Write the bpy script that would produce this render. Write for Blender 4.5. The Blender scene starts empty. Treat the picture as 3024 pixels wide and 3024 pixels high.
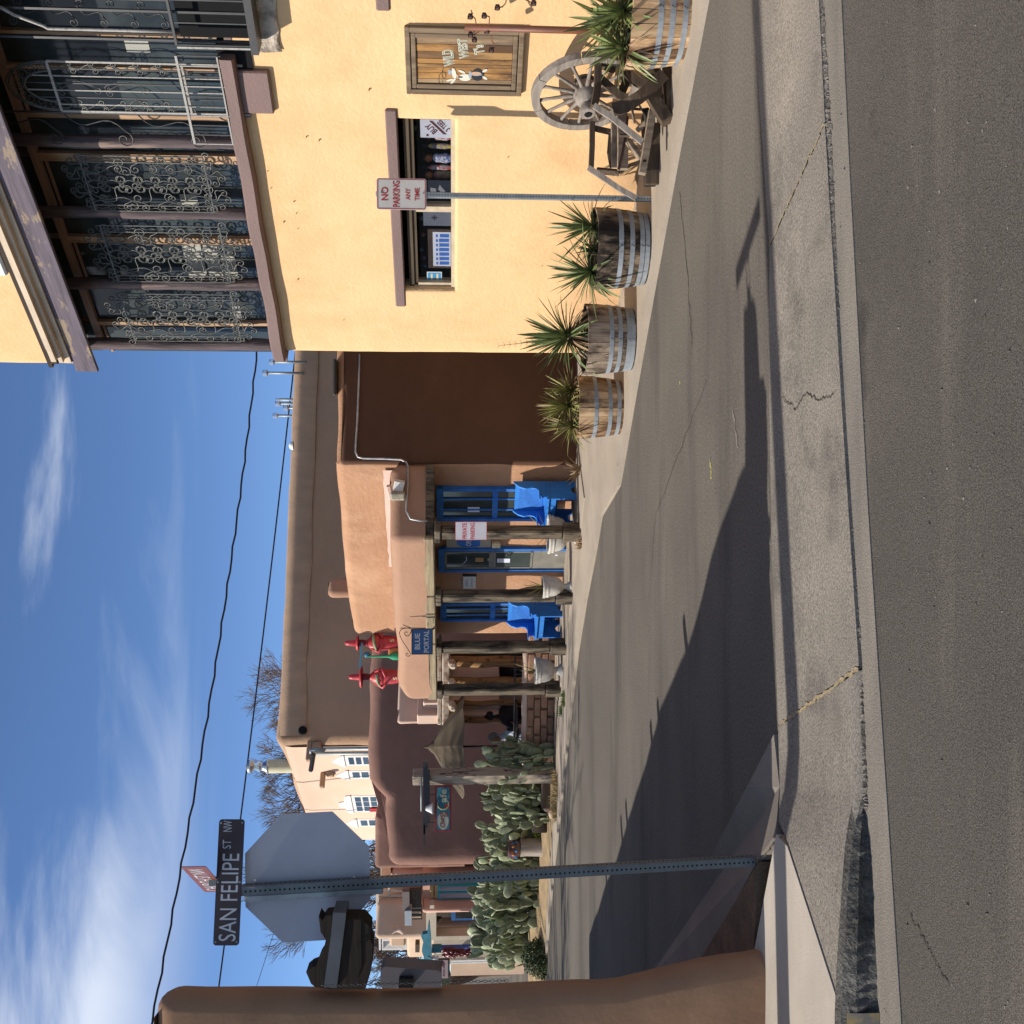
import bpy, bmesh, math, random
from mathutils import Vector, Matrix, noise
PI=math.pi; R=math.radians
random.seed(7)
C=bpy.context.scene.collection
sc=bpy.context.scene
# ------------------------------------------------------------------ camera
# the photograph was taken with the phone on its side: the camera is rolled 90 degrees
FP=3028.0; H0=1.75; PITCH=math.atan(172/FP)
COSP,SINP=math.cos(PITCH),math.sin(PITCH)
cam=bpy.data.cameras.new('camera'); cam.lens=36*FP/3024; cam.sensor_width=36; cam.clip_end=600; cam.clip_start=.05
co=bpy.data.objects.new('camera',cam); C.objects.link(co)
co.matrix_world=Matrix(((0,1,0,0),(-SINP,0,-COSP,0),(-COSP,0,SINP,H0),(0,0,0,1)))
sc.camera=co
# ------------------------------------------------------------------ sun, sky
AZ=R(9.5); EL=R(40.5)
sd=bpy.data.lights.new('sun','SUN'); sd.energy=5.0; sd.angle=R(.55); sd.color=(1,.93,.83)
so=bpy.data.objects.new('sun',sd); C.objects.link(so)
L=Vector((math.cos(AZ)*math.cos(EL),math.sin(AZ)*math.cos(EL),-math.sin(EL)))
so.rotation_euler=L.to_track_quat('-Z','Y').to_euler(); so.location=(-20,-3,20)
w=bpy.data.worlds.new('World'); sc.world=w; w.use_nodes=True
nt=w.node_tree; N=nt.nodes; K=nt.links
for n in list(N): N.remove(n)
out=N.new('ShaderNodeOutputWorld'); bg=N.new('ShaderNodeBackground'); K.new(bg.outputs[0],out.inputs[0])
sky=N.new('ShaderNodeTexSky'); sky.sky_type='NISHITA'; sky.sun_disc=False
sky.sun_elevation=EL; sky.sun_rotation=math.atan2(-L.x,-L.y); sky.altitude=2500; sky.air_density=.8; sky.dust_density=0; sky.ozone_density=6
bg.inputs[1].default_value=.128
def wn(t,**k):
    n=N.new(t)
    for a,b in k.items(): setattr(n,a,b)
    return n
def wm(op,a,b=None,c=None):
    n=wn('ShaderNodeMath',operation=op)
    for i,x in enumerate((a,b,c)):
        if x is None: continue
        if isinstance(x,(int,float)): n.inputs[i].default_value=x
        else: K.new(x,n.inputs[i])
    return n.outputs[0]
tc=wn('ShaderNodeTexCoord'); sep=wn('ShaderNodeSeparateXYZ'); K.new(tc.outputs['Generated'],sep.inputs[0])
zz=wm('MAXIMUM',sep.outputs[2],.05); zc=wm('ADD',zz,.12)
px=wm('DIVIDE',sep.outputs[0],zc); py=wm('DIVIDE',sep.outputs[1],zc)
# cirrus: streaks on a high flat layer
cb=wn('ShaderNodeCombineXYZ'); K.new(px,cb.inputs[0]); K.new(py,cb.inputs[1])
mp=wn('ShaderNodeMapping'); K.new(cb.outputs[0],mp.inputs[0]); mp.inputs['Rotation'].default_value=(0,0,R(-28)); mp.inputs['Scale'].default_value=(.55,1.3,1)
mp.inputs['Location'].default_value=(3.1,.65,0)
n1=wn('ShaderNodeTexNoise'); K.new(mp.outputs[0],n1.inputs['Vector']); n1.inputs['Scale'].default_value=1.05; n1.inputs['Detail'].default_value=9; n1.inputs['Roughness'].default_value=.56; n1.inputs['Distortion'].default_value=.9
mp2=wn('ShaderNodeMapping'); K.new(cb.outputs[0],mp2.inputs[0]); mp2.inputs['Scale'].default_value=(.5,.7,1); mp2.inputs['Location'].default_value=(1.7,5.3,0)
n2=wn('ShaderNodeTexNoise'); K.new(mp2.outputs[0],n2.inputs['Vector']); n2.inputs['Scale'].default_value=1.1; n2.inputs['Detail'].default_value=3
cl=wm('ADD',n1.outputs[0],wm('MULTIPLY',wm('SUBTRACT',n2.outputs[0],.5),.7))
# more cloud towards the west (left of the street) and high up
cl=wm('ADD',cl,wm('MULTIPLY',px,-.30)); cl=wm('ADD',cl,-.05)
rp=wn('ShaderNodeMapRange'); K.new(cl,rp.inputs[0]); rp.inputs[1].default_value=.44; rp.inputs[2].default_value=.72; rp.interpolation_type='SMOOTHSTEP'
fade=wn('ShaderNodeMapRange'); K.new(sep.outputs[2],fade.inputs[0]); fade.inputs[1].default_value=.20; fade.inputs[2].default_value=.33; fade.interpolation_type='SMOOTHSTEP'
cf=wm('MULTIPLY',rp.outputs[0],fade.outputs[0]); cf=wm('MULTIPLY',cf,.92)
mixc=wn('ShaderNodeMix',data_type='RGBA'); K.new(cf,mixc.inputs[0]); K.new(sky.outputs[0],mixc.inputs[6]); mixc.inputs[7].default_value=(5.9,6.3,7.0,1)
K.new(mixc.outputs[2],bg.inputs[0])
vs=sc.view_settings; vs.view_transform='Standard'; vs.look='None'; vs.exposure=.30; vs.gamma=1; vs.use_curve_mapping=False
# ------------------------------------------------------------------ pixel -> place
def ray(u,v):
    a=(u-1512)/FP; b=(1512-v)/FP
    return Vector((a,COSP+b*SINP,-SINP+b*COSP))
def G(u,v,z=0.0):
    d=ray(u,v); t=(z-H0)/d.z
    return Vector((d.x*t,d.y*t,z))
def at(u,v,Y):
    d=ray(u,v); t=Y/d.y
    return Vector((d.x*t,Y,H0+d.z*t))
class Wall:
    """vertical plane: local x to the right along it, local y into it, z up"""
    def __init__(s,p,d):
        s.p=Vector((p[0],p[1],0)); s.d=Vector((d[0],d[1],0)).normalized(); s.n=Vector((-s.d.y,s.d.x,0))
        s.ang=math.atan2(s.d.y,s.d.x)
        s.M=Matrix.Translation(s.p)@Matrix.Rotation(s.ang,4,'Z')
    def at(s,u,v,off=0):
        d=ray(u,v); o=Vector((0,0,H0)); q=s.p+s.n*off
        t=(q-o).dot(s.n)/d.dot(s.n); h=o+d*t
        return ((h-s.p).dot(s.d),h.z)
    def x(s,u,off=0,v=1340): return s.at(u,v,off)[0]
    def box(s,u0,v0,u1,v1,off=0):
        a=s.at(u0,v0,off); b=s.at(u1,v0,off); c=s.at(u1,v1,off); d=s.at(u0,v1,off)
        return (a[0]+d[0])/2,(b[0]+c[0])/2,(c[1]+d[1])/2,(a[1]+b[1])/2
    def w(s,x,y,z): return s.M@Vector((x,y,z))
# ------------------------------------------------------------------ materials
MATS={}
def mat(name,c1,c2=None,rough=.85,scale=3.0,stretch=(1,1,1),bump=.0,bscale=60,spec=.3,metal=0,fine=.0,fscale=120,rnd=0,contrast=(.35,.65),c3=None,c3r=(.6,.72),c3scale=2.0,c3stretch=(1,1,1),trans=0,alpha=1,detail=6,sheen=0,bstretch=None,bdist=.01,coord='Object',c4=None,c4r=(.55,.75),c4scale=.5,c4stretch=(1,1,1),grime=None):
    if name in MATS: return MATS[name]
    m=bpy.data.materials.new(name); m.use_nodes=True; t=m.node_tree; n=t.nodes; k=t.links
    b=n['Principled BSDF']; b.inputs['Roughness'].default_value=rough; b.inputs['Metallic'].default_value=metal
    b.inputs['Specular IOR Level'].default_value=spec
    if alpha<1: b.inputs['Alpha'].default_value=alpha
    co_=n.new('ShaderNodeTexCoord')
    geo=n.new('ShaderNodeNewGeometry') if coord=='World' else None
    def noise_(sc_,st,det=detail,ro=.6):
        mp_=n.new('ShaderNodeMapping'); k.new(geo.outputs['Position'] if geo else co_.outputs[coord],mp_.inputs[0]); mp_.inputs['Scale'].default_value=st
        x=n.new('ShaderNodeTexNoise'); k.new(mp_.outputs[0],x.inputs['Vector']); x.inputs['Scale'].default_value=sc_; x.inputs['Detail'].default_value=det; x.inputs['Roughness'].default_value=ro
        return x.outputs[0]
    def mr(x,a,b_,c=0,d=1):
        q=n.new('ShaderNodeMapRange'); k.new(x,q.inputs[0]); q.inputs[1].default_value=a; q.inputs[2].default_value=b_; q.inputs[3].default_value=c; q.inputs[4].default_value=d; return q.outputs[0]
    def mixc(f,a,b_,bt='MIX'):
        q=n.new('ShaderNodeMix'); q.data_type='RGBA'; q.blend_type=bt
        if isinstance(f,(int,float)): q.inputs[0].default_value=f
        else: k.new(f,q.inputs[0])
        for i,x in ((6,a),(7,b_)):
            if isinstance(x,tuple): q.inputs[i].default_value=(*x,1)
            else: k.new(x,q.inputs[i])
        return q.outputs[2]
    c2=c2 or tuple(x*.85 for x in c1)
    col=mixc(mr(noise_(scale,stretch),*contrast),c1,c2)
    if c3: col=mixc(mr(noise_(c3scale,c3stretch,8,.65),*c3r),col,c3)
    if c4: col=mixc(mr(noise_(c4scale,c4stretch,4,.55),*c4r),col,c4)
    if grime:
        z0g,z1g,gc=grime; sx_=n.new('ShaderNodeSeparateXYZ'); k.new(co_.outputs['Object'],sx_.inputs[0])
        nz=noise_(2.6,(1,1,.5),7,.65); mm=n.new('ShaderNodeMath'); mm.operation='MULTIPLY_ADD'; k.new(nz,mm.inputs[0]); mm.inputs[1].default_value=-(z1g-z0g)*1.6; k.new(sx_.outputs[2],mm.inputs[2])
        col=mixc(mr(mm.outputs[0],z0g-(z1g-z0g)*.9,z1g-(z1g-z0g)*.9,1,0),col,gc)
    if fine:
        f=mr(noise_(fscale,(1,1,1),3,.7),.3,.7,1-fine,1+fine)
        vv=n.new('ShaderNodeVectorMath'); vv.operation='SCALE'; k.new(col,vv.inputs[0]); k.new(f,vv.inputs[3]); col=vv.outputs[0]
    if rnd:
        oi=n.new('ShaderNodeObjectInfo'); f=mr(oi.outputs['Random'],0,1,1-rnd,1+rnd)
        vv=n.new('ShaderNodeVectorMath'); vv.operation='SCALE'; k.new(col,vv.inputs[0]); k.new(f,vv.inputs[3]); col=vv.outputs[0]
    k.new(col,b.inputs['Base Color'])
    if bump:
        bp=n.new('ShaderNodeBump'); bp.inputs['Strength'].default_value=bump; bp.inputs['Distance'].default_value=bdist
        k.new(noise_(bscale,bstretch or (1,1,1),5,.6),bp.inputs['Height']); k.new(bp.outputs[0],b.inputs['Normal'])
    if trans: b.inputs['Transmission Weight'].default_value=trans
    MATS[name]=m; return m
def stucco(name,c1,c2,**k):
    d=dict(rough=.95,scale=.9,bump=.35,bscale=38,bdist=.012,fine=.06,fscale=160,spec=.1,stretch=(1,1,1.5)); d.update(k)
    return mat(name,c1,c2,**d)
def wood(name,c1,c2,ax='z',**k):
    s={'z':(1,1,.08),'x':(.08,1,1),'y':(1,.08,1)}[ax]
    d=dict(rough=.85,scale=22,stretch=s,bump=.5,bscale=40,bstretch=s,spec=.2,bdist=.006); d.update(k)
    return mat(name,c1,c2,**d)
def plain(name,c,rough=.6,**k): return mat(name,c,tuple(x*.9 for x in c),rough=rough,scale=8,**k)
# ------------------------------------------------------------------ mesh builder
class MB:
    def __init__(s): s.v=[]; s.f=[]; s.m=[]; s.smooth=[]
    def add(s,vs_,fs,mi=0,sm=False):
        o=len(s.v); s.v+= [tuple(p) for p in vs_]
        for f in fs: s.f.append(tuple(i+o for i in f)); s.m.append(mi); s.smooth.append(sm)
        return s
    def box(s,x0,x1,y0,y1,z0,z1,mi=0,M=None):
        p=[Vector((x,y,z)) for z in (z0,z1) for y in (y0,y1) for x in (x0,x1)]
        if M: p=[M@q for q in p]
        return s.add(p,[(0,2,3,1),(4,5,7,6),(0,1,5,4),(2,6,7,3),(0,4,6,2),(1,3,7,5)],mi)
    def bbox(s,x0,x1,y0,y1,z0,z1,c=.01,mi=0,M=None):
        """box with chamfered edges"""
        c=min(c,(x1-x0)*.45,(y1-y0)*.45,(z1-z0)*.45)
        bm=bmesh.new(); bmesh.ops.create_cube(bm,size=1)
        for q in bm.verts: q.co=Vector((x0+(q.co.x+.5)*(x1-x0),y0+(q.co.y+.5)*(y1-y0),z0+(q.co.z+.5)*(z1-z0)))
        bmesh.ops.bevel(bm,geom=bm.edges[:],offset=c,segments=1,affect='EDGES')
        s.bm(bm,mi,M); return s
    def bm(s,bm,mi=0,M=None,sm=False):
        bm.verts.index_update(); p=[(M@q.co if M else q.co.copy()) for q in bm.verts]
        s.add(p,[[q.index for q in f.verts] for f in bm.faces],mi,sm); bm.free(); return s
    def beam(s,a,b,w,h,mi=0,up=Vector((0,0,1)),c=.0,taper=1.0,rough=0):
        """squared bar from a to b"""
        a=Vector(a); b=Vector(b); d=(b-a); l=d.length; d.normalize()
        x=d.cross(up)
        if x.length<1e-4: x=Vector((1,0,0))
        x.normalize(); y=x.cross(d)
        M=Matrix((( x.x,d.x,y.x,a.x),(x.y,d.y,y.y,a.y),(x.z,d.z,y.z,a.z),(0,0,0,1)))
        if c: return s.bbox(-w/2,w/2,0,l,-h/2,h/2,c,mi,M)
        return s.box(-w/2,w/2,0,l,-h/2,h/2,mi,M)
    def tube(s,pts,r,seg=6,mi=0,cap=True,closed=False,sm=True):
        pts=[Vector(p) for p in pts]; n=len(pts)
        if n<2: return s
        rs=r if isinstance(r,(list,tuple)) else [r]*n
        V=[]; F=[]; prev=None
        for i,p in enumerate(pts):
            if closed: d=pts[(i+1)%n]-pts[i-1]
            else: d=pts[min(i+1,n-1)]-pts[max(i-1,0)]
            if d.length<1e-9: d=Vector((0,0,1))
            d.normalize()
            if prev is None:
                a=Vector((0,0,1)) if abs(d.z)<.9 else Vector((1,0,0)); x=d.cross(a).normalized()
            else:
                x=prev-d*prev.dot(d)
                if x.length<1e-6: x=d.cross(Vector((0,0,1)))
                x.normalize()
            prev=x; y=d.cross(x)
            for j in range(seg):
                t=2*PI*(j+.5)/seg; V.append(p+(x*math.cos(t)+y*math.sin(t))*rs[i])
        for i in range(n if closed else n-1):
            k=(i+1)%n
            for j in range(seg):
                j2=(j+1)%seg; F.append((i*seg+j,i*seg+j2,k*seg+j2,k*seg+j))
        if cap and not closed: F.append(tuple(range(seg-1,-1,-1))); F.append(tuple((n-1)*seg+j for j in range(seg)))
        return s.add(V,F,mi,sm)
    def lathe(s,prof,seg=24,cx=0,cy=0,mi=0,sx=1,sy=1,sm=True,wob=None):
        V=[];F=[];n=len(prof)
        for (r,z) in prof:
            for j in range(seg):
                t=2*PI*j/seg; rr=r*(wob(t,z) if wob else 1); V.append((cx+rr*math.cos(t)*sx,cy+rr*math.sin(t)*sy,z))
        for i in range(n-1):
            for j in range(seg):
                j2=(j+1)%seg; F.append((i*seg+j,i*seg+j2,(i+1)*seg+j2,(i+1)*seg+j))
        s.add(V,F,mi,sm)
        s.add([V[j] for j in range(seg)],[tuple(range(seg-1,-1,-1))],mi); s.add([V[(n-1)*seg+j] for j in range(seg)],[tuple(range(seg))],mi)
        return s
    def prism(s,poly,y0,y1,mi=0,M=None):
        """polygon in local xz extruded along y"""
        n=len(poly); P=[Vector((x,y0,z)) for x,z in poly]+[Vector((x,y1,z)) for x,z in poly]
        if M: P=[M@q for q in P]
        ar=sum(poly[i][0]*poly[(i+1)%n][1]-poly[(i+1)%n][0]*poly[i][1] for i in range(n))
        f0=tuple(range(n)); f1=tuple(range(2*n-1,n-1,-1)); side=[(i+n,(i+1)%n+n,(i+1)%n,i) for i in range(n)]
        if ar<0: f0=f0[::-1]; f1=f1[::-1]; side=[q[::-1] for q in side]
        return s.add(P,[f0,f1]+side,mi)
    def slab(s,poly,z0,z1,mi=0):
        n=len(poly)
        if sum(poly[i][0]*poly[(i+1)%n][1]-poly[(i+1)%n][0]*poly[i][1] for i in range(n))<0: poly=poly[::-1]
        P=[(x,y,z0) for x,y in poly]+[(x,y,z1) for x,y in poly]
        return s.add(P,[tuple(range(n-1,-1,-1)),tuple(range(n,2*n))]+[(i,(i+1)%n,(i+1)%n+n,i+n) for i in range(n)],mi)
    def mesh(s,name,mats):
        me=bpy.data.meshes.new(name); me.from_pydata(s.v,[],s.f)
        for q in (mats if isinstance(mats,(list,tuple)) else [mats]): me.materials.append(q)
        me.polygons.foreach_set('material_index',s.m); me.polygons.foreach_set('use_smooth',s.smooth); me.update(); return me
    def obj(s,name,mats,parent=None,M=None,bevel=0):
        o=bpy.data.objects.new(name,s.mesh(name,mats)); C.objects.link(o)
        if parent: o.parent=parent
        if M is not None: o.matrix_local=M
        if bevel:
            b=o.modifiers.new('bevel','BEVEL'); b.width=bevel; b.segments=2; b.limit_method='ANGLE'; b.angle_limit=R(40)
        return o
def tag(o,label,cat,group=None,kind=None):
    if label: o['label']=label
    if cat: o['category']=cat
    if group: o['group']=group
    if kind: o['kind']=kind
    return o
def thing(name,label,cat,M=None,group=None):
    o=bpy.data.objects.new(name,None); C.objects.link(o); o.empty_display_size=.1
    if M is not None: o.matrix_world=M
    return tag(o,label,cat,group)
def struct(o): o['kind']='structure'; return o
def stuff(o,label=None,cat=None): o['kind']='stuff'; return tag(o,label,cat)
def inst(name,me,parent,M=None):
    o=bpy.data.objects.new(name,me); C.objects.link(o); o.parent=parent
    if M is not None: o.matrix_local=M
    return o
def T(x,y,z): return Matrix.Translation((x,y,z))
def RZ(a): return Matrix.Rotation(a,4,'Z')
def RX(a): return Matrix.Rotation(a,4,'X')
def RY(a): return Matrix.Rotation(a,4,'Y')
def SC(x,y,z): return Matrix.Diagonal((x,y,z,1))
def base(p,ang=0): return T(p[0],p[1],p[2] if len(p)>2 else 0)@RZ(ang)
def wallM(W,x,z=0,y=0): return T(*W.w(x,y,z))@RZ(W.ang)
# text as geometry: stands in local xz facing -y, box-fitted to width/height
def text_mesh(s,w=None,h=None,depth=.002,bold=.0,shear=0,spacing=1.0,ox='CENTER'):
    cu=bpy.data.curves.new('lettering','FONT'); cu.body=s; cu.size=1; cu.extrude=0; cu.offset=bold; cu.shear=shear; cu.space_character=spacing; cu.align_x='LEFT'; cu.resolution_u=3
    o=bpy.data.objects.new('lettering',cu); C.objects.link(o)
    dg=bpy.context.evaluated_depsgraph_get(); me=bpy.data.meshes.new_from_object(o.evaluated_get(dg))
    bpy.data.objects.remove(o); bpy.data.curves.remove(cu)
    xs=[q.co.x for q in me.vertices]; ys=[q.co.y for q in me.vertices]
    x0,x1,y0,y1=min(xs),max(xs),min(ys),max(ys)
    sy=h/(y1-y0) if h else w/(x1-x0); sx=w/(x1-x0) if w else sy
    V=[((q.co.x-(x0+x1)/2)*sx,0,(q.co.y-(y0+y1)/2)*sy) for q in me.vertices]
    F=[tuple(p.vertices) for p in me.polygons]; bpy.data.meshes.remove(me)
    mb=MB(); mb.add(V,F); return mb
def text(s,parent,x,y,z,w=None,h=None,m=None,name='lettering',rot=0,bend=None,**k):
    mb=text_mesh(s,w,h,**k)
    if bend: mb.v=[(a,b,c+bend(a)) for a,b,c in mb.v]
    return mb.obj(name,m,parent,T(x,y,z)@RY(-rot))
# ---- rounded adobe massing
def adobe(pts,z0,z1,rc=.12,rt=.12,step=.25,amp=.012,batter=0.0,nf=1.3,seed=0,cap=True,topvar=.0,zf=None):
    """plan polygon (world xy) -> soft walls with rounded corners and top"""
    n=len(pts); pts=[Vector((p[0],p[1])) for p in pts]
    if sum(pts[i].x*pts[(i+1)%n].y-pts[(i+1)%n].x*pts[i].y for i in range(n))<0: pts=pts[::-1]
    ring=[]
    for i in range(n):
        a,b,c=pts[i-1],pts[i],pts[(i+1)%n]
        d1=(a-b); d2=(c-b); l1=d1.length; l2=d2.length; d1/=l1; d2/=l2
        ang=math.acos(max(-1,min(1,d1.dot(d2)))); 
        r=min(rc,.4*min(l1,l2)*math.tan(ang/2)); q=r/math.tan(ang/2)
        p1=b+d1*q; p2=b+d2*q; cr=d1.x*d2.y-d1.y*d2.x
        cen=b+(d1+d2).normalized()*(r/math.sin(ang/2))
        k=5
        for j in range(k+1):
            t=j/k; w1=(p1-cen); w2=(p2-cen); u=(w1*(1-t)+w2*t).normalized()
            ring.append((cen+u*r,(u if cr<0 else -u)))
        nx=pts[(i+1)%n]
    # subdivide long gaps
    full=[]; m=len(ring)
    for i in range(m):
        p,nn=ring[i]; p2,n2=ring[(i+1)%m]; full.append((p,nn)); d=(p2-p).length
        if d>step*1.2:
            q=int(d/step)
            e=(p2-p).normalized(); no=Vector((e.y,-e.x))
            for j in range(1,q): full.append((p.lerp(p2,j/q),no))
    prof=[]; zt=z1-rt; k=max(1,int((zt-z0)/step))
    for j in range(k+1): prof.append((z0+(zt-z0)*j/k,0))
    for j in range(1,6): t=j/5*PI/2; prof.append((zt+rt*math.sin(t),rt*(1-math.cos(t))))
    prof.append((z1+.002,rt+.15)); 
    mb=MB(); V=[]; M=len(full)
    for (z,ins) in prof:
        for (p,nn) in full:
            i2=ins+batter*(z-z0)
            q=Vector((p.x-nn.x*i2,p.y-nn.y*i2,z))
            f=noise.noise(Vector((q.x*nf+seed,q.y*nf,q.z*nf)))*amp+noise.noise(Vector((q.x*5+seed,q.y*5,q.z*5)))*amp*.25
            q.x+=nn.x*f; q.y+=nn.y*f
            if z>zt-.3: q.z+=min(1,(z-zt+.3)/.3)*topvar*noise.noise(Vector((q.x*.7+seed,q.y*.7,3)))+f*.8
            if zf and z>0: q.z*=(z1+zf(q))/z1
            V.append(q)
    F=[]
    for i in range(len(prof)-1):
        for j in range(M):
            j2=(j+1)%M; F.append((i*M+j,i*M+j2,(i+1)*M+j2,(i+1)*M+j))
    mb.add(V,F,0,True)
    if cap: mb.add([V[(len(prof)-1)*M+j] for j in range(M)],[tuple(range(M))])
    return mb
# ---- wall face with openings (local coordinates: x right, y in, z up)
def face_grid(x0,x1,z0,z1,holes,depth=.16,r=.05,step=.15,amp=.008,left_round=0,seed=0,nf=1.2):
    def lines(a,b,cuts,s):
        L_=sorted(set([a,b]+[c for c in cuts if a<c<b])); o=[]
        for p,q in zip(L_,L_[1:]):
            k=max(1,int(math.ceil((q-p)/s)))
            o+=[p+(q-p)*i/k for i in range(k)]
        return o+[b]
    cx=[];cz=[]
    for (a,b,c,d) in holes:
        for t in (0,.35,.7,1): cx+= [a-r*t,b+r*t]; cz+=[c-r*t,d+r*t]
    if left_round: cx+=[x0+left_round*t for t in (.15,.4,.7,1)]
    X=lines(x0,x1,cx,step); Z=lines(z0,z1,cz,step); idx={}; V=[]
    def yy(x,z):
        y=noise.noise(Vector((x*nf+seed,z*nf,1.7)))*amp+noise.noise(Vector((x*6+seed,z*6,4)))*amp*.25
        for (a,b,c,d) in holes:
            dx=max(a-x,0,x-b); dz=max(c-z,0,z-d); q=math.hypot(dx,dz)
            if q<r: y+= r-math.sqrt(max(0,r*r-(r-q)**2))
        if left_round and x-x0<left_round:
            t=left_round-(x-x0); y+=left_round-math.sqrt(max(0,left_round**2-t*t))
        return y
    for j,z in enumerate(Z):
        for i,x in enumerate(X): V.append((x,yy(x,z),z))
    nx=len(X); F=[]
    for j in range(len(Z)-1):
        for i in range(nx-1):
            mx=(X[i]+X[i+1])/2; mz=(Z[j]+Z[j+1])/2
            if any(a<mx<b and c<mz<d for a,b,c,d in holes): continue
            F.append((j*nx+i,j*nx+i+1,(j+1)*nx+i+1,(j+1)*nx+i))
    mb=MB(); mb.add(V,F,0,True)
    for (a,b,c,d) in holes:
        y=r-.004
        for (p,q) in (((a,c),(b,c)),((b,c),(b,d)),((b,d),(a,d)),((a,d),(a,c))):
            mb.add([(p[0],y,p[1]),(q[0],y,q[1]),(q[0],depth,q[1]),(p[0],depth,p[1])],[(0,1,2,3),(3,2,1,0)][:1])
    return mb
# ================================================================== SETTING
asph=mat('asphalt_old',(.102,.092,.080),(.138,.123,.104),rough=.9,scale=.55,contrast=(.3,.7),fine=.38,fscale=60,bump=.6,bscale=120,bdist=.006,c3=(.066,.061,.055),c3r=(.5,.75),c3scale=.9,c3stretch=(.25,1.6,1),spec=.06,detail=9,c4=(.15,.135,.115),c4r=(.55,.7),c4scale=.35,c4stretch=(.3,1.3,1))
asph2=mat('asphalt_near',(.078,.071,.063),(.104,.093,.082),rough=.88,scale=.7,contrast=(.3,.7),fine=.62,fscale=140,bump=.9,bscale=170,bdist=.008,c3=(.14,.125,.105),c3r=(.55,.8),c3scale=1.1,c3stretch=(.3,2,1),c4=(.05,.045,.042),c4r=(.6,.7),c4scale=1.3,spec=.1,detail=9)
conc=mat('concrete_apron',(.225,.20,.17),(.165,.15,.13),rough=.9,scale=1.2,fine=.5,fscale=85,bump=.7,bscale=130,bdist=.006,c3=(.115,.105,.093),c3r=(.52,.7),c3scale=1.7,spec=.06,c4=(.27,.24,.2),c4r=(.55,.7),c4scale=.6)
conc2=mat('concrete_gutter',(.205,.182,.155),(.15,.137,.118),rough=.9,scale=2,stretch=(.5,2,1),fine=.3,fscale=110,bump=.6,bscale=120,spec=.2)
concw=mat('concrete_walk_pale',(.40,.355,.30),(.33,.295,.25),rough=.88,scale=1.6,stretch=(.7,1.4,1),fine=.08,fscale=140,bump=.25,bscale=120,c3=(.33,.3,.26),c3r=(.6,.85),c3scale=3,spec=.2)
conct=mat('concrete_walk_tan',(.37,.315,.25),(.30,.255,.205),rough=.9,scale=1.3,fine=.12,fscale=90,bump=.3,bscale=90,c3=(.25,.21,.17),c3r=(.58,.8),c3scale=1.6,spec=.15)
kerbm=mat('kerb_rough',(.13,.125,.115),(.075,.072,.066),rough=.95,scale=5,fine=.4,fscale=60,bump=1.0,bscale=45,bdist=.03,spec=.1,c3=(.2,.19,.16),c3r=(.6,.7),c3scale=6)
crack_shadem=mat('crack_shade_dark',(.05,.044,.038),(.085,.075,.062),rough=1,scale=20,spec=.05)
dirtm=mat('dirt',(.17,.115,.075),(.11,.078,.055),rough=1,scale=6,fine=.3,fscale=70,bump=.6,bscale=60,spec=.05)
def XY(p): return (p.x,p.y)
def gline(pts,z=0.0): return [G(u,v,z) for u,v in pts]
def ext(a,b,X):
    t=(X-a.x)/(b.x-a.x); return a+(b-a)*t
# one sheet of asphalt to the horizon
mb=MB(); mb.add([(-260,-60,0),(260,-60,0),(260,420,0),(-260,420,0)],[(0,1,2,3)])
struct(mb.obj('ground',asph))
E=gline([(0,2670),(524,2636),(1024,2603),(1524,2571),(2024,2543),(2524,2516),(3024,2492)])
E=[ext(E[0],E[2],-30)]+E+[ext(E[-3],E[-1],30)]
F_=gline([(684,2558),(860,2547),(1024,2538),(1400,2515),(1800,2489),(2124,2470),(2524,2444),(3024,2420)])
F_=F_+[ext(F_[-3],F_[-1],30)]
KB=gline([(0,2604),(300,2591),(524,2577)]); KB=[ext(KB[0],KB[2],-30)]+KB
mb=MB(); P=[(p.x,p.y) for p in E]
mb.slab([(-30,-30),(30,-30)]+P[::-1],-.02,.006); struct(mb.obj('near_road',asph2))
# gutter pan (concrete strip between road and kerb)
mb=MB(); back=[(p.x,p.y+.01) for p in KB+F_]
mb.slab([(p.x,p.y+.004) for p in E]+back[::-1],-.03,.010); struct(mb.obj('gutter',conc2))
# driveway apron: three cast slabs with open joints
Bk=gline([(700,2300),(880,2296),(1400,2285),(1870,2278),(2297,2272),(3024,2228)]); 
def apron(poly,zf=.03):
    mb=MB(); n=len(poly); V=[Vector((p.x,p.y,z)) for p,z in poly]; V2=[Vector((q.x,q.y,-.03)) for q in V]
    mb.add(V+V2,[tuple(range(n))]+[(i,i+n,(i+1)%n+n,(i+1)%n) for i in range(n)]); return mb
g=.012
def sh(p,d): return p+Vector((d,0,0))
FL=.026; BL=.012
jA_t=G(880,2298,.012); jA_b=G(1050,2536,FL)
jB_t=G(2297,2272,.012); jB_b=G(2660,2436,FL)
s2=apron([(sh(jA_b,g),FL),(G(1400,2513,FL),FL),(G(1800,2487,FL),FL),(G(2124,2468,FL),FL),(sh(jB_b,-g),FL),(sh(jB_t,-g),BL),(G(1870,2278),BL),(G(1400,2285),BL),(sh(jA_t,g),BL)])
e1=ext(F_[-3],F_[-1],14); e2=ext(G(2297,2272),G(3024,2228),14)
s3=apron([(sh(jB_b,g),FL),(G(3024,2418,FL),FL),(e1,FL),(e2,BL),(G(3024,2228),BL),(sh(jB_t,g),BL)])
ap=s2.obj('driveway_apron',conc); struct(ap)
o=s3.obj('slab',conc); o.parent=ap
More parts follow.
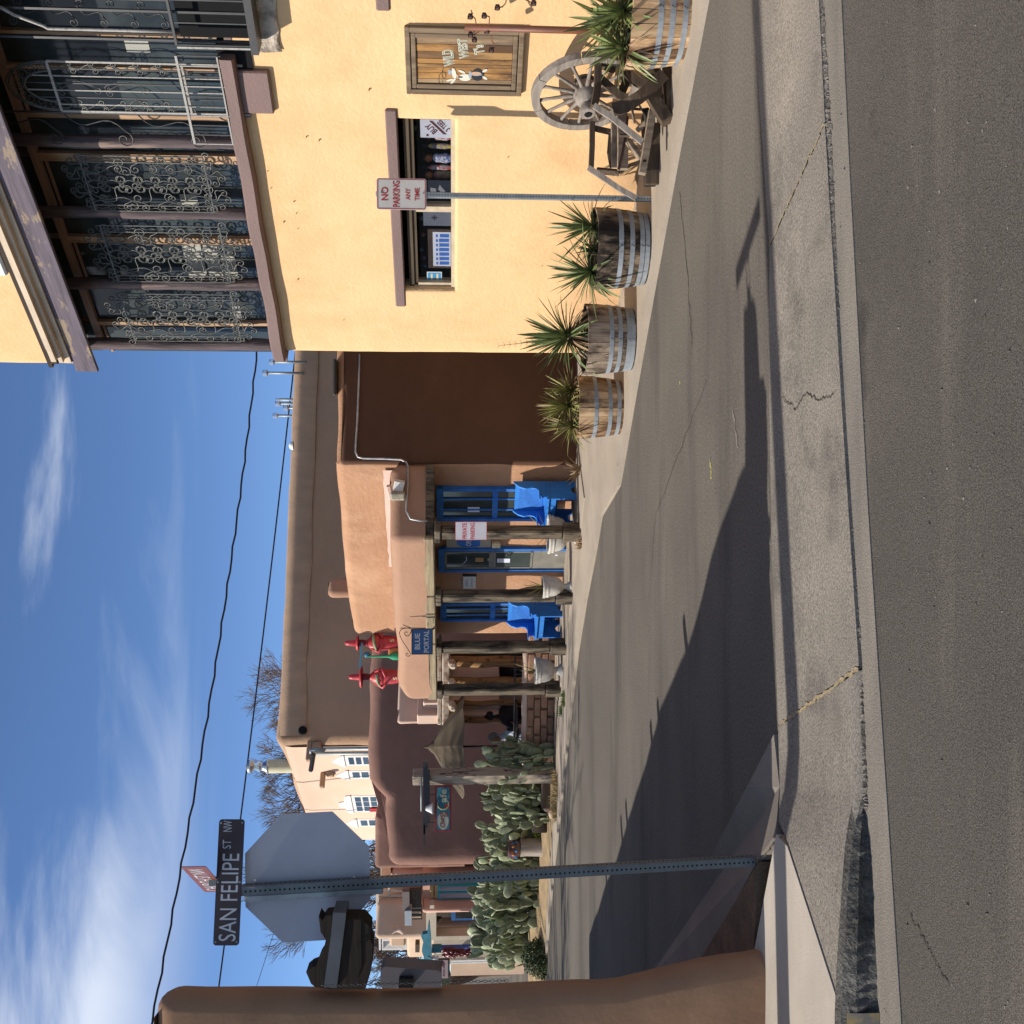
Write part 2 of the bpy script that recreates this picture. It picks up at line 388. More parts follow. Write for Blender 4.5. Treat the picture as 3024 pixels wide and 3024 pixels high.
# left pavement: raised walk, ramp and broken kerb
def sheet(pts,th=.06,mi=0,mb=None):
    mb=mb or MB(); n=len(pts); V=[Vector(p) for p in pts]
    ar=sum(V[i].x*V[(i+1)%n].y-V[(i+1)%n].x*V[i].y for i in range(n))
    if ar<0: V=V[::-1]
    V2=[v-Vector((0,0,th)) for v in V]
    mb.add(V+V2,[tuple(range(n))]+[(i,i+n,(i+1)%n+n,(i+1)%n) for i in range(n)],mi); return mb
a=G(524,2325,.12); b=G(89,2466,.145); b0=G(0,2476,.148); bL=ext(b0,G(-400,2500,.15),-12)
aL=Vector((-12,a.y+.3,.14)); cR=G(560,2292,.12)
pv=sheet([a,b,b0,bL,aL,Vector((-3,5.75,.14)),cR],.14).obj('pavement',concw); struct(pv)
# ramp slab, tilted down to the gutter
rt_=[(98,2469,.141),(250,2420,.133),(400,2371,.125),(531,2329,.118),(600,2300,.10),(694,2303,.05),(790,2300,.022),(876,2298,.012)]
rb_=[(98,2484,.135),(250,2493,.125),(400,2502,.105),(524,2511,.075),(610,2527,.050),(690,2543,.028),(860,2539,.026),(1044,2536,.026)]
V=[];F=[]
def resamp(L_,n):
    o=[]
    for k in range(n+1):
        t=k/n*(len(L_)-1); i=min(int(t),len(L_)-2); f=t-i; o.append(G(*[L_[i][q]*(1-f)+L_[i+1][q]*f for q in range(3)]))
    return o
A_=resamp(rt_,28); B_=resamp(rb_,28)
for a_,b_ in zip(A_,B_):
    for k in range(9): V.append(a_.lerp(b_,k/8))
    V.append(b_-Vector((0,0,.1)))
for i in range(28):
    for k in range(9): F.append((i*10+k,i*10+k+1,i*10+11+k,i*10+10+k))
mb=MB(); mb.add(V,F,0,True); r=mb.obj('ramp_slab',conc); r.parent=pv
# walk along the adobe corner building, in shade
ol=[G(855,2285,.03),G(700,2205,.10),G(115,1901,.12)]; e=ol[2]+(ol[2]-ol[1])*1.6
il=[G(560,2290,.12),G(483,2235,.13),G(376,2180,.13),G(155,2045,.13)]; e2=il[3]+(il[3]-il[2])*2.2
sheet([G(700,2302,.03)]+ol+[e,e2]+il[::-1],.12).obj('walk_slab',mat('concrete_walk_shaded',(.20,.175,.15),(.155,.137,.12),rough=.95,scale=1.3,fine=.15,fscale=90,bump=.3,bscale=90,spec=.05)).parent=pv  # darker concrete: the walk's shade is deepened in its colour
sheet([il[1]+Vector((.0,-.02,-.002)),il[2],il[3],e2,Vector((-9,5.6,.128)),Vector((-3.2,5.62,.128))],.1).obj('dirt_verge',dirtm).parent=pv
# kerb: rough broken face
K0=[(-900,2502,.155,2640),(-400,2492,.152,2617),(0,2481,.15,2604),(150,2487,.145,2599),(300,2497,.13,2590),(420,2505,.112,2584),(524,2513,.085,2578),(610,2527,.05,2567),(690,2545,.022,2559)]
mb=MB(); V=[];FF=[]; n=0
pts=[]
for i in range(len(K0)-1):
    for j in range(8):
        t=j/8; pts.append([K0[i][q]*(1-t)+K0[i+1][q]*t for q in range(4)])
pts.append(list(K0[-1]))
for (u,v,z,vb) in pts:
    A=G(u,v,z); Bm=G(u,vb,0); s_=noise.noise(Vector((u*.02,3,0)))*.012
    V+= [A+Vector((0,.06,.001)),A+Vector((0,s_,-.002+s_*.3)),A.lerp(Bm,.35)+Vector((0,-.012+noise.noise(Vector((u*.03,1,0)))*.02,0)),A.lerp(Bm,.7)+Vector((0,.004+noise.noise(Vector((u*.04,2,0)))*.02,0)),Vector((Bm.x,Bm.y,-.02))]
for i in range(len(pts)-1):
    for j in range(4): FF.append((i*5+j,i*5+j+1,i*5+5+j+1,i*5+5+j))
mb.add(V,FF,0,False); k=mb.obj('kerb',kerbm); struct(k)
yk=mat('kerb_yellow_paint',(.22,.16,.05),(.10,.095,.085),scale=9,rough=.9,contrast=(.38,.55))
mb=MB(); VV=[]; 
for (u,v,z,vb) in [p for p in pts if p[0]<=45]:
    A=G(u,v,z); Bm=G(u,vb,0); VV+=[A.lerp(Bm,.12)+Vector((0,-.016,0)),A.lerp(Bm,.5)+Vector((0,-.018,0)),A.lerp(Bm,.92)+Vector((0,-.014,.0))]
nn=len(VV)//3
mb.add(VV,[(i*3+j,i*3+j+1,i*3+4+j,i*3+3+j) for i in range(nn-1) for j in range(2)]); o=mb.obj('yellow_paint',yk); o.parent=k
# tan pavement in front of the shops
SE=gline([(3024,2080),(2574,1996),(2124,1916),(1855,1869),(1653,1835),(1590,1824),(1500,1772),(1380,1752),(1256,1728),(1100,1703),(900,1681),(740,1664),(450,1632),(150,1606),(-200,1583)],.035)
SE=[ext(SE[1],SE[0],7)]+SE
WY=Wall((1.70,11.25),(.62,-.785)); WP=Wall((.822,14.13),(.705,-.709))
mb=MB(); inner=[WY.w(8,.3,.03),WY.w(0,.3,.03),Vector((2.2,14.2,.03)),Vector((.9,14.2,.03)),WP.w(-3.6,.1,.03),Vector((-3.2,19.6,.03)),Vector((-14,21.5,.03))]
mb.slab([(p.x,p.y) for p in SE+inner[::-1]],-.04,.035); sw=mb.obj('shop_pavement',conct); struct(sw)
tanj=mat('joint_litter',(.34,.27,.16),(.2,.155,.1),scale=40,rough=1,bump=.8,bscale=90)
def ribbon_(*a,**k): return ribbon(*a,**k)
# cracks and sealed joints as thin ribbons with their own depth of colour
def ribbon(pts,wd,name,m,z=.002,jit=.3,seg=14,zz=0.0,parent=None):
    P=[]; 
    for i in range(len(pts)-1):
        for j in range(seg): P.append(pts[i].lerp(pts[i+1],j/seg))
    P.append(pts[-1]); V=[];F=[]
    for i,p in enumerate(P):
        d=(P[min(i+1,len(P)-1)]-P[max(i-1,0)]).normalized(); nn=Vector((-d.y,d.x,0)); 
        q=p+nn*(random.uniform(-1,1)*jit*wd*3); w_=wd*random.uniform(.35,1.2)
        V+=[q+nn*w_/2+Vector((0,0,z)),q-nn*w_/2+Vector((0,0,z))]
    for i in range(len(P)-1): F.append((2*i,2*i+1,2*i+3,2*i+2))
    mb=MB(); mb.add(V,F); o=mb.obj(name,m,parent); 
    if not parent: struct(o)
    return o
ribbon([G(1852,2310,.02),G(1815,2350,.02),G(1862,2378,.022),G(1845,2420,.024),G(1858,2462,.026)],.009,'crack',crack_shadem,jit=.35,parent=ap)
ribbon([G(560,2310,.115),G(500,2262,.12),G(440,2215,.125)],.008,'crack',crack_shadem,parent=pv)
ribbon([G(320,2690,.006),G(240,2735,.006),G(170,2770,.006),G(120,2805,.006)],.008,'crack',crack_shadem,jit=.5,z=.003)
ribbon([G(2460,2008),G(2200,2032),G(2000,2045)],.012,'crack',crack_shadem,jit=.5,z=.003)
ribbon([G(1900,2088),G(1500,1936),G(1250,1918)],.008,'crack',crack_shadem,jit=.8,z=.003)
ribbon([jA_t.lerp(jA_b,.03),jA_b],.022,'joint_litter',tanj,jit=.10,z=.004,seg=40,parent=ap)
ribbon([jB_t,jB_b],.014,'joint_litter',tanj,jit=.25,z=.003,seg=40,parent=ap)
oil=mat('oil_stain',(.045,.04,.037),(.07,.062,.055),scale=6,rough=.6)
paintm=mat('chalk_yellow',(.5,.42,.12),(.2,.18,.13),scale=14,rough=.9,contrast=(.45,.55))
ribbon([G(1672,2098),G(1610,2102)],.02,'paint_mark',paintm,jit=.2,z=.003)
ribbon([G(1900,2008),G(1870,2010)],.02,'paint_mark',paintm,jit=.2,z=.003)
pm2=mat('tyre_pale',(.2,.185,.16),(.14,.125,.11),scale=5,rough=.9)
ribbon([G(1815,2165),G(1700,2180)],.03,'paint_mark',pm2,jit=.1,z=.003)
# dark broken flow line: grit lying in the gutter
mb=MB(); rnd=random.Random(3)
for i in range(2300):
    u=rnd.uniform(640,3100); t=(u-684)/(3024-684); v=2556+(2424-2556)*t+4*math.sin(t*9)+rnd.gauss(0,3.0)*(.6+.6*noise.noise(Vector((u*.01,0,0))))
    p=G(u,v,.012); s_=rnd.uniform(.004,.015); a_=rnd.uniform(0,6)
    q=[p+Vector((math.cos(a_+k*2.1)*s_*1.4,math.sin(a_+k*2.1)*s_,0)) for k in range(3)]
    mb.add(q+[p+Vector((0,0,s_*.9))],[(0,1,3),(1,2,3),(2,0,3)])
gm=mat('grit_dark',(.085,.075,.065),(.19,.17,.145),scale=30,rough=1,contrast=(.45,.6))
o=mb.obj('gutter_grit',gm); stuff(o,'loose dark grit lying along the joint between gutter and driveway apron','grit')
# fallen leaves, pebbles, gum on the paving
mb=MB()
for i in range(260):
    u=rnd.uniform(0,3024); v=rnd.uniform(1760,3000); p=G(u,v,.012 if v<2540 else .008); s_=rnd.uniform(.002,.007)
    a_=rnd.uniform(0,6); mb.add([p+Vector((math.cos(a_+k*2.1)*s_*1.5,math.sin(a_+k*2.1)*s_,0)) for k in range(3)]+[p+Vector((0,0,s_))],[(0,1,3),(1,2,3),(2,0,3)])
o=mb.obj('gravel_specks',mat('pebble',(.2,.18,.16),(.08,.07,.06),scale=9,rough=1,contrast=(.45,.55))); stuff(o,'small pale pebbles scattered over the asphalt and concrete','pebbles')
# ================================================================== YELLOW CORNER SHOP
yel=stucco('stucco_yellow',(.745,.492,.262),(.685,.44,.228),bump=.5,bscale=26,c3=(.60,.375,.185),c3r=(.5,.75),c3scale=1.3,c3stretch=(1,1,.6),fine=.05,c4=(.77,.52,.275),c4r=(.52,.72),c4scale=.8,c4stretch=(1,1,1.6),grime=(.0,.8,(.47,.30,.165)))
mauve=stucco('paint_mauve',(.20,.132,.118),(.16,.108,.098),rough=.7,fine=.08,spec=.3)
logm=wood('log_mauve',(.20,.15,.15),(.10,.075,.075),c3=(.30,.22,.18),c3r=(.54,.64),c3scale=9,c3stretch=(1,1,.12),bump=.0) if False else wood('log_mauve2',(.13,.098,.10),(.058,.045,.048),c3=(.24,.175,.145),c3r=(.54,.64),c3scale=9,c3stretch=(1,1,.12),bdist=.02)
darkw=wood('dark_timber',(.035,.026,.02),(.06,.045,.035),'x')
peach=wood('frame_peach',(.40,.265,.185),(.28,.18,.125),'x',bump=.2)
peachz=wood('frame_peach_upright',(.50,.34,.22),(.30,.18,.1),'z',bump=.2)
iron=mat('iron_dark',(.02,.02,.02),(.035,.03,.028),rough=.45,scale=30,spec=.6)
ironw=mat('iron_worn_white',(.33,.315,.29),(.15,.125,.1),rough=.5,scale=30,contrast=(.5,.75))
irong=mat('iron_grey',(.115,.115,.105),(.07,.07,.065),rough=.4,metal=.3,scale=40)
glassd=mat('glass_dark',(.03,.04,.04),(.055,.068,.064),rough=.08,spec=.5,scale=1.2)
glassb=mat('glass_bluish',(.05,.06,.06),(.02,.025,.026),rough=.12,spec=.35,scale=1.5,contrast=(.4,.6))
black=plain('black_void',(.008,.008,.009),1)
white=mat('paint_white',(.78,.76,.72),(.66,.64,.6),rough=.6,scale=6)
concold=mat('crumbled_stucco',(.56,.48,.39),(.25,.21,.17),rough=1,scale=9,bump=1,bscale=30,bdist=.02,contrast=(.4,.6))
YB=thing('yellow_shop_building','two storey yellow stucco corner shop with log posts and iron grilles above','building',WY.M)
hx0,hx1,hz0,hz1=WY.box(2168,1190,2668,1343)
l=[WY.at(2121,1169),WY.at(2703,1136),WY.at(2703,1170),WY.at(2121,1200)]
ltop=(l[0][1]+l[1][1])/2; lbot=(l[2][1]+l[3][1])/2; lx0=l[0][0]; lx1=l[1][0]
hz1=lbot
LEDGE_B=(WY.at(1985,839)[1]+WY.at(2695,730)[1])/2
LEDGE_T=(WY.at(1997,805)[1]+WY.at(2366,742)[1])/2
TOP=LEDGE_B+.02
l2x0=WY.at(2994,1130)[0]; 
wall=face_grid(0,7.5,-.1,TOP,[(hx0,hx1,hz0,hz1)],depth=.17,r=.035,step=.14,amp=.012,left_round=.12,seed=4).obj('wall',yel,YB)
mb=MB(); mb.box(.13,7.5,.2,5,-.1,TOP-.02); mb.add([(0,.1,-.1),(.13,.2,-.1),(.13,.2,TOP),(0,.1,TOP)],[(0,1,2,3)]); 
# solid block with the window bay left hollow
mb=MB(); mb.box(.06,hx0,.12,5,-.1,TOP-.02); mb.box(hx1,7.5,.12,5,-.1,TOP-.02); mb.box(hx0,hx1,.12,5,-.1,hz0); mb.box(hx0,hx1,.12,5,hz1,TOP-.02); mb.box(hx0,hx1,.9,5,hz0,hz1)
mb.obj('wall_core',yel,YB)
pit=mat('stucco_pit',(.30,.19,.10),(.18,.12,.07),scale=30,rough=1)
r_=random.Random(11)
def wall_patch(x,z,s_,m=pit):
    P=[]; 
    for k in range(7):
        t=2*PI*k/7; rr=s_*r_.uniform(.5,1.1); P.append((x+rr*1.4*math.cos(t),z+rr*math.sin(t)))
    MB().prism(P,-.016,.004).obj('plaster_chip',m,YB)
for (u,v) in ((2620,905),(2610,942),(2200,880),(2470,800),(2430,868),(2395,875),(2370,838),(2350,880),(2080,1015),(2520,790),(2760,1090),(2240,1600),(2560,1500),(2130,1830)):
    x,z=WY.at(u,v); wall_patch(x,z,r_.uniform(.003,.007))
def hair(P_,wd=.0016):
    Q=[]; 
    for a_,b_ in zip(P_,P_[1:]):
        for k in range(8): t=k/8; Q.append((a_[0]+(b_[0]-a_[0])*t+r_.uniform(-.006,.006),-.0135,a_[1]+(b_[1]-a_[1])*t+r_.uniform(-.006,.006)))
    MB().tube(Q,wd,4).obj('hairline_crack',pit,YB)
# lintels
def lintel(x0,x1,zt,zb):
    mb=MB(); n=9
    mb.bbox(x0,x1,-.022,.25,zb,zt,.012); return mb.obj('lintel',mauve,YB)
lintel(lx0,lx1,ltop,lbot); a=WY.at(2994,1153)[1]; b=WY.at(2994,1111)[1]; lintel(l2x0,l2x0+1.6,b,a)
# shop window
WF=MB(); d0=.10
WF.box(hx0,hx1,d0-.04,d0+.06,lbot-.045,lbot); 
zt=lbot-.045
dk=MB(); dk.box(hx0,hx1,.06,.16,zt-.05,zt); dk.box(hx0,hx1,.08,.16,zt-.09,zt-.05); dk.obj('window_header',wood('header_brown',(.10,.075,.05),(.06,.045,.03),'x'),YB)
zg=zt-.09
fr=MB(); fr.box(hx0,hx1,.04,.15,hz0,hz0+.035); fr.box(hx0,hx0+.045,.06,.15,hz0+.035,zg); fr.box(hx1-.02,hx1,.06,.15,hz0+.035,zg)
mx=WY.at(2413,1300,.1)[0]; fr.box(mx-.03,mx+.03,.06,.15,hz0+.035,zg); WF=fr.obj('window_frame',mat('frame_cream',(.52,.43,.30),(.42,.34,.23),rough=.7,scale=12),YB)
glc=mat('glass_clear',(.01,.012,.014),rough=.02,spec=.5,alpha=.16)
for (a,b) in ((hx0+.045,mx-.03),(mx+.03,hx1-.02)):
    MB().box(a,b,.105,.109,hz0+.035,zg).obj('pane',glc,YB)
vb=MB(); vb.box(hx0,hx1,.88,.89,hz0,hz1); vb.box(hx0,hx1,.17,.89,hz0-.01,hz0+.005); vb.box(hx0,hx0+.01,.17,.89,hz0,hz1); vb.box(hx1-.01,hx1,.17,.89,hz0,hz1); vb.box(hx0,hx1,.17,.89,hz1-.01,hz1); vb.obj('display_bay',black,YB)
# mauve ledge (irregular, like thick plaster)
xl0=WY.at(1978,838)[0]; xl1=WY.at(2868,650)[0]
mb=MB(); V=[];F=[]; n=46
for i in range(n+1):
    x=xl0+(xl1-xl0)*i/n; k=noise.noise(Vector((x*2,0,0)))*.02; zb=LEDGE_B+k*.6; zt_=LEDGE_T+k; o=-.12+noise.noise(Vector((x*1.5,5,0)))*.015
    for (y,z) in ((.0,zb-.005),(o+.02,zb),(o,zb+.015),(o+.004,zt_-.02),(o+.03,zt_),(.3,zt_+.035)): V.append((x,y,z))
for i in range(n):
    for j in range(5): F.append((i*6+j,i*6+j+1,i*6+7+j,i*6+6+j))
mb.add(V,[q[::-1] for q in F],0,False); mb.add([V[j] for j in range(6)],[(0,1,2,3,4,5)]); mb.add([V[-6+j] for j in range(6)],[(5,4,3,2,1,0)])
mb.obj('ledge',mauve,YB)
a=WY.at(2695,812); b=WY.at(2822,694); MB().bbox(a[0],b[0],-.05,.1,a[1],b[1]+.02,.012).obj('ledge_block',mauve,YB)
# recess and crumbling edge at the end of the ledge
xr0=WY.at(2822,700)[0]; xr1=WY.at(2895,700)[0]; zr0=WY.at(2822,748)[1]; zr1=WY.at(2822,650)[1]
MB().box(xr0,xr1,-.012,.3,zr0,zr1).obj('recess',black,YB)
bm=bmesh.new(); bmesh.ops.create_grid(bm,x_segments=26,y_segments=10,size=.5)
cx0,cx1=xr1-.05,xr1+1.4; cz0,cz1=WY.at(2900,830)[1],WY.at(2960,748)[1]
for q in bm.verts:
    x=cx0+(q.co.x+.5)*(cx1-cx0); z=cz0+(q.co.y+.5)*(cz1-cz0); e=noise.noise(Vector((x*7,z*7,2)))
    q.co=Vector((x,-.012-.035*max(0,e+.25)*(1 if .02<q.co.y+.5<.98 else 0)-.02*(q.co.y+.5),z+e*.04))
MB().bm(bm,0,None,True).obj('crumbled_edge',concold,YB)
# upper storey: recess floor, back wall glass, header, posts, soffit, fascia
UX1=7.4; zl=LEDGE_T-.02
zh=WY.at(2200,180,.08)[1]      # top of the posts
posts=[(1983,2012),(2157,2186),(2362,2393),(2566,2603)]
zs=zh+.14
# timber header carrying the roof
hd=MB(); hd.box(-.08,UX1,-.02,.14,zh+.0,zs); hd.obj('header_beam',darkw,YB)
fx0=WY.at(1932,200,-.47)[0]
for k in range(16):
    x=fx0+.12+k*.42
    c=MB(); pr=[(-.46,zs+.02),(-.46,zs-.04),(-.34,zs-.13),(-.2,zs-.10),(-.08,zs-.15),(.0,zs-.15),(.0,zs+.02)]
    c.prism([(p,q) for p,q in pr],-.05,.05,0,T(x,0,0)@RZ(PI/2)) ; c.obj('corbel',darkw,YB)
MB().box(fx0+.02,UX1,-.46,.02,zs+.02,zs+.06).obj('soffit',darkw,YB)
fas=wood('fascia_peeling',(.15,.125,.15),(.09,.075,.09),'x',c3=(.25,.195,.145),c3r=(.54,.58),c3scale=5,c3stretch=(.5,1,1.5),bump=.6)
zf0,zf1=WY.at(2064,243,-.47)[1],WY.at(2050,180,-.47)[1]
fx0=WY.at(1932,200,-.47)[0]
MB().bbox(fx0,UX1,-.50,-.46,zf0,zf1,.006).obj('fascia_board',fas,YB)
cm=mat('cornice_cream',(.62,.5,.36),(.45,.35,.25),rough=.7,scale=8,stretch=(.3,1,1))
zc0=zf1
for i,(yo,h,hh) in enumerate(((-.52,.05,.0),(-.58,.04,.05),(-.63,.05,.09))):
    MB().box(fx0+.14+.06*i,UX1,yo,-.42,zc0+hh,zc0+hh+h).obj('cornice_strip',cm,YB)
MB().box(fx0+.40,UX1,-.60,1.5,zc0+.14,zc0+.16).obj('roof_edge',mat('roof_flashing',(.35,.3,.25),rough=.6),YB)
# second floor wall above the roof
ux0=WY.at(1941,60,-.25)[0]
q=[WY.w(ux0,-.25,0),WY.w(UX1,-.25,0),WY.w(UX1,3,0),WY.w(ux0,3,0)]
o=adobe([(p.x,p.y) for p in q],zc0+.1,zc0+3.2,rc=.1,rt=.1,step=.2,amp=.02,seed=9)
o.v=[tuple(WY.M.inverted()@Vector(p)) for p in o.v]; o.obj('upper_wall',yel,YB)
MB().bbox(WY.at(2230,30,-.3)[0],WY.at(2310,30,-.3)[0]+.1,-.42,-.2,zc0+.32,zc0+.55,.02).obj('window_sill',white,YB)
# log posts
for (ua,ub) in posts:
    x0=WY.x(ua,.06); x1=WY.x(ub,.06); r_=(x1-x0)/2*.93; x=(x0+x1)/2
    mb=MB(); pts=[];rs=[]
    for k in range(25):
        z=zl+.0+(zh-zl)*k/24; pts.append((x+noise.noise(Vector((x*9,0,z*1.5)))*.016,.08,z)); rs.append(r_*(1+.16*noise.noise(Vector((x*5,3,z*3)))))
    mb.tube(pts,rs,14); mb.obj('log_post',logm,YB)
# glazing behind the posts
gy=.26; zw0=LEDGE_T-.0; 
pan=[ (WY.x(1990,gy)-.05,WY.x(2062,gy)),(WY.x(2072,gy),WY.x(2190,gy)),(WY.x(2190,gy),WY.x(2300,gy)),(WY.x(2318,gy),WY.x(2385,gy)),(WY.x(2395,gy),WY.x(2535,gy)),(WY.x(2558,gy),WY.x(2660,gy)),(WY.x(2672,gy),WY.x(2800,gy)),(WY.x(2810,gy),WY.x(2900,gy)),(WY.x(2910,gy),5.8)]
ztr=WY.at(2300,195,.2)[1]
MB().box(-.1,UX1,.2,.27,ztr-.035,ztr+.035).obj('transom_rail',peach,YB)
for i,(a,b) in enumerate(pan):
    MB().box(a,b,gy,gy+.01,zw0-.05,ztr-.035).obj('window_pane',glassb if i%3 else glassd,YB)
    MB().box(a,b,gy,gy+.01,ztr+.035,zs).obj('transom_pane',glassd,YB)
    MB().box(b-.0,(pan[i+1][0] if i+1<len(pan) else b+.08)+.0,gy-.05,gy+.03,zw0-.05,ztr-.035).obj('mullion',peachz,YB)
    if i in (0,2,4,6,8):
        f=MB(); f.box(a,b,gy-.02,gy-.002,ztr-.085,ztr-.06); f.obj('sash_rail',peach,YB)
MB().box(0,UX1,gy+.5,gy+.52,zw0-.1,zs+.5).obj('room_back',black,YB)
MB().box(-.1,UX1,.0,.8,zl-.1,zl-.04).obj('gallery_floor',mauve,YB)
# pale things seen through the upper glass
cur=mat('curtain_pale',(.42,.42,.36),(.3,.3,.27),rough=.9,scale=14,stretch=(1,1,.1))
for (u0,v0,u1,v1) in ((2405,535,2450,585),(2200,545,2330,600),(2205,610,2300,650),(2195,660,2270,700),(2076,690,2120,712),(2870,370,2910,440)):
    a=WY.box(u0,v0,u1,v1,gy-.004); MB().box(a[0],a[1],gy-.006,gy-.002,a[2],a[3]).obj('curtain_glimpse',cur,YB)
# ---- wrought iron
def spiral(cx,cz,r0,a0,turns,dirn=1,n=14,k=.22):
    P=[]
    for i in range(n+1):
        t=i/n; r=r0*(1-t*(1-k)); a=a0+dirn*turns*2*PI*t
        P.append((cx+r*math.cos(a),cz+r*math.sin(a)))
    return P
def scroll(mb,a,b,s,r=.0035,flip=1,big=.5):
    """C or S scroll from a to b (xz), curl radius s; flip=-1 makes an S"""
    a=Vector((a[0],0,a[1])); b=Vector((b[0],0,b[1])); d=(b-a); l=d.length; d.normalize(); nn=Vector((-d.z,0,d.x))
    P=[]
    c1=a+nn*s; c2=b+nn*s*flip
    A0=math.atan2(-nn.z,-nn.x)
    sp1=spiral(c1.x,c1.z,s,A0,1.25,-1); sp2=spiral(c2.x,c2.z,s,math.atan2(-nn.z*flip,-nn.x*flip),1.25,1 if flip==1 else -1)
    mid=[]
    for i in range(1,8):
        t=i/8; q=a.lerp(b,t)
        q=q-nn*(math.sin(t*PI)*s*big if flip==1 else -math.sin(t*2*PI)*s*big*-1); mid.append((q.x,q.z))
    pts=sp1[::-1]+mid+sp2
    mb.tube([(x,0,z) for x,z in pts],r,4,cap=False)
def grille(x0,x1,z0,z1,y,parent,fan=True):
    g_=thing('grille_frame',None,None) if False else None
    w_=x1-x0;h=z1-z0
    fr=MB()
    for z in (z0,z1): fr.beam((x0,0,z),(x1,0,z),.010,.012)
    for x in (x0,x0+w_*.11,x1-w_*.11,x1): fr.beam((x,0,z0),(x,0,z1),.010,.010)
    for x in (x0+w_*.055,x1-w_*.055):
        fr.tube([(x+.004*math.cos(i*1.3),.004*math.sin(i*1.3),z0+h*i/60) for i in range(61)],.0045,4)
    root=fr.obj('grille',irong,parent,T(0,y,0))
    a=x0+w_*.11; b=x1-w_*.11; W_=b-a; s=W_*.115; mb=MB(); cx=(a+b)/2
    for k,zc in enumerate((z0+h*.14,z0+h*.86)):
        up=1 if k==0 else -1
        for m_ in (-1,1):
            scroll(mb,(cx+m_*W_*.28,zc-up*h*.10),(cx+m_*W_*.40,zc+up*h*.20),s*m_*up*-1 if False else s,.0062,-1)
    for k in range(7):
        zc=z0+h*(k+.5)/7
        for m_ in (-1,1):
            x=cx+m_*W_*.25
            if (k+(m_>0))%2: scroll(mb,(x-m_*W_*.2,zc-h*.075),(x+m_*W_*.16,zc+h*.075),s,.0062,-1,.8)
            else: scroll(mb,(x+m_*W_*.2,zc-h*.07),(x+m_*W_*.2,zc+h*.07),s*.9,.0062,1,.6)
            scroll(mb,(cx+m_*W_*.02,zc-h*.06),(cx+m_*W_*.02,zc+h*.06),s*1.05*1,.0062,1 if m_>0 else 1,.6) if m_>0 else scroll(mb,(cx-W_*.02,zc+h*.06),(cx-W_*.02,zc-h*.06),s*1.05,.0062,1,.6)
    if fan:
        for (zz,up) in ((z1,1),(z0,-1)):
            for m_ in (-1,1):
                for (f0,f1,q) in ((.5,.18,.09),(.5,.40,.13),(.98,.72,.05)):
                    A=(cx+m_*w_*.5*f0,zz); B=(cx+m_*w_*.5*f1,zz+up*h*q)
                    scroll(mb,A if m_*up>0 else B,B if m_*up>0 else A,s*.75,.0062,-1,.8)
    mb.obj('scrollwork',irong,root)
    return root
for i,(ua,ub,vt,vb) in enumerate(((2017,2155,377,697),(2192,2356,323,664),(2400,2562,258,615))):
    a=WY.box(ua,vt,ub,vb,.03); grille(a[0],a[1],a[2],a[3],.03,YB)
# big arched iron gate leaf
ax0,ax1=WY.x(2672,-.02),WY.x(2815,-.02); az0=WY.at(2740,556,-.02)[1]; az1=WY.at(2740,170,-.02)[1]; cx=(ax0+ax1)/2; rw=(ax1-ax0)/2
mb=MB(); 
for x in (ax0,ax1): mb.beam((x,0,az0-.5),(x,0,az1),.016,.016)
mb.beam((ax0,0,az1),(ax1,0,az1),.018,.022); mb.beam((ax0,0,az0),(ax1,0,az0),.018,.018)
root=mb.obj('arched_grille',ironw,YB,T(0,-.02,0))
mb=MB()
for rr,th in ((1,.008),(.94,.008),(.62,.011)): mb.tube([(cx+rw*rr*math.cos(t),0,az1+rw*1.75*rr*math.sin(t)) for t in [PI*k/24 for k in range(25)]],th,5)
mb.obj('arch',irong,root)
for k in range(1,7):
    x=ax0+(ax1-ax0)*(.14+.72*(k-1)/5); hh=az1+rw*1.75*.62*math.sqrt(max(0,1-((x-cx)/(rw*.62))**2)) if abs(x-cx)<rw*.62 else az1
    MB().beam((x,0,az0-.42),(x,0,hh),.009,.009).obj('bar',ironw if k%2 else iron,root)
mb=MB()
for k in range(9):
    t=PI*(k+.5)/9; px_,pz_=cx+rw*.78*math.cos(t),az1+rw*1.75*.78*math.sin(t); mb.tube([(x,0,z) for x,z in spiral(px_,pz_,.05,k*1.1,1.4)],.004,4)
for k in range(6):
    z=az0+(az1-az0)*(k+.5)/6
    for x in (ax0+.05,ax1-.05): scroll(mb,(x,z-.1),(x,z+.1),.03,.0062,-1,.8)
for z in (az0+.35,az0+.75):
    for m_ in (-1,1): scroll(mb,(cx,z),(cx+m_*.02,z+.3),.035,.004,1,1.2)
mb.obj('scrollwork',irong,root)
# left scroll strip
mb=MB(); sx=WY.x(2635,-.02)
for k,z in enumerate((az0+.12,az0+.75,az0+1.35)): scroll(mb,(sx-.06,z-.14),(sx+.09,z+.34),.085,.0062,-1,.7)
mb.beam((ax0-.015,0,az0-.5),(ax0-.015,0,az1+.42),.012,.012); mb.obj('scroll_strip',iron,root)
# low railing of upright bars on the ledge
a=WY.at(2600,560,-.1); b=WY.at(2860,540,-.1); rz=WY.at(2740,545,-.1)[1]
for k in range(10):
    x=a[0]+(b[0]-a[0])*k/9; MB().beam((x,-.1,LEDGE_T-.03),(x,-.1,rz),.009,.009).obj('baluster',ironw if k in (0,3,6,8) else iron,YB)
MB().beam((a[0],-.1,rz),(b[0],-.1,rz),.02,.02).obj('rail',ironw,YB)
MB().beam((a[0],-.1,LEDGE_T),(b[0],-.1,LEDGE_T),.02,.012).obj('rail',ironw,YB)
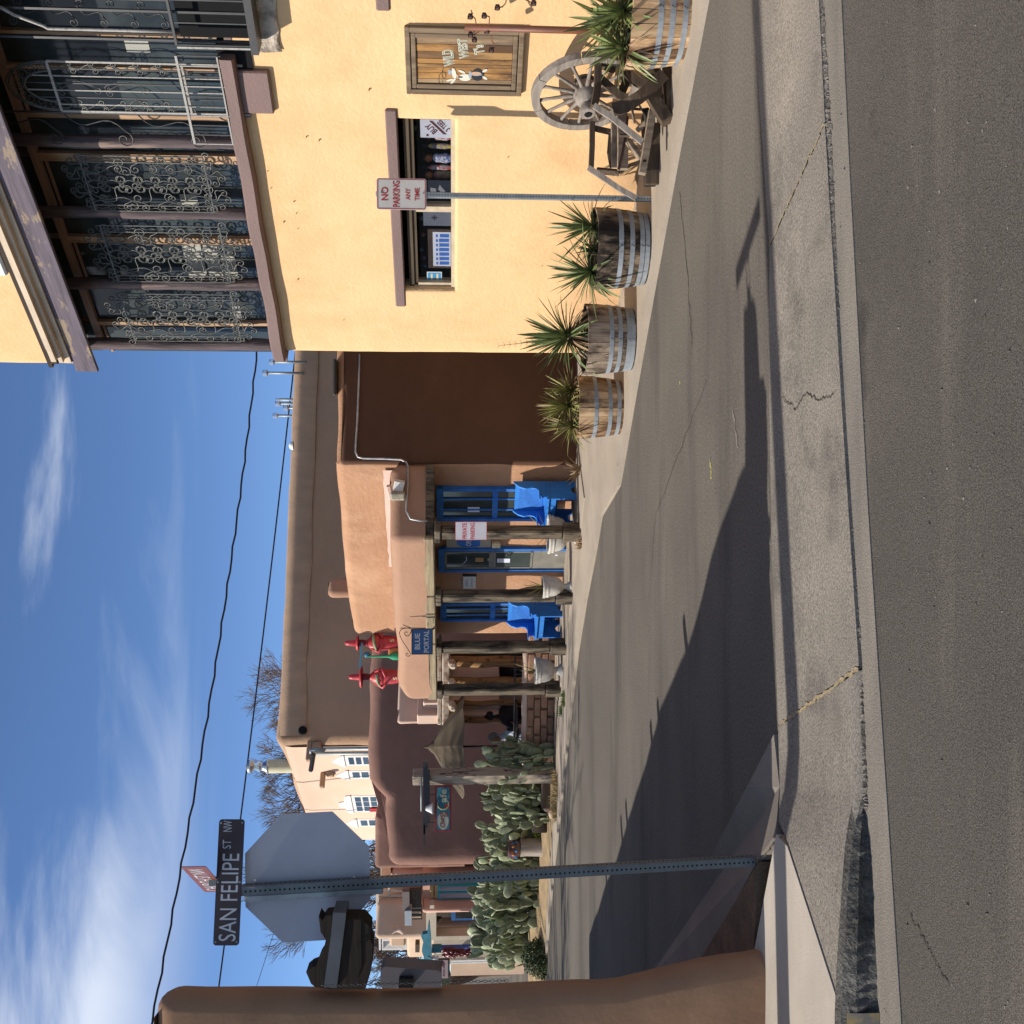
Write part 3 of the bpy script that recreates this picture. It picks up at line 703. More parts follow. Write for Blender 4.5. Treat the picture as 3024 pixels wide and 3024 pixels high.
# iron gallery stair at the right end
gx0=WY.x(2875,-.18); gx1=5.7; gzt=WY.at(2900,520,-.2)[1]; gzb=WY.at(2900,752,-.2)[1]; zt2=WY.at(2960,10,-.2)[1]
MB().box(gx0-.04,gx1,-.26,-.06,gzb-.03,gzb+.03).obj('gallery_edge',iron,YB)
for k in range(13):
    x=gx0+(gx1-gx0)*k/12; MB().beam((x,-.2,gzb),(x,-.2,gzt+(.0 if k<6 else .02)),.010,.010).obj('baluster',iron,YB)
MB().beam((gx0,-.2,gzt),(gx1,-.2,gzt),.025,.02).obj('rail',iron,YB)
MB().beam((gx0-.02,-.2,gzb),(gx0-.02,-.2,gzt),.016,.016).obj('newel',ironw,YB)
MB().box(gx0-.02,gx1,-.03,.0,gzb-.02,gzt).obj('gallery_back',black,YB)
mb=MB(); xa=WY.x(2916,-.16); mb.tube([(xa,-.2,gzt)]+[(xa,-.2,gzt+(zt2-gzt)*.25*k) for k in range(1,4)]+[(xa+.02,-.2,zt2-.3),(xa+.1,-.2,zt2-.1),(xa+.2,-.2,zt2+.05)],.014,6); mb.obj('handrail',ironw,YB)
mb=MB()
for x in (xa-.09,xa+.14,xa+.24,xa+.55,xa+.8,xa+1.05): mb.beam((x,-.16,gzb),(x,-.16,zs-.1),.018,.018)
for x in (xa+.02,xa+.32):
    for k in range(6):
        z=gzt+.1+k*.24; scroll(mb,(x-.03,z),(x+.05,z+.18),.04,.005,-1,.8)
mb.box(xa+.2,xa+.3,-.12,-.1,gzt,zs); mb.obj('gallery_screen',iron,YB)
MB().box(xa+.15,gx1,.05,.2,zw0,ztr).obj('shade_board',wood('board_brown',(.07,.05,.04),(.04,.03,.025),'z'),YB)
# ================================================================== ON AND BEFORE THE YELLOW WALL
def uv5(x,y): return (3024-y/3.1167,1540+x/3.1167)
def uv3(x,y): return (3024-y/3.22,1100+x/3.22)
def uv4(x,y): return (2744-y/3.02,1080+x/3.02)
# ---- wooden sign
sgw=[wood('sign_plank_%s'%n,a,b,'z',c3=c,c3r=(.5,.62),c3scale=4,c3stretch=(1,1,.25),rough=.7) for n,a,b,c in (
 ('honey',(.42,.23,.08),(.30,.15,.05),(.10,.055,.03)),('dark',(.20,.11,.05),(.10,.06,.035),(.34,.2,.08)),('grey',(.36,.25,.14),(.22,.14,.08),(.12,.09,.07)))]
frw=wood('sign_frame_wood',(.23,.17,.11),(.125,.088,.058),'z',c3=(.08,.06,.045),c3r=(.6,.7),c3scale=7,c3stretch=(1,1,.2))
sx0,sx1,sz0,sz1=WY.box(2736,1197,2932,1545,-.08)
SG=thing('wooden_shop_sign','weathered plank sign with painted cowboy and WILD WEST letters on yellow wall','sign',wallM(WY,sx0,sz0))
SG.scale=(1,.45,1); SW=sx1-sx0; SH=sz1-sz0
def frame(parent,w_,h,t,y0,y1,m,ins=0):
    for (a,b,c,d) in ((ins,w_-ins,ins,ins+t),(ins,w_-ins,h-ins-t,h-ins)): MB().bbox(a,b,y0,y1,c,d,.006).obj('frame_board',m,parent)
    for (a,b) in ((ins,ins+t),(w_-ins-t,w_-ins)): MB().bbox(a,b,y0,y1,ins+t+.001,h-ins-t-.001,.006).obj('frame_board',m,parent)
frame(SG,SW,SH,.042,-.105,-.002,frw); frame(SG,SW,SH,.038,-.085,-.004,frw,.050)
MB().box(.02,SW-.02,-.02,-.001,.02,SH-.02).obj('backing',black,SG)
pa=.092; pw=SW-2*pa; cuts=[0,.10,.24,.36,.44,.55,.71,.87,1]
for i in range(8):
    MB().bbox(pa+pw*cuts[i]+.0015,pa+pw*cuts[i+1]-.0015,-.05+.003*(i%3),-.021,.09,SH-.09,.003).obj('plank',sgw[[2,0,0,1,0,1,0,2][i]],SG)
ltr=plain('lettering_cream',(.62,.6,.50),.7); ltg=plain('lettering_green',(.17,.20,.12),.8); blk=plain('paint_black',(.02,.022,.03),.6); lth=plain('paint_skin',(.5,.32,.2),.7); grey=plain('paint_greyblue',(.3,.33,.38),.7)
def spt(x,y): 
    a=WY.at(*uv3(x,y),-.08); return a[0]-sx0,a[1]-sz0
def lab(s,x0,y0,x1,y1,m1,m2,rot=0,bend=None):
    a=spt(x0,y1); b=spt(x1,y0); cx,cz=(a[0]+b[0])/2,(a[1]+b[1])/2; w_=abs(b[0]-a[0]); h=abs(a[1]-b[1])
    text(s,SG,cx,-.0535,cz,w_,h,m1,bold=.045,rot=rot,bend=bend); text(s,SG,cx,-.0555,cz,w_*.95,h*.9,m2,bold=-.012,rot=rot,bend=bend)
lab('WILD',670,505,775,660,ltr,ltg,R(8)); lab('WEST',815,400,910,590,ltr,ltg,R(6)); lab("T's",960,460,1065,548,ltr,ltg,R(10))
# painted cowboy with lasso, flat paint on the planks
fig=MB()
def blob(x,y,rx,ry,mi,yy=-.0545,n=14,rot=0):
    c=spt(x,y); f=.00335/ 1.0
    P=[]
    for k in range(n):
        t=2*PI*k/n; dx=ry*math.cos(t); dz=rx*math.sin(t); P.append((c[0]+(dx*math.cos(rot)-dz*math.sin(rot))*.00092,yy,c[1]+(dx*math.sin(rot)+dz*math.cos(rot))*.00092))
    fig.add(P,[tuple(range(n))],mi)
blob(1000,745,60,58,1); blob(985,735,50,20,3,-.055); blob(880,770,58,34,0,-.0548); blob(930,745,14,38,4,-.056); blob(790,760,32,22,3,-.0552); blob(775,730,20,50,0,-.0558,rot=.2); blob(735,720,18,26,4,-.056); blob(735,795,34,10,0,-.0552,rot=.3); blob(850,715,36,11,0,-.0552,rot=-.4); blob(770,800,50,10,0,-.0552,rot=.9); blob(1070,705,26,12,0,-.0552,rot=.5); blob(1070,775,26,12,0,-.0552,rot=-.5)
blob(835,765,24,8,1,-.0562); blob(1000,745,52,4,4,-.0562)
fig.obj('painted_cowboy',[ltr,blk,ltg,lth,grey],SG)
mb=MB(); P=[]
for k in range(40):
    t=k/39*2*PI*1.7; c=spt(640+26*math.cos(t)+k*1.3,800-k*2.2+44*math.sin(t)); P.append((c[0],-.056,c[1]))
mb.tube(P,.0022,4); mb.obj('painted_lasso',plain('rope_dark',(.12,.1,.07),.8),SG)
# ---- no parking sign on perforated post
galv=mat('galvanised',(.30,.33,.33),(.22,.25,.26),rough=.5,metal=.35,scale=14,fine=.1)
galvd=mat('galvanised_dark',(.14,.16,.165),(.11,.125,.13),rough=.5,metal=.3,scale=14,fine=.1)
def perf_post(parent,h,w_,m,step=.0254,top=0):
    MB().bbox(-w_/2,w_/2,-w_/2,w_/2,0,h,.003).obj('post',m,parent)
    mb=MB(); n=int(h/step)
    for k in range(n):
        z=step*(k+.6)
        for (cx,cy,ax) in ((0,-w_/2-.0006,0),(w_/2+.0006,0,1),(-w_/2-.0006,0,2)):
            P=[]
            for j in range(8):
                t=2*PI*j/8; a=math.cos(t)*w_*.11; b=math.sin(t)*w_*.11
                P.append((cx+a,cy,z+b) if ax==0 else (cx,cy+a,z+b))
            f=tuple(range(8)); mb.add(P,[f if ax<2 else f[::-1]])
    mb.obj('post_holes',black,parent)['kind']='stuff'
def rrect(w_,h,r,n=5):
    P=[]
    for (cx,cz,a0) in ((w_/2-r,h/2-r,0),(-w_/2+r,h/2-r,90),(-w_/2+r,-h/2+r,180),(w_/2-r,-h/2+r,270)):
        for k in range(n+1): t=R(a0+90*k/n); P.append((cx+r*math.cos(t),cz+r*math.sin(t)))
    return P
signw=plain('sign_white',(.62,.59,.54),.45,fine=.04); signr=plain('sign_red',(.42,.035,.03),.5)
pb=G(2436,1924,.03); NPm=base(pb,R(-5))
NP=thing('no_parking_sign','white NO PARKING ANY TIME sign with red letters on perforated steel post','sign',NPm)
hN=H0+(1340-1112)/FP*pb.y
perf_post(NP,hN-pb.z,.044,galv)
wN=88*pb.y/FP/math.cos(R(12)); hS=145*pb.y/FP; zc=H0+(1340-1187)/FP*pb.y-pb.z
MB().prism(rrect(wN,hS,.02),-.026,-.023,0,T(0,0,zc)).obj('sign_plate',signw,NP)
def ringp(parent,w_,h,r,t,y,m,zc,x=0,rot=0):
    A=rrect(w_,h,r); B=rrect(w_-2*t,h-2*t,max(r-t,.001)); n=len(A); mb=MB()
    mb.add([(a,y,b) for a,b in A]+[(a,y,b) for a,b in B],[(i,(i+1)%n,(i+1)%n+n,i+n) for i in range(n)]); return mb.obj('border',m,parent,T(x,0,zc))
ringp(NP,wN-.012,hS-.012,.016,.006,-.0275,signr,zc)
for s_,dz,w_,h in (('NO',.145,.11,.062),('PARKING',.045,.215,.062),('ANY',-.055,.095,.042),('TIME',-.135,.105,.042)):
    text(s_,NP,0,-.0276,zc+dz*hS/.43,w_*wN/.26,h*hS/.43,signr,bold=.02)
for z in (.175,-.19): MB().lathe([(.007,-.031),(.007,-.026)],8).obj('bolt',galv,NP,T(.01,0,zc+z*hS/.43)@RX(-PI/2)@T(0,0,0))
# ---- things in the shop window
def W_(u0,v0,u1,v1,off): return WY.box(u0,v0,u1,v1,off)
def flat(name,label,cat,px,off,m,th=.004,group=None):
    a=W_(*px,off); o=thing(name,label,cat,wallM(WY,(a[0]+a[1])/2,a[2],off),group); w_=a[1]-a[0]; h=a[3]-a[2]
    MB().box(-w_/2,w_/2,-th,0,0,h).obj('sheet',m,o); return o,w_,h
pw_=plain('paper_white',(.62,.66,.78),.8); mar=plain('ink_maroon',(.12,.04,.05),.8)
o,w_,h=flat('paper_poster','white paper poster with maroon lettering at right end of shop window','poster',(2618,1241,2672,1336),.14,pw_)
text('BUY',o,.0,-.006,h*.66,w_*.62,h*.20,mar,rot=R(45),bold=.03); text('3 TEES',o,.03,-.006,h*.28,w_*.7,h*.17,mar,rot=R(45),bold=.03)
MB().prism([(-.3*w_,.28*h),(.42*w_,.72*h),(.42*w_,.62*h),(-.3*w_,.18*h)],-.0065,-.0055).obj('printed_band',mar,o)
MB().prism([(-.36*w_+.012*math.cos(t),.78*h+.012*math.sin(t)) for t in [k*.785 for k in range(8)]],-.0065,-.0055).obj('printed_emblem',mar,o)
dk2=plain('fabric_navy',(.02,.025,.045),.9); 
o,w_,h=flat('dark_tshirt','navy t-shirt with grey winged print in shop window behind no parking post','t-shirt',(2430,1262,2492,1338),.2,dk2)
gp=plain('print_grey',(.25,.26,.3),.9)
MB().prism([(-.16*w_,h*.88),(.16*w_,h*.88),(.12*w_,h*.66),(-.12*w_,h*.66)],-.006,-.005).obj('print',gp,o)
MB().prism([(-.3*w_,.52*h),(-.08*w_,.58*h),(0,.5*h),(.08*w_,.58*h),(.3*w_,.52*h),(.1*w_,.38*h),(0,.3*h),(-.1*w_,.38*h)],-.006,-.005).obj('print',gp,o)
o,w_,h=flat('sun_poster','grey cloth poster with dark sun symbol left of the window mullion','poster',(2358,1250,2406,1336),.14,plain('cloth_grey',(.13,.15,.20),.9))
sm=MB(); sm.prism([(.011*math.cos(k*.52),.62*h+.011*math.sin(k*.52)) for k in range(12)],-.006,-.005)
for k in range(4):
    for d in (-.009,-.003,.003,.009):
        l_=.03 if abs(d)<.005 else .022; sm.box(-l_,-.013,-.006,-.005,-.0015+d,.0015+d,0,T(0,0,.62*h)@RY(k*PI/2))
sm.obj('sun_symbol',blk,o)
o,w_,h=flat('framed_picture','framed white and blue block lettered picture in left half of shop window','picture',(2236,1264,2350,1338),.14,wood('frame_walnut',(.09,.065,.06),(.05,.035,.03),'x'),.02)
MB().box(-w_*.44,w_*.44,-.0235,-.021,h*.09,h*.8).obj('print_sheet',pw_,o)
bl=plain('print_blue',(.05,.16,.55),.8); mb=MB(); r_=random.Random(5)
for k in range(7):
    x=-w_*.40+k*w_*.118
    mb.box(x,x+w_*.085,-.025,-.024,h*.16,h*.16+h*.36+.01*r_.random())
    mb.box(x+.002,x+w_*.07,-.025,-.024,h*.60,h*.60+h*.08)
mb.obj('blue_lettering',bl,o)
o,w_,h=flat('blue_sticker','square blue and tan sticker with white rim low in left window corner','sticker',(2183,1261,2222,1305),.11,plain('sticker_rim',(.6,.65,.7),.5))
MB().box(-w_*.43,w_*.43,-.0055,-.0045,h*.07,h*.93).obj('sticker_face',plain('sticker_blue',(.04,.22,.42),.5),o)
tn=plain('sticker_tan',(.55,.45,.25),.6)
for z in (.3,.68): MB().box(-w_*.36,w_*.36,-.0065,-.0058,h*z-h*.06,h*z+h*.06).obj('print_band',tn,o)
MB().prism([(.008*math.cos(k*.785),h*.5+.008*math.sin(k*.785)) for k in range(8)],-.007,-.0066).obj('print_sun',plain('sticker_red',(.5,.1,.05),.6),o)
skin=mat('carved_head_orange',(.42,.17,.05),(.22,.08,.03),rough=.35,scale=30,spec=.6)
pc=[((.5,.05,.04),(.6,.6,.62)),((.5,.4,.08),(.25,.2,.3)),((.10,.15,.4),(.55,.58,.65)),((.45,.07,.06),(.3,.35,.4)),((.35,.35,.12),(.35,.12,.2))]
heads=[(2624,1250,1275),(2592,1262,1262),(2557,1250,1275),(2529,1262,1262),(2507,1253,1278)]
names=['carved figure with orange face, partly behind the paper poster in window','narrow painted figure with yellow shoulders between two orange faced ones','carved figure with orange face and blue and white robe, middle of window','narrow painted figure with red collar right of the green robed figure','carved figure with orange face and green robe beside the no parking sign']
for i,(u,v0,v1) in enumerate(heads):
    a=WY.at(u,1336,.3); o=thing('folk_figure',names[i],'figurine',wallM(WY,a[0],a[1],.3),'painted folk figures in the shop window')
    zt_=WY.at(u,v1+3,.3)[1]-a[1]; wd=.050 if i%2==0 else .028
    m1=mat('robe_%d'%i,pc[i][0],pc[i][1],scale=34,rough=.5,contrast=(.45,.55),c3=pc[(i+2)%5][1],c3scale=25,c3r=(.55,.6))
    MB().lathe([(wd*.6,0),(wd*1.05,zt_*.3),(wd*.9,zt_*.65),(wd*.95,zt_*.85),(wd*.45,zt_)],14,sy=.6).obj('robe',m1,o)
    if i%2==0:
        MB().lathe([(.004,0),(.028,.012),(.036,.04),(.034,.062),(.022,.082),(.004,.09)],14,sy=.9).obj('head',skin,o,T(0,0,zt_))
        MB().lathe([(.010,0),(.012,.004),(.004,.012)],8).obj('nose',skin,o,T(-.012,-.034,zt_+.042)@RX(PI/2))
        MB().lathe([(.040,0),(.036,.02),(.02,.04),(.003,.05)],12).obj('hair',blk,o,T(0,.012,zt_+.052))
    else: MB().lathe([(.012,0),(.02,.03),(.012,.06),(.003,.065)],10).obj('head',dk2,o,T(0,0,zt_))
for i,(x,y,c) in enumerate(((505,1100,(.3,.3,.34)),(515,1245,(.4,.1,.08)),(497,1380,(.08,.2,.45)),(520,1455,(.25,.1,.3)),(530,1525,(.08,.15,.35)),(492,1595,(.45,.12,.1)),(435,295,(.1,.25,.2)))):
    u,v=uv4(x,y); a=WY.at(u,v,.3); o=thing('glass_ball',['grey','red','blue','purple','dark blue','coral','green'][i]+' glass ball hanging in the dark shop window','glass ball',wallM(WY,a[0],a[1],.3),'glass balls hanging in the shop window')
    MB().lathe([(.002,-.024),(.018,-.015),(.024,0),(.018,.016),(.002,.024)],12).obj('ball',plain('ball_%d'%i,c,.1,spec=.9),o); MB().tube([(0,0,.02),(0,0,hz1-a[1]-.02)],.0012,3).obj('string',gp,o)
# ---- barrels
def stave_mesh(n,r0,r1,h,name,m,th=.022):
    mb=MB(); V=[]; da=2*PI/n*.955
    for k in range(5):
        z=h*k/4; r=r0+(r1-r0)*math.sin(k/4*PI/2)
        for (rr,a) in ((r,-da/2),(r,0),(r,da/2),(r-th,da/2),(r-th,-da/2)): V.append((rr*math.cos(a),rr*math.sin(a),z))
    F=[(0,4,3,2,1),(20,21,22,23,24)]
    for k in range(4):
        for j in range(5): j2=(j+1)%5; F.append((k*5+j,k*5+j2,k*5+5+j2,k*5+5+j))
    mb.add(V,F); return mb.mesh(name,m)
hoopm=mat('hoop_zinc',(.33,.37,.41),(.24,.265,.29),rough=.6,metal=.3,scale=6,c3=(.2,.14,.1),c3r=(.6,.75),c3scale=8)
soil=mat('soil',(.06,.042,.03),(.035,.025,.02),rough=1,scale=30,bump=1,bscale=60)
barrel_m=[wood('barrel_honey',(.54,.385,.235),(.36,.225,.12),'z',c3=(.12,.065,.035),c3r=(.47,.6),c3scale=4,c3stretch=(1,1,.35),rnd=.32,coord='World'),
 wood('barrel_charred',(.40,.29,.19),(.20,.145,.10),'z',c3=(.028,.022,.018),c3r=(.44,.56),c3scale=3,c3stretch=(1,1,.6),rnd=.32,coord='World'),
 wood('barrel_grey',(.38,.30,.225),(.20,.15,.115),'z',c3=(.05,.035,.026),c3r=(.45,.56),c3scale=4,c3stretch=(1,1,.5),rnd=.32,coord='World')]
def barrel(u,vb,dia,ht,mi,label,seed,hoops=(.12,.24,.52,.74)):
    r1=dia/2; r0=r1*.86; q=G(u,vb,.035); cen=Vector((q.x,q.y,.035))+Vector((q.x,q.y,0)).normalized()*r0
    o=thing('barrel_planter',label,'planter',base(cen,seed*1.3),'half barrel planters along the yellow wall')
    n=22; me=stave_mesh(n,r0,r1,ht,'stave',barrel_m[mi])
    r_=random.Random(seed)
    for k in range(n): inst('stave',me,o,RZ(2*PI*k/n)@SC(1+r_.uniform(-.006,.006),1,1+r_.uniform(-.012,.01)))
    for f in hoops:
        z=ht*f; rr=lambda zz: r0+(r1-r0)*math.sin(min(1,zz/ht)*PI/2)+.003
        MB().lathe([(rr(z-.02)-.012,z-.021),(rr(z-.02),z-.02),(rr(z+.02),z+.02),(rr(z+.02)-.012,z+.021)],40,sm=False).obj('hoop',hoopm,o)
        rv=MB()
        for dz in (-.008,.008):
            a=1.9-seed*1.3-PI; aa=-PI/2-seed*1.3-.15+dz*1.5
            rv.tube([((rr(z))*math.cos(aa),(rr(z))*math.sin(aa),z+dz),((rr(z)+.004)*math.cos(aa),(rr(z)+.004)*math.sin(aa),z+dz)],.006,6)
        rv.obj('rivet',iron,o)
    MB().lathe([(r0-.026,.01),(r0+(r1-r0)*.7-.024,ht*.5),(r1-.024,ht-.05)],22).obj('barrel_inside',black,o)
    MB().lathe([(r1-.02,ht-.06),(r1*.5,ht-.035),(.01,ht-.03)],20).obj('soil',soil,o)
    return cen,ht,r1
B4=barrel(1821,1843,.645,.455,0,'honey coloured half barrel planter, leftmost, at the corner of the yellow shop',1,(.10,.30,.62))
B3=barrel(2021,1881,.675,.46,2,'greyish half barrel planter holding the tallest yucca with dry stalk',2,(.07,.16,.34,.52))
B2=barrel(2287,1924,.715,.47,1,'blackened half barrel planter just left of the no parking post',3,(.07,.17,.36,.57))
B1=barrel(2960,2041,.69,.435,0,'half barrel planter at the right edge in front of the wagon wheel',4,(.10,.32,.52))
# ---- yucca leaves
def leaf_mesh(l,w_,bend,name,m,fold=.25):
    mb=MB(); V=[];F=[]; n=7
    for k in range(n+1):
        t=k/n; z=l*math.sin(bend*t)/max(bend,.01) if bend>.01 else l*t; x=l*(1-math.cos(bend*t))/max(bend,.01)
        ww=w_*(.65+.7*t)*(1-t)**.62*1.25 if t<1 else 0
        V+=[(x-ww*fold*.0,-ww/2,z),(x+ww*fold,0,z),(x,ww/2,z)]
    for k in range(n):
        a=k*3; F+=[(a,a+1,a+4,a+3),(a+1,a+2,a+5,a+4)]
    mb.add(V,F,0,False); return mb.mesh(name,m)
def leafmat(name,c1,c2,c3): return mat(name,c1,c2,rough=.5,scale=3,spec=.4,rnd=.35,c3=c3,c3r=(.58,.75),c3scale=6)
lg=leafmat('yucca_green',(.14,.175,.06),(.075,.11,.04),(.28,.28,.12)); ly=leafmat('yucca_yellowgreen',(.22,.21,.06),(.14,.145,.045),(.33,.21,.09)); lb=leafmat('yucca_bright',(.17,.20,.065),(.10,.135,.045),(.32,.33,.15))
ldry=leafmat('leaf_dry',(.32,.22,.12),(.22,.14,.08),(.4,.3,.18))
LM={}
for nm,m in (('g',lg),('y',ly),('b',lb),('d',ldry)):
    LM[nm]=[leaf_mesh(1,.078 if nm!='b' else .10,b,'leaf',m) for b in (.05,.35,.8,1.3)]
def rosette(name,label,cen,specs,group,cat='yucca',seed=0):
    o=thing(name,label,cat,base(cen),group); r_=random.Random(seed)
    for (dx,dy,dz,n,l,kind,lo,hi,tr) in specs:
        if tr: MB().tube([(dx*.6,dy*.6,-.05),(dx,dy,dz*.6),(dx,dy,dz+.03)],[.045,.04,.03],8).obj('stem',ldry,o)
        for k in range(n):
            az=k*2.39996+r_.uniform(-.2,.2); t=(k+.5)/n; el=hi-(hi-lo)*t**.8+r_.uniform(-.12,.12)
            b=0 if el>.7 else (1 if el>.2 else r_.choice((1,2,2,3))); ll=l*r_.uniform(.5,1.12)
            M=T(dx,dy,dz+.02*math.sin(el))@RZ(az)@RY(PI/2-el)@RZ(r_.uniform(-.3,.3))@SC(ll,ll,ll)
            kk='d' if (kind!='y' and el<.0 and r_.random()<.55) or (kind=='y' and r_.random()<.16) else kind
            inst('leaf',r_.choice(LM[kk]) if False else LM[kk][b],o,M)
    return o
Gp='yuccas growing in the barrels'
c,h,r=B2; top=c+Vector((0,0,h-.03))
rosette('yucca','green yucca fan at the right side of the blackened barrel',top+Vector((.19,-.02,0)),[(0,0,.02,60,.42,'g',-.25,1.5,0)],Gp,seed=1)
rosette('yucca','green spiky yucca leaning out at the left side of the blackened barrel',top+Vector((-.22,-.03,0)),[(0,0,.04,76,.44,'g',-.5,1.45,0)],Gp,seed=2)
rosette('yucca','small dark tangle of yucca leaves in the middle of the blackened barrel',top+Vector((.0,.05,0)),[(0,0,.0,44,.24,'g',-.1,1.3,0)],Gp,seed=12)
c,h,r=B3; top=c+Vector((0,0,h-.03))
y3=rosette('yucca','largest dark green yucca ball on a short stem in the greyish barrel',top,[(.02,0,.17,150,.47,'g',-.75,1.5,1),(-.08,-.1,.0,24,.3,'b',-.5,.8,0)],Gp,seed=3)
mb=MB(); P=[(.0,0,.2)]; 
for k in range(12): P.append((-.02*k*.4,-.01*k,.25+.055*k))
mb.tube(P,.003,4)
for k in range(4,13):
    for s_ in (-1,1): mb.tube([P[k],(P[k][0]+s_*.03,P[k][1],P[k][2]+.02)],.0018,3)
mb.obj('dry_flower_stalk',ldry,y3)
c,h,r=B4; top=c+Vector((0,0,h-.03))
rosette('yucca','yellowish yucca at the right of the honey coloured corner barrel',top+Vector((.17,-.05,0)),[(0,0,.06,90,.30,'y',-.3,1.5,0)],Gp,seed=4)
rosette('yucca','yellowish dry tipped yucca in the middle of the honey coloured corner barrel',top+Vector((.0,-.08,0)),[(0,0,.11,105,.33,'y',-.4,1.5,0)],Gp,seed=5)
rosette('yucca','yellowish yucca drooping over the left rim of the honey coloured corner barrel',top+Vector((-.20,-.06,0)),[(0,0,.07,95,.31,'y',-.5,1.5,0)],Gp,seed=6)
c,h,r=B1; top=c+Vector((0,0,h-.03))
rosette('yucca','bright green leafy yucca hanging over the left rim of the right edge barrel',top+Vector((-.25,-.08,0)),[(0,0,.05,80,.33,'b',-.7,1.4,0)],Gp,seed=7)
rosette('yucca','bright green leafy yucca at the front of the right edge barrel',top+Vector((-.02,-.16,0)),[(0,0,.06,85,.34,'b',-.35,1.4,0)],Gp,seed=8)
rosette('yucca','bright green leafy yucca at the back of the right edge barrel',top+Vector((.05,.12,0)),[(0,0,.08,80,.38,'b',-.2,1.4,0)],Gp,seed=9)
# ---- wagon wheel
silver=wood('weathered_silver',(.29,.255,.22),(.17,.145,.125),'x',c3=(.10,.08,.06),c3r=(.62,.72),c3scale=9)
silverz=wood('weathered_pale',(.35,.28,.205),(.18,.135,.10),'z',c3=(.14,.10,.07),c3r=(.56,.68),c3scale=8)
brown=wood('weathered_brown',(.105,.075,.052),(.06,.045,.034),'x',c3=(.17,.13,.09),c3r=(.6,.7),c3scale=7)
cen=at(2751,1729,8.5); wd=Vector((.28,-.96,0)); ang=math.atan2(wd.y,wd.x)
WH=thing('wagon_wheel','large weathered wooden wagon wheel leaning beside the yellow wall','wagon wheel',T(*cen)@RZ(ang)@RX(R(4)))
Ro,Ri,wt=.455,.385,.065
for k in range(7):
    a0=2*PI*k/7+.2; a1=2*PI*(k+1)/7+.2-.012; V=[];F=[]; n=8
    for j in range(n+1):
        t=a0+(a1-a0)*j/n
        for (rr,y) in ((Ri,-wt/2),(Ro,-wt/2),(Ro,wt/2),(Ri,wt/2)): V.append((rr*math.cos(t),y,rr*math.sin(t)))
    for j in range(n):
        for q in range(4): q2=(q+1)%4; F.append((j*4+q,j*4+4+q,j*4+4+q2,j*4+q2))
    F+=[(0,1,2,3),(n*4+3,n*4+2,n*4+1,n*4)]; MB().add(V,F).obj('felloe',silver,WH,None,.003)
for k in range(14):
    t=2*PI*(k+.5)/14+.2; c_,s_=math.cos(t),math.sin(t)
    pts=[(.07*c_,-.01,.07*s_),(.16*c_,-.006,.16*s_),(.3*c_,0,.3*s_),(.395*c_,0,.395*s_)]
    MB().tube(pts,[.021,.017,.013,.016],6).obj('spoke',silver,WH)
hub=MB(); hub.lathe([(.055,-.10),(.085,-.09),(.10,-.03),(.105,.03),(.085,.09),(.06,.12)],20,sm=True); hub.obj('hub',silver,WH,RX(PI/2)@T(0,0,0))
MB().lathe([(.062,-.215),(.072,-.205),(.07,-.17),(.05,-.13),(.058,-.09)],18).obj('hub_cap',silver,WH,RX(-PI/2)); MB().lathe([(.03,-.222),(.034,-.216)],14).obj('axle_hole',black,WH,RX(-PI/2))
MB().lathe([(.088,-.02),(.095,-.018),(.095,.018),(.088,.02)],20).obj('iron_band',iron,WH,RX(PI/2)@T(0,0,-.09))
# ---- broken wagon gear in front
WG=thing('wagon_wreck','pile of broken wagon timbers, brake poles and beams below the wheel','wagon gear',base(G(2640,1965,0)))
inv=WG.matrix_basis.inverted()
def tp(x,y,Y): return inv@at(*uv5(x,y),Y)
def bar(pts,w_,h,m,name,sh_=0):
    P=[tp(*p) for p in pts]
    if len(P)==2: o=MB().beam(P[0],P[1],w_,h,c=.006).obj(name,m,WG)
    else:
        mb=MB(); V=[];F=[]
        for i,p in enumerate(P):
            d=(P[min(i+1,len(P)-1)]-P[max(i-1,0)]).normalized(); s=Vector((.25,.95,0)); s=(s-d*s.dot(d)).normalized(); u_=s.cross(d)
            for a,b in ((-1,-1),(1,-1),(1,1),(-1,1)): V.append(p+u_*a*w_/2+s*b*h/2)
        for i in range(len(P)-1):
            for j in range(4): j2=(j+1)%4; F.append((i*4+j,i*4+j2,i*4+4+j2,i*4+4+j))
        F+=[(3,2,1,0),(len(P)*4-4,len(P)*4-3,len(P)*4-2,len(P)*4-1)]
        o=mb.add(V,F).obj(name,m,WG)
    return o
bar([(705,590,8.15),(700,800,8.15),(668,990,8.1)],.055,.06,brown,'axle_block')
bar([(720,590,8.2),(860,650,8.25)],.04,.05,brown,'cross_piece'); bar([(700,700,8.2),(900,880,8.2),(960,900,8.2)],.06,.05,brown,'curved_bracket')
bar([(900,680,8.35),(960,760,8.35),(900,900,8.3)],.07,.04,brown,'curved_bracket')
bar([(668,975,8.0),(830,1080,7.98),(1115,1310,7.9)],.043,.045,silver,'brake_pole')
bar([(652,1125,8.6),(650,1350,8.6),(640,1560,8.6)],.042,.05,brown,'felloe_piece'); bar([(622,1550,8.5),(760,1640,8.45),(905,1740,8.42),(1058,1825,8.4)],.042,.05,silver,'brake_pole')
bar([(690,1570,8.62),(900,1590,8.6)],.05,.04,brown,'felloe_piece'); bar([(905,1590,8.6),(1000,1520,8.6),(1090,1490,8.6)],.03,.04,brown,'felloe_piece')
bar([(665,1180,8.62),(820,1215,8.62)],.05,.04,brown,'felloe_piece'); bar([(820,1230,8.62),(805,1400,8.62),(830,1540,8.62)],.03,.04,brown,'felloe_piece')
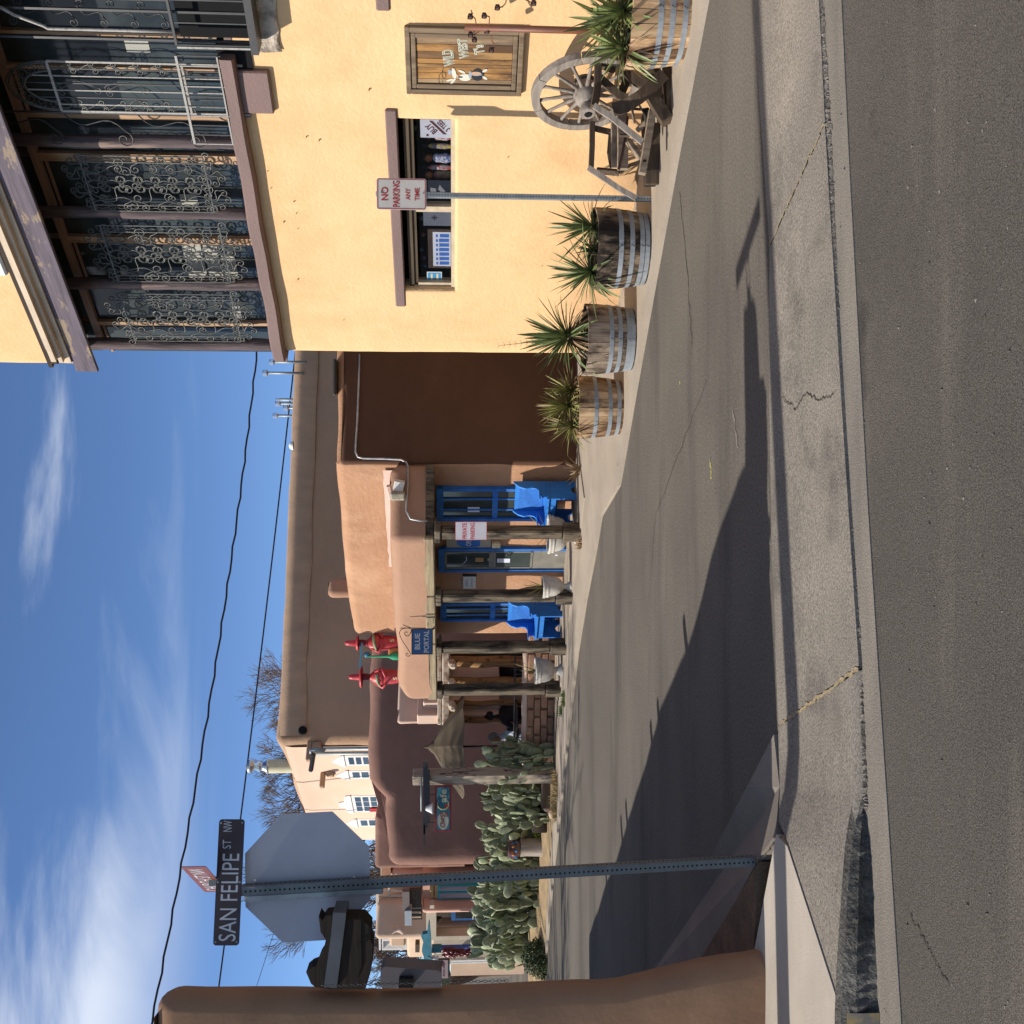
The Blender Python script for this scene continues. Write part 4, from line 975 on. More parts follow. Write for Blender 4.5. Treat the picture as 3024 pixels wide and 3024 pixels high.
bar([(850,1130,8.55),(855,1540,8.5)],.035,.05,silverz,'pale_board'); bar([(925,1050,8.45),(935,1300,8.42),(930,1560,8.4)],.085,.05,silverz,'pale_board')
st=bar([(975,1075,8.38),(960,1240,8.36),(930,1400,8.34),(895,1560,8.33)],.022,.012,mat('strap_rust',(.10,.05,.04),(.06,.035,.03),rough=.7,scale=20),'iron_strap')
bar([(900,1245,8.3),(1000,1250,8.28)],.022,.04,brown,'peg')
bar([(975,1290,8.38),(1100,1455,8.3)],.045,.05,silverz,'strut'); bar([(1060,1205,8.4),(1165,1105,8.35)],.035,.04,silverz,'strut')
bar([(1205,1015,8.15),(1160,1300,8.15),(1110,1600,8.15)],.055,.06,silverz,'long_beam')
bar([(1115,1480,8.1),(1150,1480,8.1)],.022,.02,black,'slot')
bar([(845,1010,8.05),(960,975,8.02),(1080,900,8.0),(1190,810,8.0),(1300,690,8.0)],.10,.08,brown,'curved_beam')
bar([(1175,840,8.1),(1250,970,8.05),(1345,1120,8.0)],.095,.09,brown,'heavy_beam')
bar([(960,640,8.25),(1060,740,8.2),(1170,800,8.2)],.08,.07,brown,'heavy_beam')
bar([(1190,600,8.2),(1230,800,8.25),(1330,1000,8.2)],.12,.12,brown,'heavy_beam')
bar([(1340,590,8.1),(1345,860,8.1),(1350,1130,8.1)],.05,.16,brown,'sill_beam')
bar([(1265,1130,8.45),(1265,1700,8.5)],.022,.24,brown,'bench_foot'); bar([(1160,1060,8.5),(1190,1710,8.55)],.10,.10,plain('pitch_black',(.02,.017,.015),.9),'bench_side')
bar([(1140,1000,8.3),(1180,1180,8.3)],.05,.05,iron,'iron_fitting'); bar([(1080,960,8.3),(1160,1100,8.25)],.016,.016,iron,'iron_rod')
bar([(1010,960,8.4),(1040,1140,8.4)],.02,.02,silverz,'spoke_piece'); bar([(1000,1000,8.4),(1150,1010,8.4)],.02,.02,brown,'spoke_piece')
bar([(930,600,8.2),(940,660,8.2)],.04,.03,mat('rust_red',(.28,.09,.05),(.16,.06,.04),rough=.8,scale=15),'rusty_bracket')
# ---- iron roses on a rusty pipe
rust=mat('rust_pipe',(.24,.09,.045),(.10,.05,.04),rough=.55,scale=6,stretch=(1,1,.3),metal=.3,spec=.5)
rp0=WY.at(2930,1860,-.3); RM=wallM(WY,rp0[0],.03,-.3)
RO=thing('iron_rose_sculpture','rusty iron pipe with curling rose stems standing before the wooden sign','sculpture',RM)
rt=WY.at(2930,1372,-.3)[1]-.03; MB().tube([(0,0,0),(0,0,rt)],.027,10).obj('pipe',rust,RO)
def rs(x,y,off=-.3):
    a=WY.at(*uv3(x,y),off); return (a[0]-rp0[0],off+.3,a[1]-.03)
for stem in ([(1000,300),(985,230),(978,180),(955,158)],[(1090,290),(1110,220),(1112,160),(1080,148)],[(960,310),(1000,280),(1050,255),(1020,300),(960,330),(970,375)],[(1128,335),(1135,390),(1165,430),(1150,460),(1132,478)],[(1275,-10),(1265,30),(1235,65),(1200,70)],[(1450,-5),(1500,20),(1540,30)],[(935,95),(950,130),(932,158)]):
    P=[Vector(rs(*p)) for p in stem]; Q=[]
    for i in range(len(P)-1):
        for j in range(4): Q.append(P[i].lerp(P[i+1],j/4))
    Q.append(P[-1]); MB().tube(Q,.005,5).obj('stem',rust,RO)
rd=mat('iron_rose',(.07,.03,.025),(.03,.02,.018),rough=.5,scale=40)
for (x,y) in ((932,158),(1065,150),(972,378),(935,330),(1132,478),(1090,295),(1190,72),(1535,30)):
    p=rs(x,y,-.31); mb=MB()
    for q in range(3):
        rr=.026-.007*q; mb.lathe([(rr*.3,-.02+.004*q),(rr,-.005),(rr*.95,.012+.004*q),(rr*.6,.008)],7,wob=lambda t,z,q=q:1+.16*math.sin(3*t+q))
    mb.obj('rose',rd,RO,T(*p)@RX(.6)@RY(.4))
# ================================================================== FOREGROUND LEFT
def uvb(x,y): return (724-y/2.415,400+x/2.415)
def uv8(x,y): return (474-y/3.864,900+x/3.864)
# ---- stop sign seen from behind, with two street name blades
PB=G(483,2228,.13); lean=R(-2.15)
ST=thing('stop_sign','grey back of octagonal stop sign on leaning perforated post with street names on top','sign',T(*PB)@RY(lean))
sc_=PB.y/FP
def spx(u,v):   # pixel -> local x,z of the leaning frame
    d=at(u,v,PB.y)-PB; c,s=math.cos(lean),math.sin(lean); return d.x*c-d.z*s, d.x*s+d.z*c
ph=spx(427,712)[1]
gd=RZ(0)
perf_post(ST,ph,.051,galvd)
sb=mat('sign_back',(.42,.42,.46),(.35,.355,.39),rough=.45,metal=.1,scale=2.2,spec=.4,fine=.03,c3=(.29,.30,.34),c3r=(.55,.8),c3scale=1.6)
ox,oz=spx(428,906); ro=182*sc_/math.cos(PI/8)
P8=[(ro*math.cos(PI/8+k*PI/4),ro*math.sin(PI/8+k*PI/4)) for k in range(8)]
sq=R(-11)
MB().prism([(x,z) for x,z in P8],-.0015,.0015,0,T(ox,.040,oz)@RZ(R(8))).obj('octagon_plate',sb,ST)
MB().prism([(x*.999,z*.999) for x,z in P8],.002,.003,0,T(ox,.041,oz)@RZ(R(8))).obj('red_face',signr,ST)
# second channel of the post behind
a=spx(410,722); b=spx(415,1130); MB().bbox(-.056,-.027,-.022,.03,b[1],a[1],.002).obj('post_liner',galv,ST)
for (u,v) in ((432,757),(441,1048)):
    x,z=spx(u,v); MB().lathe([(.008,0),(.006,.008)],8).obj('bolt',galv,ST,T(x,-.027,z)@RX(PI/2))
brn=plain('sign_brown',(.035,.014,.014),.4,spec=.5); brl=plain('sign_brown_face',(.17,.045,.03),.4); swt=plain('sign_letters',(.55,.56,.58),.4)
x0,z0=spx(424,679); lb_=352*sc_; hb=74*sc_; roll=R(-.9)
blM=T(x0,-.02,z0)@RZ(R(8))@RY(R(3.2))
MB().prism(rrect(lb_,hb,.016),-.0015,.0015,0,blM).obj('street_blade',brn,ST)
def btext(s,x,z,w_,h,M,m,y=-.0028):
    mb=text_mesh(s,w_,h,bold=.0); mb.obj('lettering',m,ST,M@T(x,y,z))
btext('SAN FELIPE',-.12*lb_,-.004,.69*lb_,.66*hb,blM,swt); btext('ST',.30*lb_,.15*hb,.07*lb_,.33*hb,blM,swt); btext('NW',.445*lb_,.15*hb,.088*lb_,.33*hb,blM,swt)
for (x,z) in ((-lb_/2+.018,-hb/2+.012),(-lb_/2+.018,hb/2-.012),(lb_/2-.018,-hb/2+.012),(lb_/2-.018,hb/2-.012),(0.0,hb/2-.010),(0.0,-hb/2+.010)):
    MB().lathe([(.006,0),(.004,.005)],8).obj('rivet',galv,ST,blM@T(x,-.0015,z)@RX(PI/2))
x1,z1=spx(428,603); cM=T(x1,-.01,z1-.008)@RY(-lean)@RZ(math.atan2(-.85,.53))@SC(.92,1,.92)
MB().prism(rrect(lb_,hb,.016),-.0015,.0015,0,cM).obj('street_blade',brl,ST)
btext('CHURCH ST NW',0,0,lb_*.86,hb*.6,cM,swt)
MB().bbox(-.02,.02,-.02,.02,0,.05,.003,0,T(x0,0,z0+hb/2-.01)).obj('blade_bracket',galvd,ST)
# ---- adobe building at the left edge
adb=stucco('adobe_left',(.31,.185,.112),(.25,.145,.087),bump=.2,bscale=10,bdist=.015,fine=.08,c3=(.22,.13,.08),c3r=(.55,.75),c3scale=1.6,c3stretch=(1,1,.5))
zp=.12; c0=G(217,2289,zp); xr=-1.80
xe=at(111,1200,5.22).x
zt_=at(50,452,5.22).z; 
poly=[(xe-.02,5.24),(xe-1.9,5.15),(xe-2.0,5.40),(xe-.10,5.50)]
AB=thing('left_adobe_building','brown adobe wall end with soft rounded corner at the left edge','building')
def flare(p): return 0
mb=adobe(poly,zp-.15,zt_,rc=.09,rt=.10,step=.11,amp=.022,seed=3)
# base flares out into a worn buttress
nv=[]
for x,y,z in mb.v:
    prof=[(0.10,.19),(.17,.165),(.36,.135),(.52,.10),(.74,.045),(.90,.0),(9,0)]
    d=0
    for i in range(len(prof)-1):
        a,b=prof[i],prof[i+1]
        if z<=a[0]: d=a[1]; break
        if a[0]<z<=b[0]: t=(z-a[0])/(b[0]-a[0]); d=a[1]+(b[1]-a[1])*t; break
    if x>xe-.6: x+=d*.72; 
    if x>xe-.6 and z>1.0: x+=.02*math.sin(z*2.1+.6)
    nv.append((x,y,z))
mb.v=nv; mb.obj('end_pier',adb,AB)
dr=Vector((-.63,.775,0)); w0=Vector((xe-.12,5.45,0)); w1=w0+dr*9.4
AB.location=(0,0,0)
mb=adobe([(w0.x,w0.y),(w1.x,w1.y),(w1.x-8,w1.y-1),(w0.x-8,w0.y-.2)],0,2.63,rc=.15,rt=.15,step=.3,amp=.05,seed=8,topvar=.06); mb.obj('wall',adb,AB)
for k,t in enumerate((2.2,3.5,3.9,5.6,6.0,7.4)):
    p=w0+dr*t; zz=2.46; MB().tube([(p.x-.3,p.y-.2,zz),(p.x+.10,p.y+.05,zz+.05),(p.x+.17,p.y+.08,zz+.07)],.05,8).obj('roof_beam',darkw,AB)
# carved log spout with metal strap
cw=wood('canale_black',(.03,.021,.015),(.014,.011,.009),'x',c3=(.07,.042,.022),c3r=(.55,.75),c3scale=6,c3stretch=(.3,1,1))
def q8(x,y,Y): return at(*uv8(x,y),Y)
def blockpx(poly,Y0,Y1,name,m,jit=0):
    V=[q8(x,y,Y0) for x,y in poly]; V2=[v+Vector((0,Y1-Y0,0)) for v in V]; n=len(V)
    # outline stays the same size behind: real thickness along the street
    mb=MB(); mb.add([*V,*V2],[tuple(range(n)),tuple(range(2*n-1,n-1,-1))]+[(i+n,(i+1)%n+n,(i+1)%n,i) for i in range(n)]); 
    bm=bmesh.new(); me=mb.mesh('t',m); bm.from_mesh(me); bmesh.ops.recalc_face_normals(bm,faces=bm.faces); bm.to_mesh(me); bm.free()
    o=bpy.data.objects.new(name,me); C.objects.link(o); return o
Yc=5.22
CN=thing('roof_spout','blackened wooden roof spout with grey metal strap sticking out of left adobe wall','roof spout',T(*q8(600,1400,Yc)))
def par(o,P): 
    o.parent=P; o.matrix_parent_inverse=Matrix.Identity(4); o.data.transform(P.matrix_basis.inverted()); return o
par(blockpx([(390,640),(665,645),(750,740),(745,870),(775,930),(770,1000),(750,1250),(690,1440),(300,1440),(330,1000)],Yc,Yc+.14,'spout_log',cw),CN)
par(blockpx([(160,600),(200,655),(235,600),(320,590),(390,640),(330,1000),(300,1440),(115,1410),(70,1370),(15,1240),(75,1190),(130,1170),(165,1080),(210,1010),(240,870),(180,780),(170,690)],Yc+.01,Yc+.12,'splintered_edge',cw),CN)
par(blockpx([(322,560),(468,565),(465,640),(365,1420),(218,1410),(300,820)],Yc-.010,Yc+.15,'metal_strap',mat('strap_grey',(.085,.095,.11),(.06,.068,.08),rough=.6,scale=6)),CN)
par(blockpx([(600,640),(640,642),(650,1180),(600,1300)],Yc-.004,Yc+.1,'log_ridge',cw),CN)
# rounded metal lamp box with bracket
PL=thing('metal_lamp_box','plain grey rounded metal box mounted on the left adobe wall below the spout','wall lamp',T(*q8(1200,1420,5.24)))
x_=[]; 
par(blockpx([(865,1220),(885,1195),(915,1180),(1500,1218),(1550,1235),(1560,1270),(1560,1415),(870,1415),(860,1400)],5.24,5.36,'box_body',mat('metal_greybrown',(.13,.11,.11),(.1,.085,.085),rough=.6,scale=3)),PL)
par(blockpx([(1075,1320),(1235,1320),(1238,1420),(1070,1420)],5.20,5.239,'bracket',black),PL)
# ---- rain chain
CH=thing('rain_chain','thin rusty chain hanging down past the left adobe wall','chain',T(*at(116,1050,5.18)))
tor=MB(); tor.tube([(0,.006*math.cos(t),.011*math.sin(t)) for t in [2*PI*k/10 for k in range(10)]],.0017,4,closed=True); me=tor.mesh('link',iron)
for k in range(52): inst('link',me,CH,T(0,0,.16-.018*k)@RZ(PI/2*(k%2)+.6))
# ---- utility pole outside the frame; its shadow crosses the whole crossing
UP=thing('utility_pole','tall wooden utility pole beyond the left edge, casting the long shadow','pole',T(-4.05,4.66,.1))
MB().tube([(0,0,0),(0,0,4.5),(0,0,9.5)],[.105,.095,.08],12).obj('pole_shaft',brown,UP)
# ---- overhead lines
cab=plain('cable_black',(.02,.02,.025),.7)
def wire(label,A,B,sag,r_,twist=0):
    P=[]; n=60
    for k in range(n+1):
        t=k/n; p=A.lerp(B,t); p.z-=sag*4*t*(1-t)
        if twist: p.z+=twist*math.sin(k*2.2)
        P.append(p)
    o=MB(); p0=P[0].copy(); o.tube([p-p0 for p in P],r_,5); ob=o.obj('overhead_cable',cab,None,T(*p0)); return tag(ob,label,'cable','overhead cables')
wire('upper twisted black cable crossing the sky above the street',at(-250,395,24),at(2150,775,31),.3,.028,.022)
wire('lower straight black cable running down to the tall brown roof',at(-250,598,26),at(2150,890,30),.08,.022)
wire('faint thin wire behind the stop sign',at(-100,690,30),at(330,828,30),.0,.008)
# ================================================================== BLUE PORTAL BUILDING
ado=stucco('adobe_orange',(.45,.258,.155),(.38,.21,.122),bump=.6,bscale=14,bdist=.02,c3=(.53,.33,.21),c3r=(.5,.75),c3scale=1.3,c3stretch=(1,1,.6),fine=.05,c4=(.33,.185,.11),c4r=(.58,.78),c4scale=1.8,c4stretch=(1,1,.4))
adp=stucco('adobe_pinkish',(.40,.24,.16),(.34,.20,.132),bump=.4,bscale=18,bdist=.015,fine=.05)
blu=mat('paint_bright_blue',(.03,.22,.66),(.022,.15,.50),rough=.6,scale=5,stretch=(1,1,.3),spec=.3,fine=.06,c3=(.10,.17,.30),c3r=(.62,.7),c3scale=9,bump=.3,bscale=25,bstretch=(1,1,.15))
blul=mat('paint_blue_trim',(.035,.18,.55),(.022,.12,.4),rough=.65,scale=9,c3=(.12,.16,.22),c3r=(.62,.68),c3scale=12)
pwood=wood('post_wood_grey',(.18,.145,.10),(.08,.064,.048),'z',c3=(.03,.025,.02),c3r=(.46,.6),c3scale=9,c3stretch=(1,1,.25),bump=.8)
pwoodx=wood('beam_wood_pale',(.36,.29,.18),(.19,.15,.10),'x',c3=(.07,.055,.04),c3r=(.58,.66),c3scale=8,c3stretch=(.25,1,1.4),bump=.8)
def uv6(x,y): return (1724-y/2.415,960+x/2.415)
def uvc(x,y): return (1224-y/2.415,960+x/2.415)
OFF=-1.05
PBd=thing('blue_portal_building','orange adobe building with timber porch, blue windows and grey door','building',WP.M)
invP=WP.M.inverted()
def loc(mb): mb.v=[tuple(invP@Vector(p)) for p in mb.v]; return mb
zR=WP.at(1667,984)[1]; xL=WP.at(1149,1055)[0]
side=Vector((.969,.247,0))
p0=WP.w(WP.x(1652),0,0); p1=p0+side*6; pB=WP.w(xL-.0,0,0)
poly=[(p0.x,p0.y),(p1.x,p1.y),(p1.x+3,p1.y+5),(pB.x+3,pB.y+3.2),(pB.x,pB.y)]
loc(adobe(poly,-.1,zR,rc=.07,rt=.14,step=.22,amp=.03,seed=12,topvar=.09)).obj('wall',ado,PBd)
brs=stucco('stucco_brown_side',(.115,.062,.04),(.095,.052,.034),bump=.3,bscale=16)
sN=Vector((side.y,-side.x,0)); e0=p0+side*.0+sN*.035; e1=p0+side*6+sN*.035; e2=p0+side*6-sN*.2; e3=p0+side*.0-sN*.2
loc(adobe([(e0.x,e0.y),(e1.x,e1.y),(e2.x,e2.y),(e3.x,e3.y)],-.1,zR-.10,rc=.05,rt=.06,step=.3,amp=.02,seed=19)).obj('side_wall_brown_slab',brs,PBd)  # separate darker brown slab laid over the side wall
# porch parapet
zb=(WP.at(1424,1250,OFF)[1]+WP.at(960,1275,OFF)[1])/2; ztp=(WP.at(1424,1142,OFF)[1]+WP.at(1040,1178,OFF)[1])/2
xr=WP.x(1430,OFF,1200); xl=WP.x(951,OFF,1230)
f0=WP.w(xr,OFF,0); f1=WP.w(xl,OFF,0); b1=WP.w(xl+.1,.25,0); b0=f0+side*1.0; b0=WP.w(WP.x(1652)+.12,-.03,0)
pc_=[(f1.x,f1.y),(f0.x,f0.y),(b0.x,b0.y),(b1.x,b1.y)]
def lowleft(q):
    x=(invP@q).x; t=(x-xl)/.5
    return -.16*(1-max(0,min(1,t)))**1.5
loc(adobe(pc_,zb,ztp,rc=.13,rt=.15,step=.18,amp=.025,seed=15,zf=lowleft,topvar=.05)).obj('porch_parapet',adp,PBd)
mb=MB(); mb.box(xl+.1,xr-.15,OFF+.1,-.02,zb-.03,zb+.02); mb.obj('porch_ceiling',darkw,PBd)
# strip of paler new render where the porch roof meets the wall
a=WP.at(1640,1107); b=WP.at(1430,1140); mb=MB(); n=16; V=[];F=[]
for k in range(n+1):
    t=k/n; x=a[0]+(b[0]-2.2-a[0])*t*.55; zz=ztp+.06; e=.02*noise.noise(Vector((x*6,0,0)))
    V+=[(x,-.035,zz-.10),(x,-.037,zz+.05+e)]
F=[(2*i,2*i+1,2*i+3,2*i+2) for i in range(n)]; mb.add(V,F); mb.obj('render_patch',stucco('render_pale',(.72,.5,.42),(.65,.43,.35)),PBd)
# beams over the posts, in lengths
zbm1=zb-.0; zbm0=(WP.at(1420,1272,OFF)[1]+WP.at(960,1300,OFF)[1])/2
cuts=[xl+.03,WP.x(1122,OFF),WP.x(1210,OFF),WP.x(1262,OFF),xr+.02]
for i in range(4): MB().bbox(cuts[i]+.006,cuts[i+1]-.006,OFF-.0,OFF+.20,zbm0,zbm1+.03,.015).obj('beam',pwoodx,PBd)
MB().beam((xr-.08,OFF+.1,(zbm0+zbm1)/2),(WP.x(1640,-.14),-.10,(zbm0+zbm1)/2),.2,zbm1-zbm0,c=.012).obj('beam',pwood,PBd)
# posts with caps and bases
post_px=[(1452,1722),(1264,1699),(1112,1678),(987,1660)]
for i,(u,vb) in enumerate(post_px):
    x=WP.x(u,OFF+.1); zg=.035; s=.105
    r=PBd
    MB().bbox(x-.10,x+.10,OFF-.0,OFF+.20,zg-.04,.27,.012).obj('post_base',pwood,PBd)
    MB().bbox(x-.08,x+.08,OFF+.027,OFF+.173,.27,zbm0-.09,.02).obj('post',pwood,PBd)
    MB().bbox(x-.12,x+.12,OFF-.0,OFF+.20,zbm0-.09,zbm0-.004,.015).obj('post_cap',pwood,PBd)
# step / floor
MB().box(xl+.2,.1,OFF+.05,-.02,-.05,.05).obj('porch_floor',conct,PBd)
# windows with blue frames
def bwindow(u0,v0,u1,v1,split,nm):
    x0,x1,z0,z1=WP.box(u0,v0,u1,v1,-.06); zs_=WP.at((u0+u1)/2,split,-.06)[1]
    r=MB().box(x0,x0+.05,-.07,.02,z0,z1).box(x1-.05,x1,-.07,.02,z0,z1).box(x0,x1,-.065,.02,z1-.10,z1).box(x0,x1,-.09,.02,z0,z0+.05).box(x0+.05,x1-.05,-.055,.01,zs_-.04,zs_+.04).obj('window_frame',blul,PBd)
    MB().box(x0+.05,x1-.05,-.03,-.02,zs_+.04,z1-.10).obj('pane',glassd,r); MB().box(x0+.05,x1-.05,-.035,-.02,z0+.05,zs_-.04).obj('pane',glassd,r)
    for f in (.33,.66): 
        x=x0+(x1-x0)*f; MB().box(x-.012,x+.012,-.05,-.035,z0+.05,z1-.1).obj('glazing_bar',blul,r)
    MB().bbox(x0-.03,x1+.04,-.13,-.03,z0-.05,z0,.006).obj('sill',blul,r)
    return x0,x1,z0,z1
w1=bwindow(1486,1289,1581,1634,1462,'r'); w3=bwindow(1190,1300,1243,1630,1455,'l')
MB().box(w1[0]+.16,w1[0]+.26,-.04,-.036,w1[3]-.62,w1[3]-.45).obj('notice',pw_,PBd)
# grey door
x0,x1,z0,z1=WP.box(1337,1295,1405,1686,-.04); z0=.05
dr=MB().box(x0,x0+.045,-.06,.02,z0,z1).box(x1-.045,x1,-.06,.02,z0,z1).box(x0,x1,-.065,.02,z1-.09,z1).obj('door_frame',blul,PBd)
dg=mat('door_grey',(.21,.20,.17),(.17,.16,.14),rough=.6,scale=6)
dd=MB().box(x0+.045,x1-.045,-.035,.0,z0,z1-.09).obj('door',dg,PBd); zq=lambda v: WP.at(1371,v,-.04)[1]
for (a,b) in ((1314,1450),(1458,1572)):
    r=MB(); xa,xb=x0+.075,x1-.07; r.box(xa,xb,-.046,-.036,zq(b),zq(b)+.03).box(xa,xb,-.046,-.036,zq(a)-.03,zq(a)).box(xa,xa+.025,-.046,-.036,zq(b),zq(a)).box(xb-.025,xb,-.046,-.036,zq(b),zq(a)); r.obj('door_moulding',dg,dd); MB().box(xa+.025,xb-.025,-.039,-.036,zq(b)+.03,zq(a)-.03).obj('pane',glassd,dd)
MB().tube([(x1-.10,-.05,zq(1490)),(x1-.10,-.08,zq(1495)),(x1-.12,-.085,zq(1505)),(x1-.10,-.05,zq(1512))],.008,6).obj('handle',iron,dd)
xm=(x0+x1)/2
MB().box(xm-.05,xm+.04,-.052,-.048,zq(1506),zq(1468)).obj('notice',pw_,dd); MB().box(xm-.04,xm+.05,-.042,-.040,zq(1428),zq(1404)).obj('notice',plain('card_tan',(.35,.22,.1),.9),dd); MB().box(xm-.02,xm+.04,-.042,-.040,zq(1452),zq(1440)).obj('notice',plain('card_green',(.3,.3,.16),.9),dd)
MB().tube([(xm-.1,-.043,zq(1362)),(xm-.05,-.043,zq(1372)),(xm,-.043,zq(1378)),(xm+.08,-.043,zq(1376))],.006,4).obj('crack_tape',pw_,dd)
MB().box(x1-.045-.13,x1-.045-.10,-.039,-.036,z0+.12,z0+.16).obj('sticker',pw_,dd)
# conduit pipe snaking down
gp_=mat('conduit_grey',(.45,.46,.47),(.3,.3,.31),rough=.45,metal=.5,scale=10)
def sidept(u,v,o=.06):
    # point on the shaded side wall
    n=Vector((side.y,-side.x,0)); q=p0+n*o; d=ray(u,v); t=(q-Vector((0,0,H0))).dot(n)/d.dot(n); return Vector((0,0,H0))+d*t
def u6(x,y): return (2024-y/3.22,700+x/3.22)
P=[invP@sidept(*u6(1165,150)),invP@sidept(*u6(1160,400)),invP@sidept(*u6(1145,780)),invP@sidept(*u6(1130,1000)),invP@sidept(*u6(1128,1080)),invP@sidept(*u6(1150,1125)),invP@sidept(*u6(1200,1138))]
A3=f0; d3=(b0-f0).normalized(); n3=Vector((d3.y,-d3.x,0))
def parpt(u,v,o=.03):
    q=A3+n3*o; d=ray(u,v); t=(q-Vector((0,0,H0))).dot(n3)/d.dot(n3); return invP@(Vector((0,0,H0))+d*t)
P+=[invP@sidept(*u6(1400,1142),.10),invP@sidept(*u6(1560,1150),.12),invP@sidept(*u6(1610,1175),.12),invP@sidept(*u6(1628,1220),.12),invP@sidept(*u6(1625,1400),.16)]
P=P[:-1]+[parpt(*u6(1628,1240),.03),parpt(*u6(1625,1400),.04),parpt(*u6(1612,1560),.04),parpt(*u6(1610,1640),.05),parpt(*u6(1650,1715),.05),parpt(*u6(1730,1730),.06),parpt(*u6(1810,1732),.06)]
MB().tube(P,.014,8).obj('conduit',gp_,PBd)
# broken scupper with tin and stone
q=parpt(*u6(1540,1390),.03); MB().bbox(-.07,.07,-.10,.02,-.07,.07,.01).obj('scupper_tin',white,PBd,T(*q)@RZ(.5)@RY(.25))
q=parpt(*u6(1530,1490),.05); MB().bbox(-.055,.055,-.08,.04,-.10,.10,.02).obj('scupper_stone',mat('stone_pale',(.42,.38,.30),(.25,.23,.17),scale=9,rough=1,bump=.6,bscale=20),PBd,T(*q)@RZ(.5))
q=parpt(*u6(1450,1450),.04); MB().bbox(-.10,.09,-.05,.02,-.04,.03,.015).obj('scupper_rubble',MATS['render_pale'] if 'render_pale' in MATS else adp,PBd,T(*q)@RZ(.5)@RY(-.2))
# small chimney lump behind the parapet
cx_=at(1290,1020,17.2); mb=adobe([(cx_.x-.16,17.0),(cx_.x+.14,17.15),(cx_.x+.14,17.5),(cx_.x-.2,17.5)],2.9,at(1290,971,17.2).z,rc=.09,rt=.1,step=.12,amp=.03,seed=31)
loc(mb).obj('chimney',adp,PBd)
mb=MB(); q=at(1900,985,14.6); mb.bbox(-.22,.3,-.1,.25,-.05,.0,.02); o=mb.obj('roof_vent_tray',iron,PBd,invP@T(*q))
# plaques and boards on the wall
x0_,x1_,z0_,z1_=WP.box(1287,1368,1323,1405,-.03)
PQ=thing('wall_plaque','small framed plaque with two lines of lettering left of the grey door','sign',wallM(WP,x0_,z0_,0)); w_,h_=x1_-x0_,z1_-z0_
MB().box(0,w_,-.035,-.003,0,h_).obj('plaque_board',signw,PQ); MB().box(w_,w_+.02,-.045,-.003,-.01,h_+.01).obj('frame_side',iron,PQ)
text('LINDA',PQ,w_*.45,-.0365,h_*.72,w_*.6,h_*.22,grey,bold=.02); text('JEWELRY',PQ,w_*.5,-.0365,h_*.3,w_*.78,h_*.22,grey,bold=.02)
x0_,x1_,z0_,z1_=WP.box(1407,1318,1430,1450,-.03)
OB=thing('hours_board','tall beige notice board with blue oval OPEN panel between grey door and porch post','sign',wallM(WP,x0_,z0_,0)); w_,h_=x1_-x0_,z1_-z0_
MB().box(0,w_*1.6,-.03,-.003,0,h_).obj('board',mat('board_beige',(.4,.37,.3),rough=.8,scale=5),OB)
MB().prism([(w_*.1,h_*.3),(w_*.1,h_*.66),(w_*.4,h_*.76),(w_*1.3,h_*.76),(w_*1.5,h_*.66),(w_*1.5,h_*.3),(w_*1.3,h_*.24),(w_*.3,h_*.24)],-.034,-.031).obj('blue_panel',blul,OB)
text('OPEN',OB,w_*.8,-.0355,h_*.5,w_*1.1,h_*.12,swt,bold=.02)
x0_,x1_,z0_,z1_=WP.box(1405,1453,1432,1478,-.05); o=thing('paper_notice','small cream notice catching the sun under the tall beige board','notice',wallM(WP,x0_,z0_,0)); MB().box(0,.10,-.05,-.003,0,z1_-z0_).obj('sheet',mat('paper_cream',(.72,.62,.42),(.6,.4,.2),scale=30,contrast=(.55,.6)),o)
# private parking sign on the first post
xs_,zs_=WP.at(1457,1391,OFF-.03); PPm=wallM(WP,xs_,zs_,OFF-.035)@RZ(R(32))
PP=thing('private_parking_sign','white PRIVATE PARKING sign with red border on the first porch post','sign',PPm)
wq=55*13.9/FP; hq=92*13.9/FP; MB().box(-wq/2,wq/2,-.003,0,-hq/2,hq/2).obj('sign_plate',plain('sign_bluewhite',(.50,.50,.56),.45),PP)
ringp(PP,wq,hq,.004,.006,-.0035,signr,0); text('PRIVATE',PP,0,-.004,.085,wq*.86,.062,signr,bold=.02); text('PARKING',PP,0,-.004,-.02,wq*.88,.062,signr,bold=.02)
# blue portal hanging sign
uv7=lambda x,y:(1204-y/4.6,1000+x/4.6)
a=at(*uv7(990,520),14.95); b=at(*uv7(1280,165),14.95)
HS=thing('hanging_shop_sign','blue hanging BLUE PORTAL sign with iron scroll bracket in front of the porch','sign',T((a.x+b.x)/2,14.95,(a.z+b.z)/2)@RZ(R(12))); w_=(b.x-a.x); h_=(a.z-b.z)
MB().bbox(-w_/2,w_/2,-.012,.012,-h_/2,h_/2,.003).obj('sign_frame',iron,HS); MB().box(-w_/2+.015,w_/2-.015,-.015,-.0125,-h_/2+.015,h_/2-.015).obj('sign_panel',plain('panel_blue',(.045,.13,.30),.6),HS)
text('BLUE',HS,0,-.0165,h_*.22,w_*.62,h_*.25,swt,bold=.03); text('PORTAL',HS,0,-.0165,-h_*.2,w_*.86,h_*.25,swt,bold=.03)
mb=MB(); S=lambda x,y:(at(*uv7(x,y),14.95)-HS.matrix_basis.translation); 
def sc7(L_): mb.tube([(S(x,y).x,0,S(x,y).z) for x,y in L_],.0055,5,cap=False)
sc7([(1180,160),(980,158),(830,160)]); sc7([(980,158),(920,135),(870,115)]); sc7([(975,165),(930,160),(880,165),(840,185),(825,225),(835,270),(865,330),(910,400),(955,465),(980,510)])
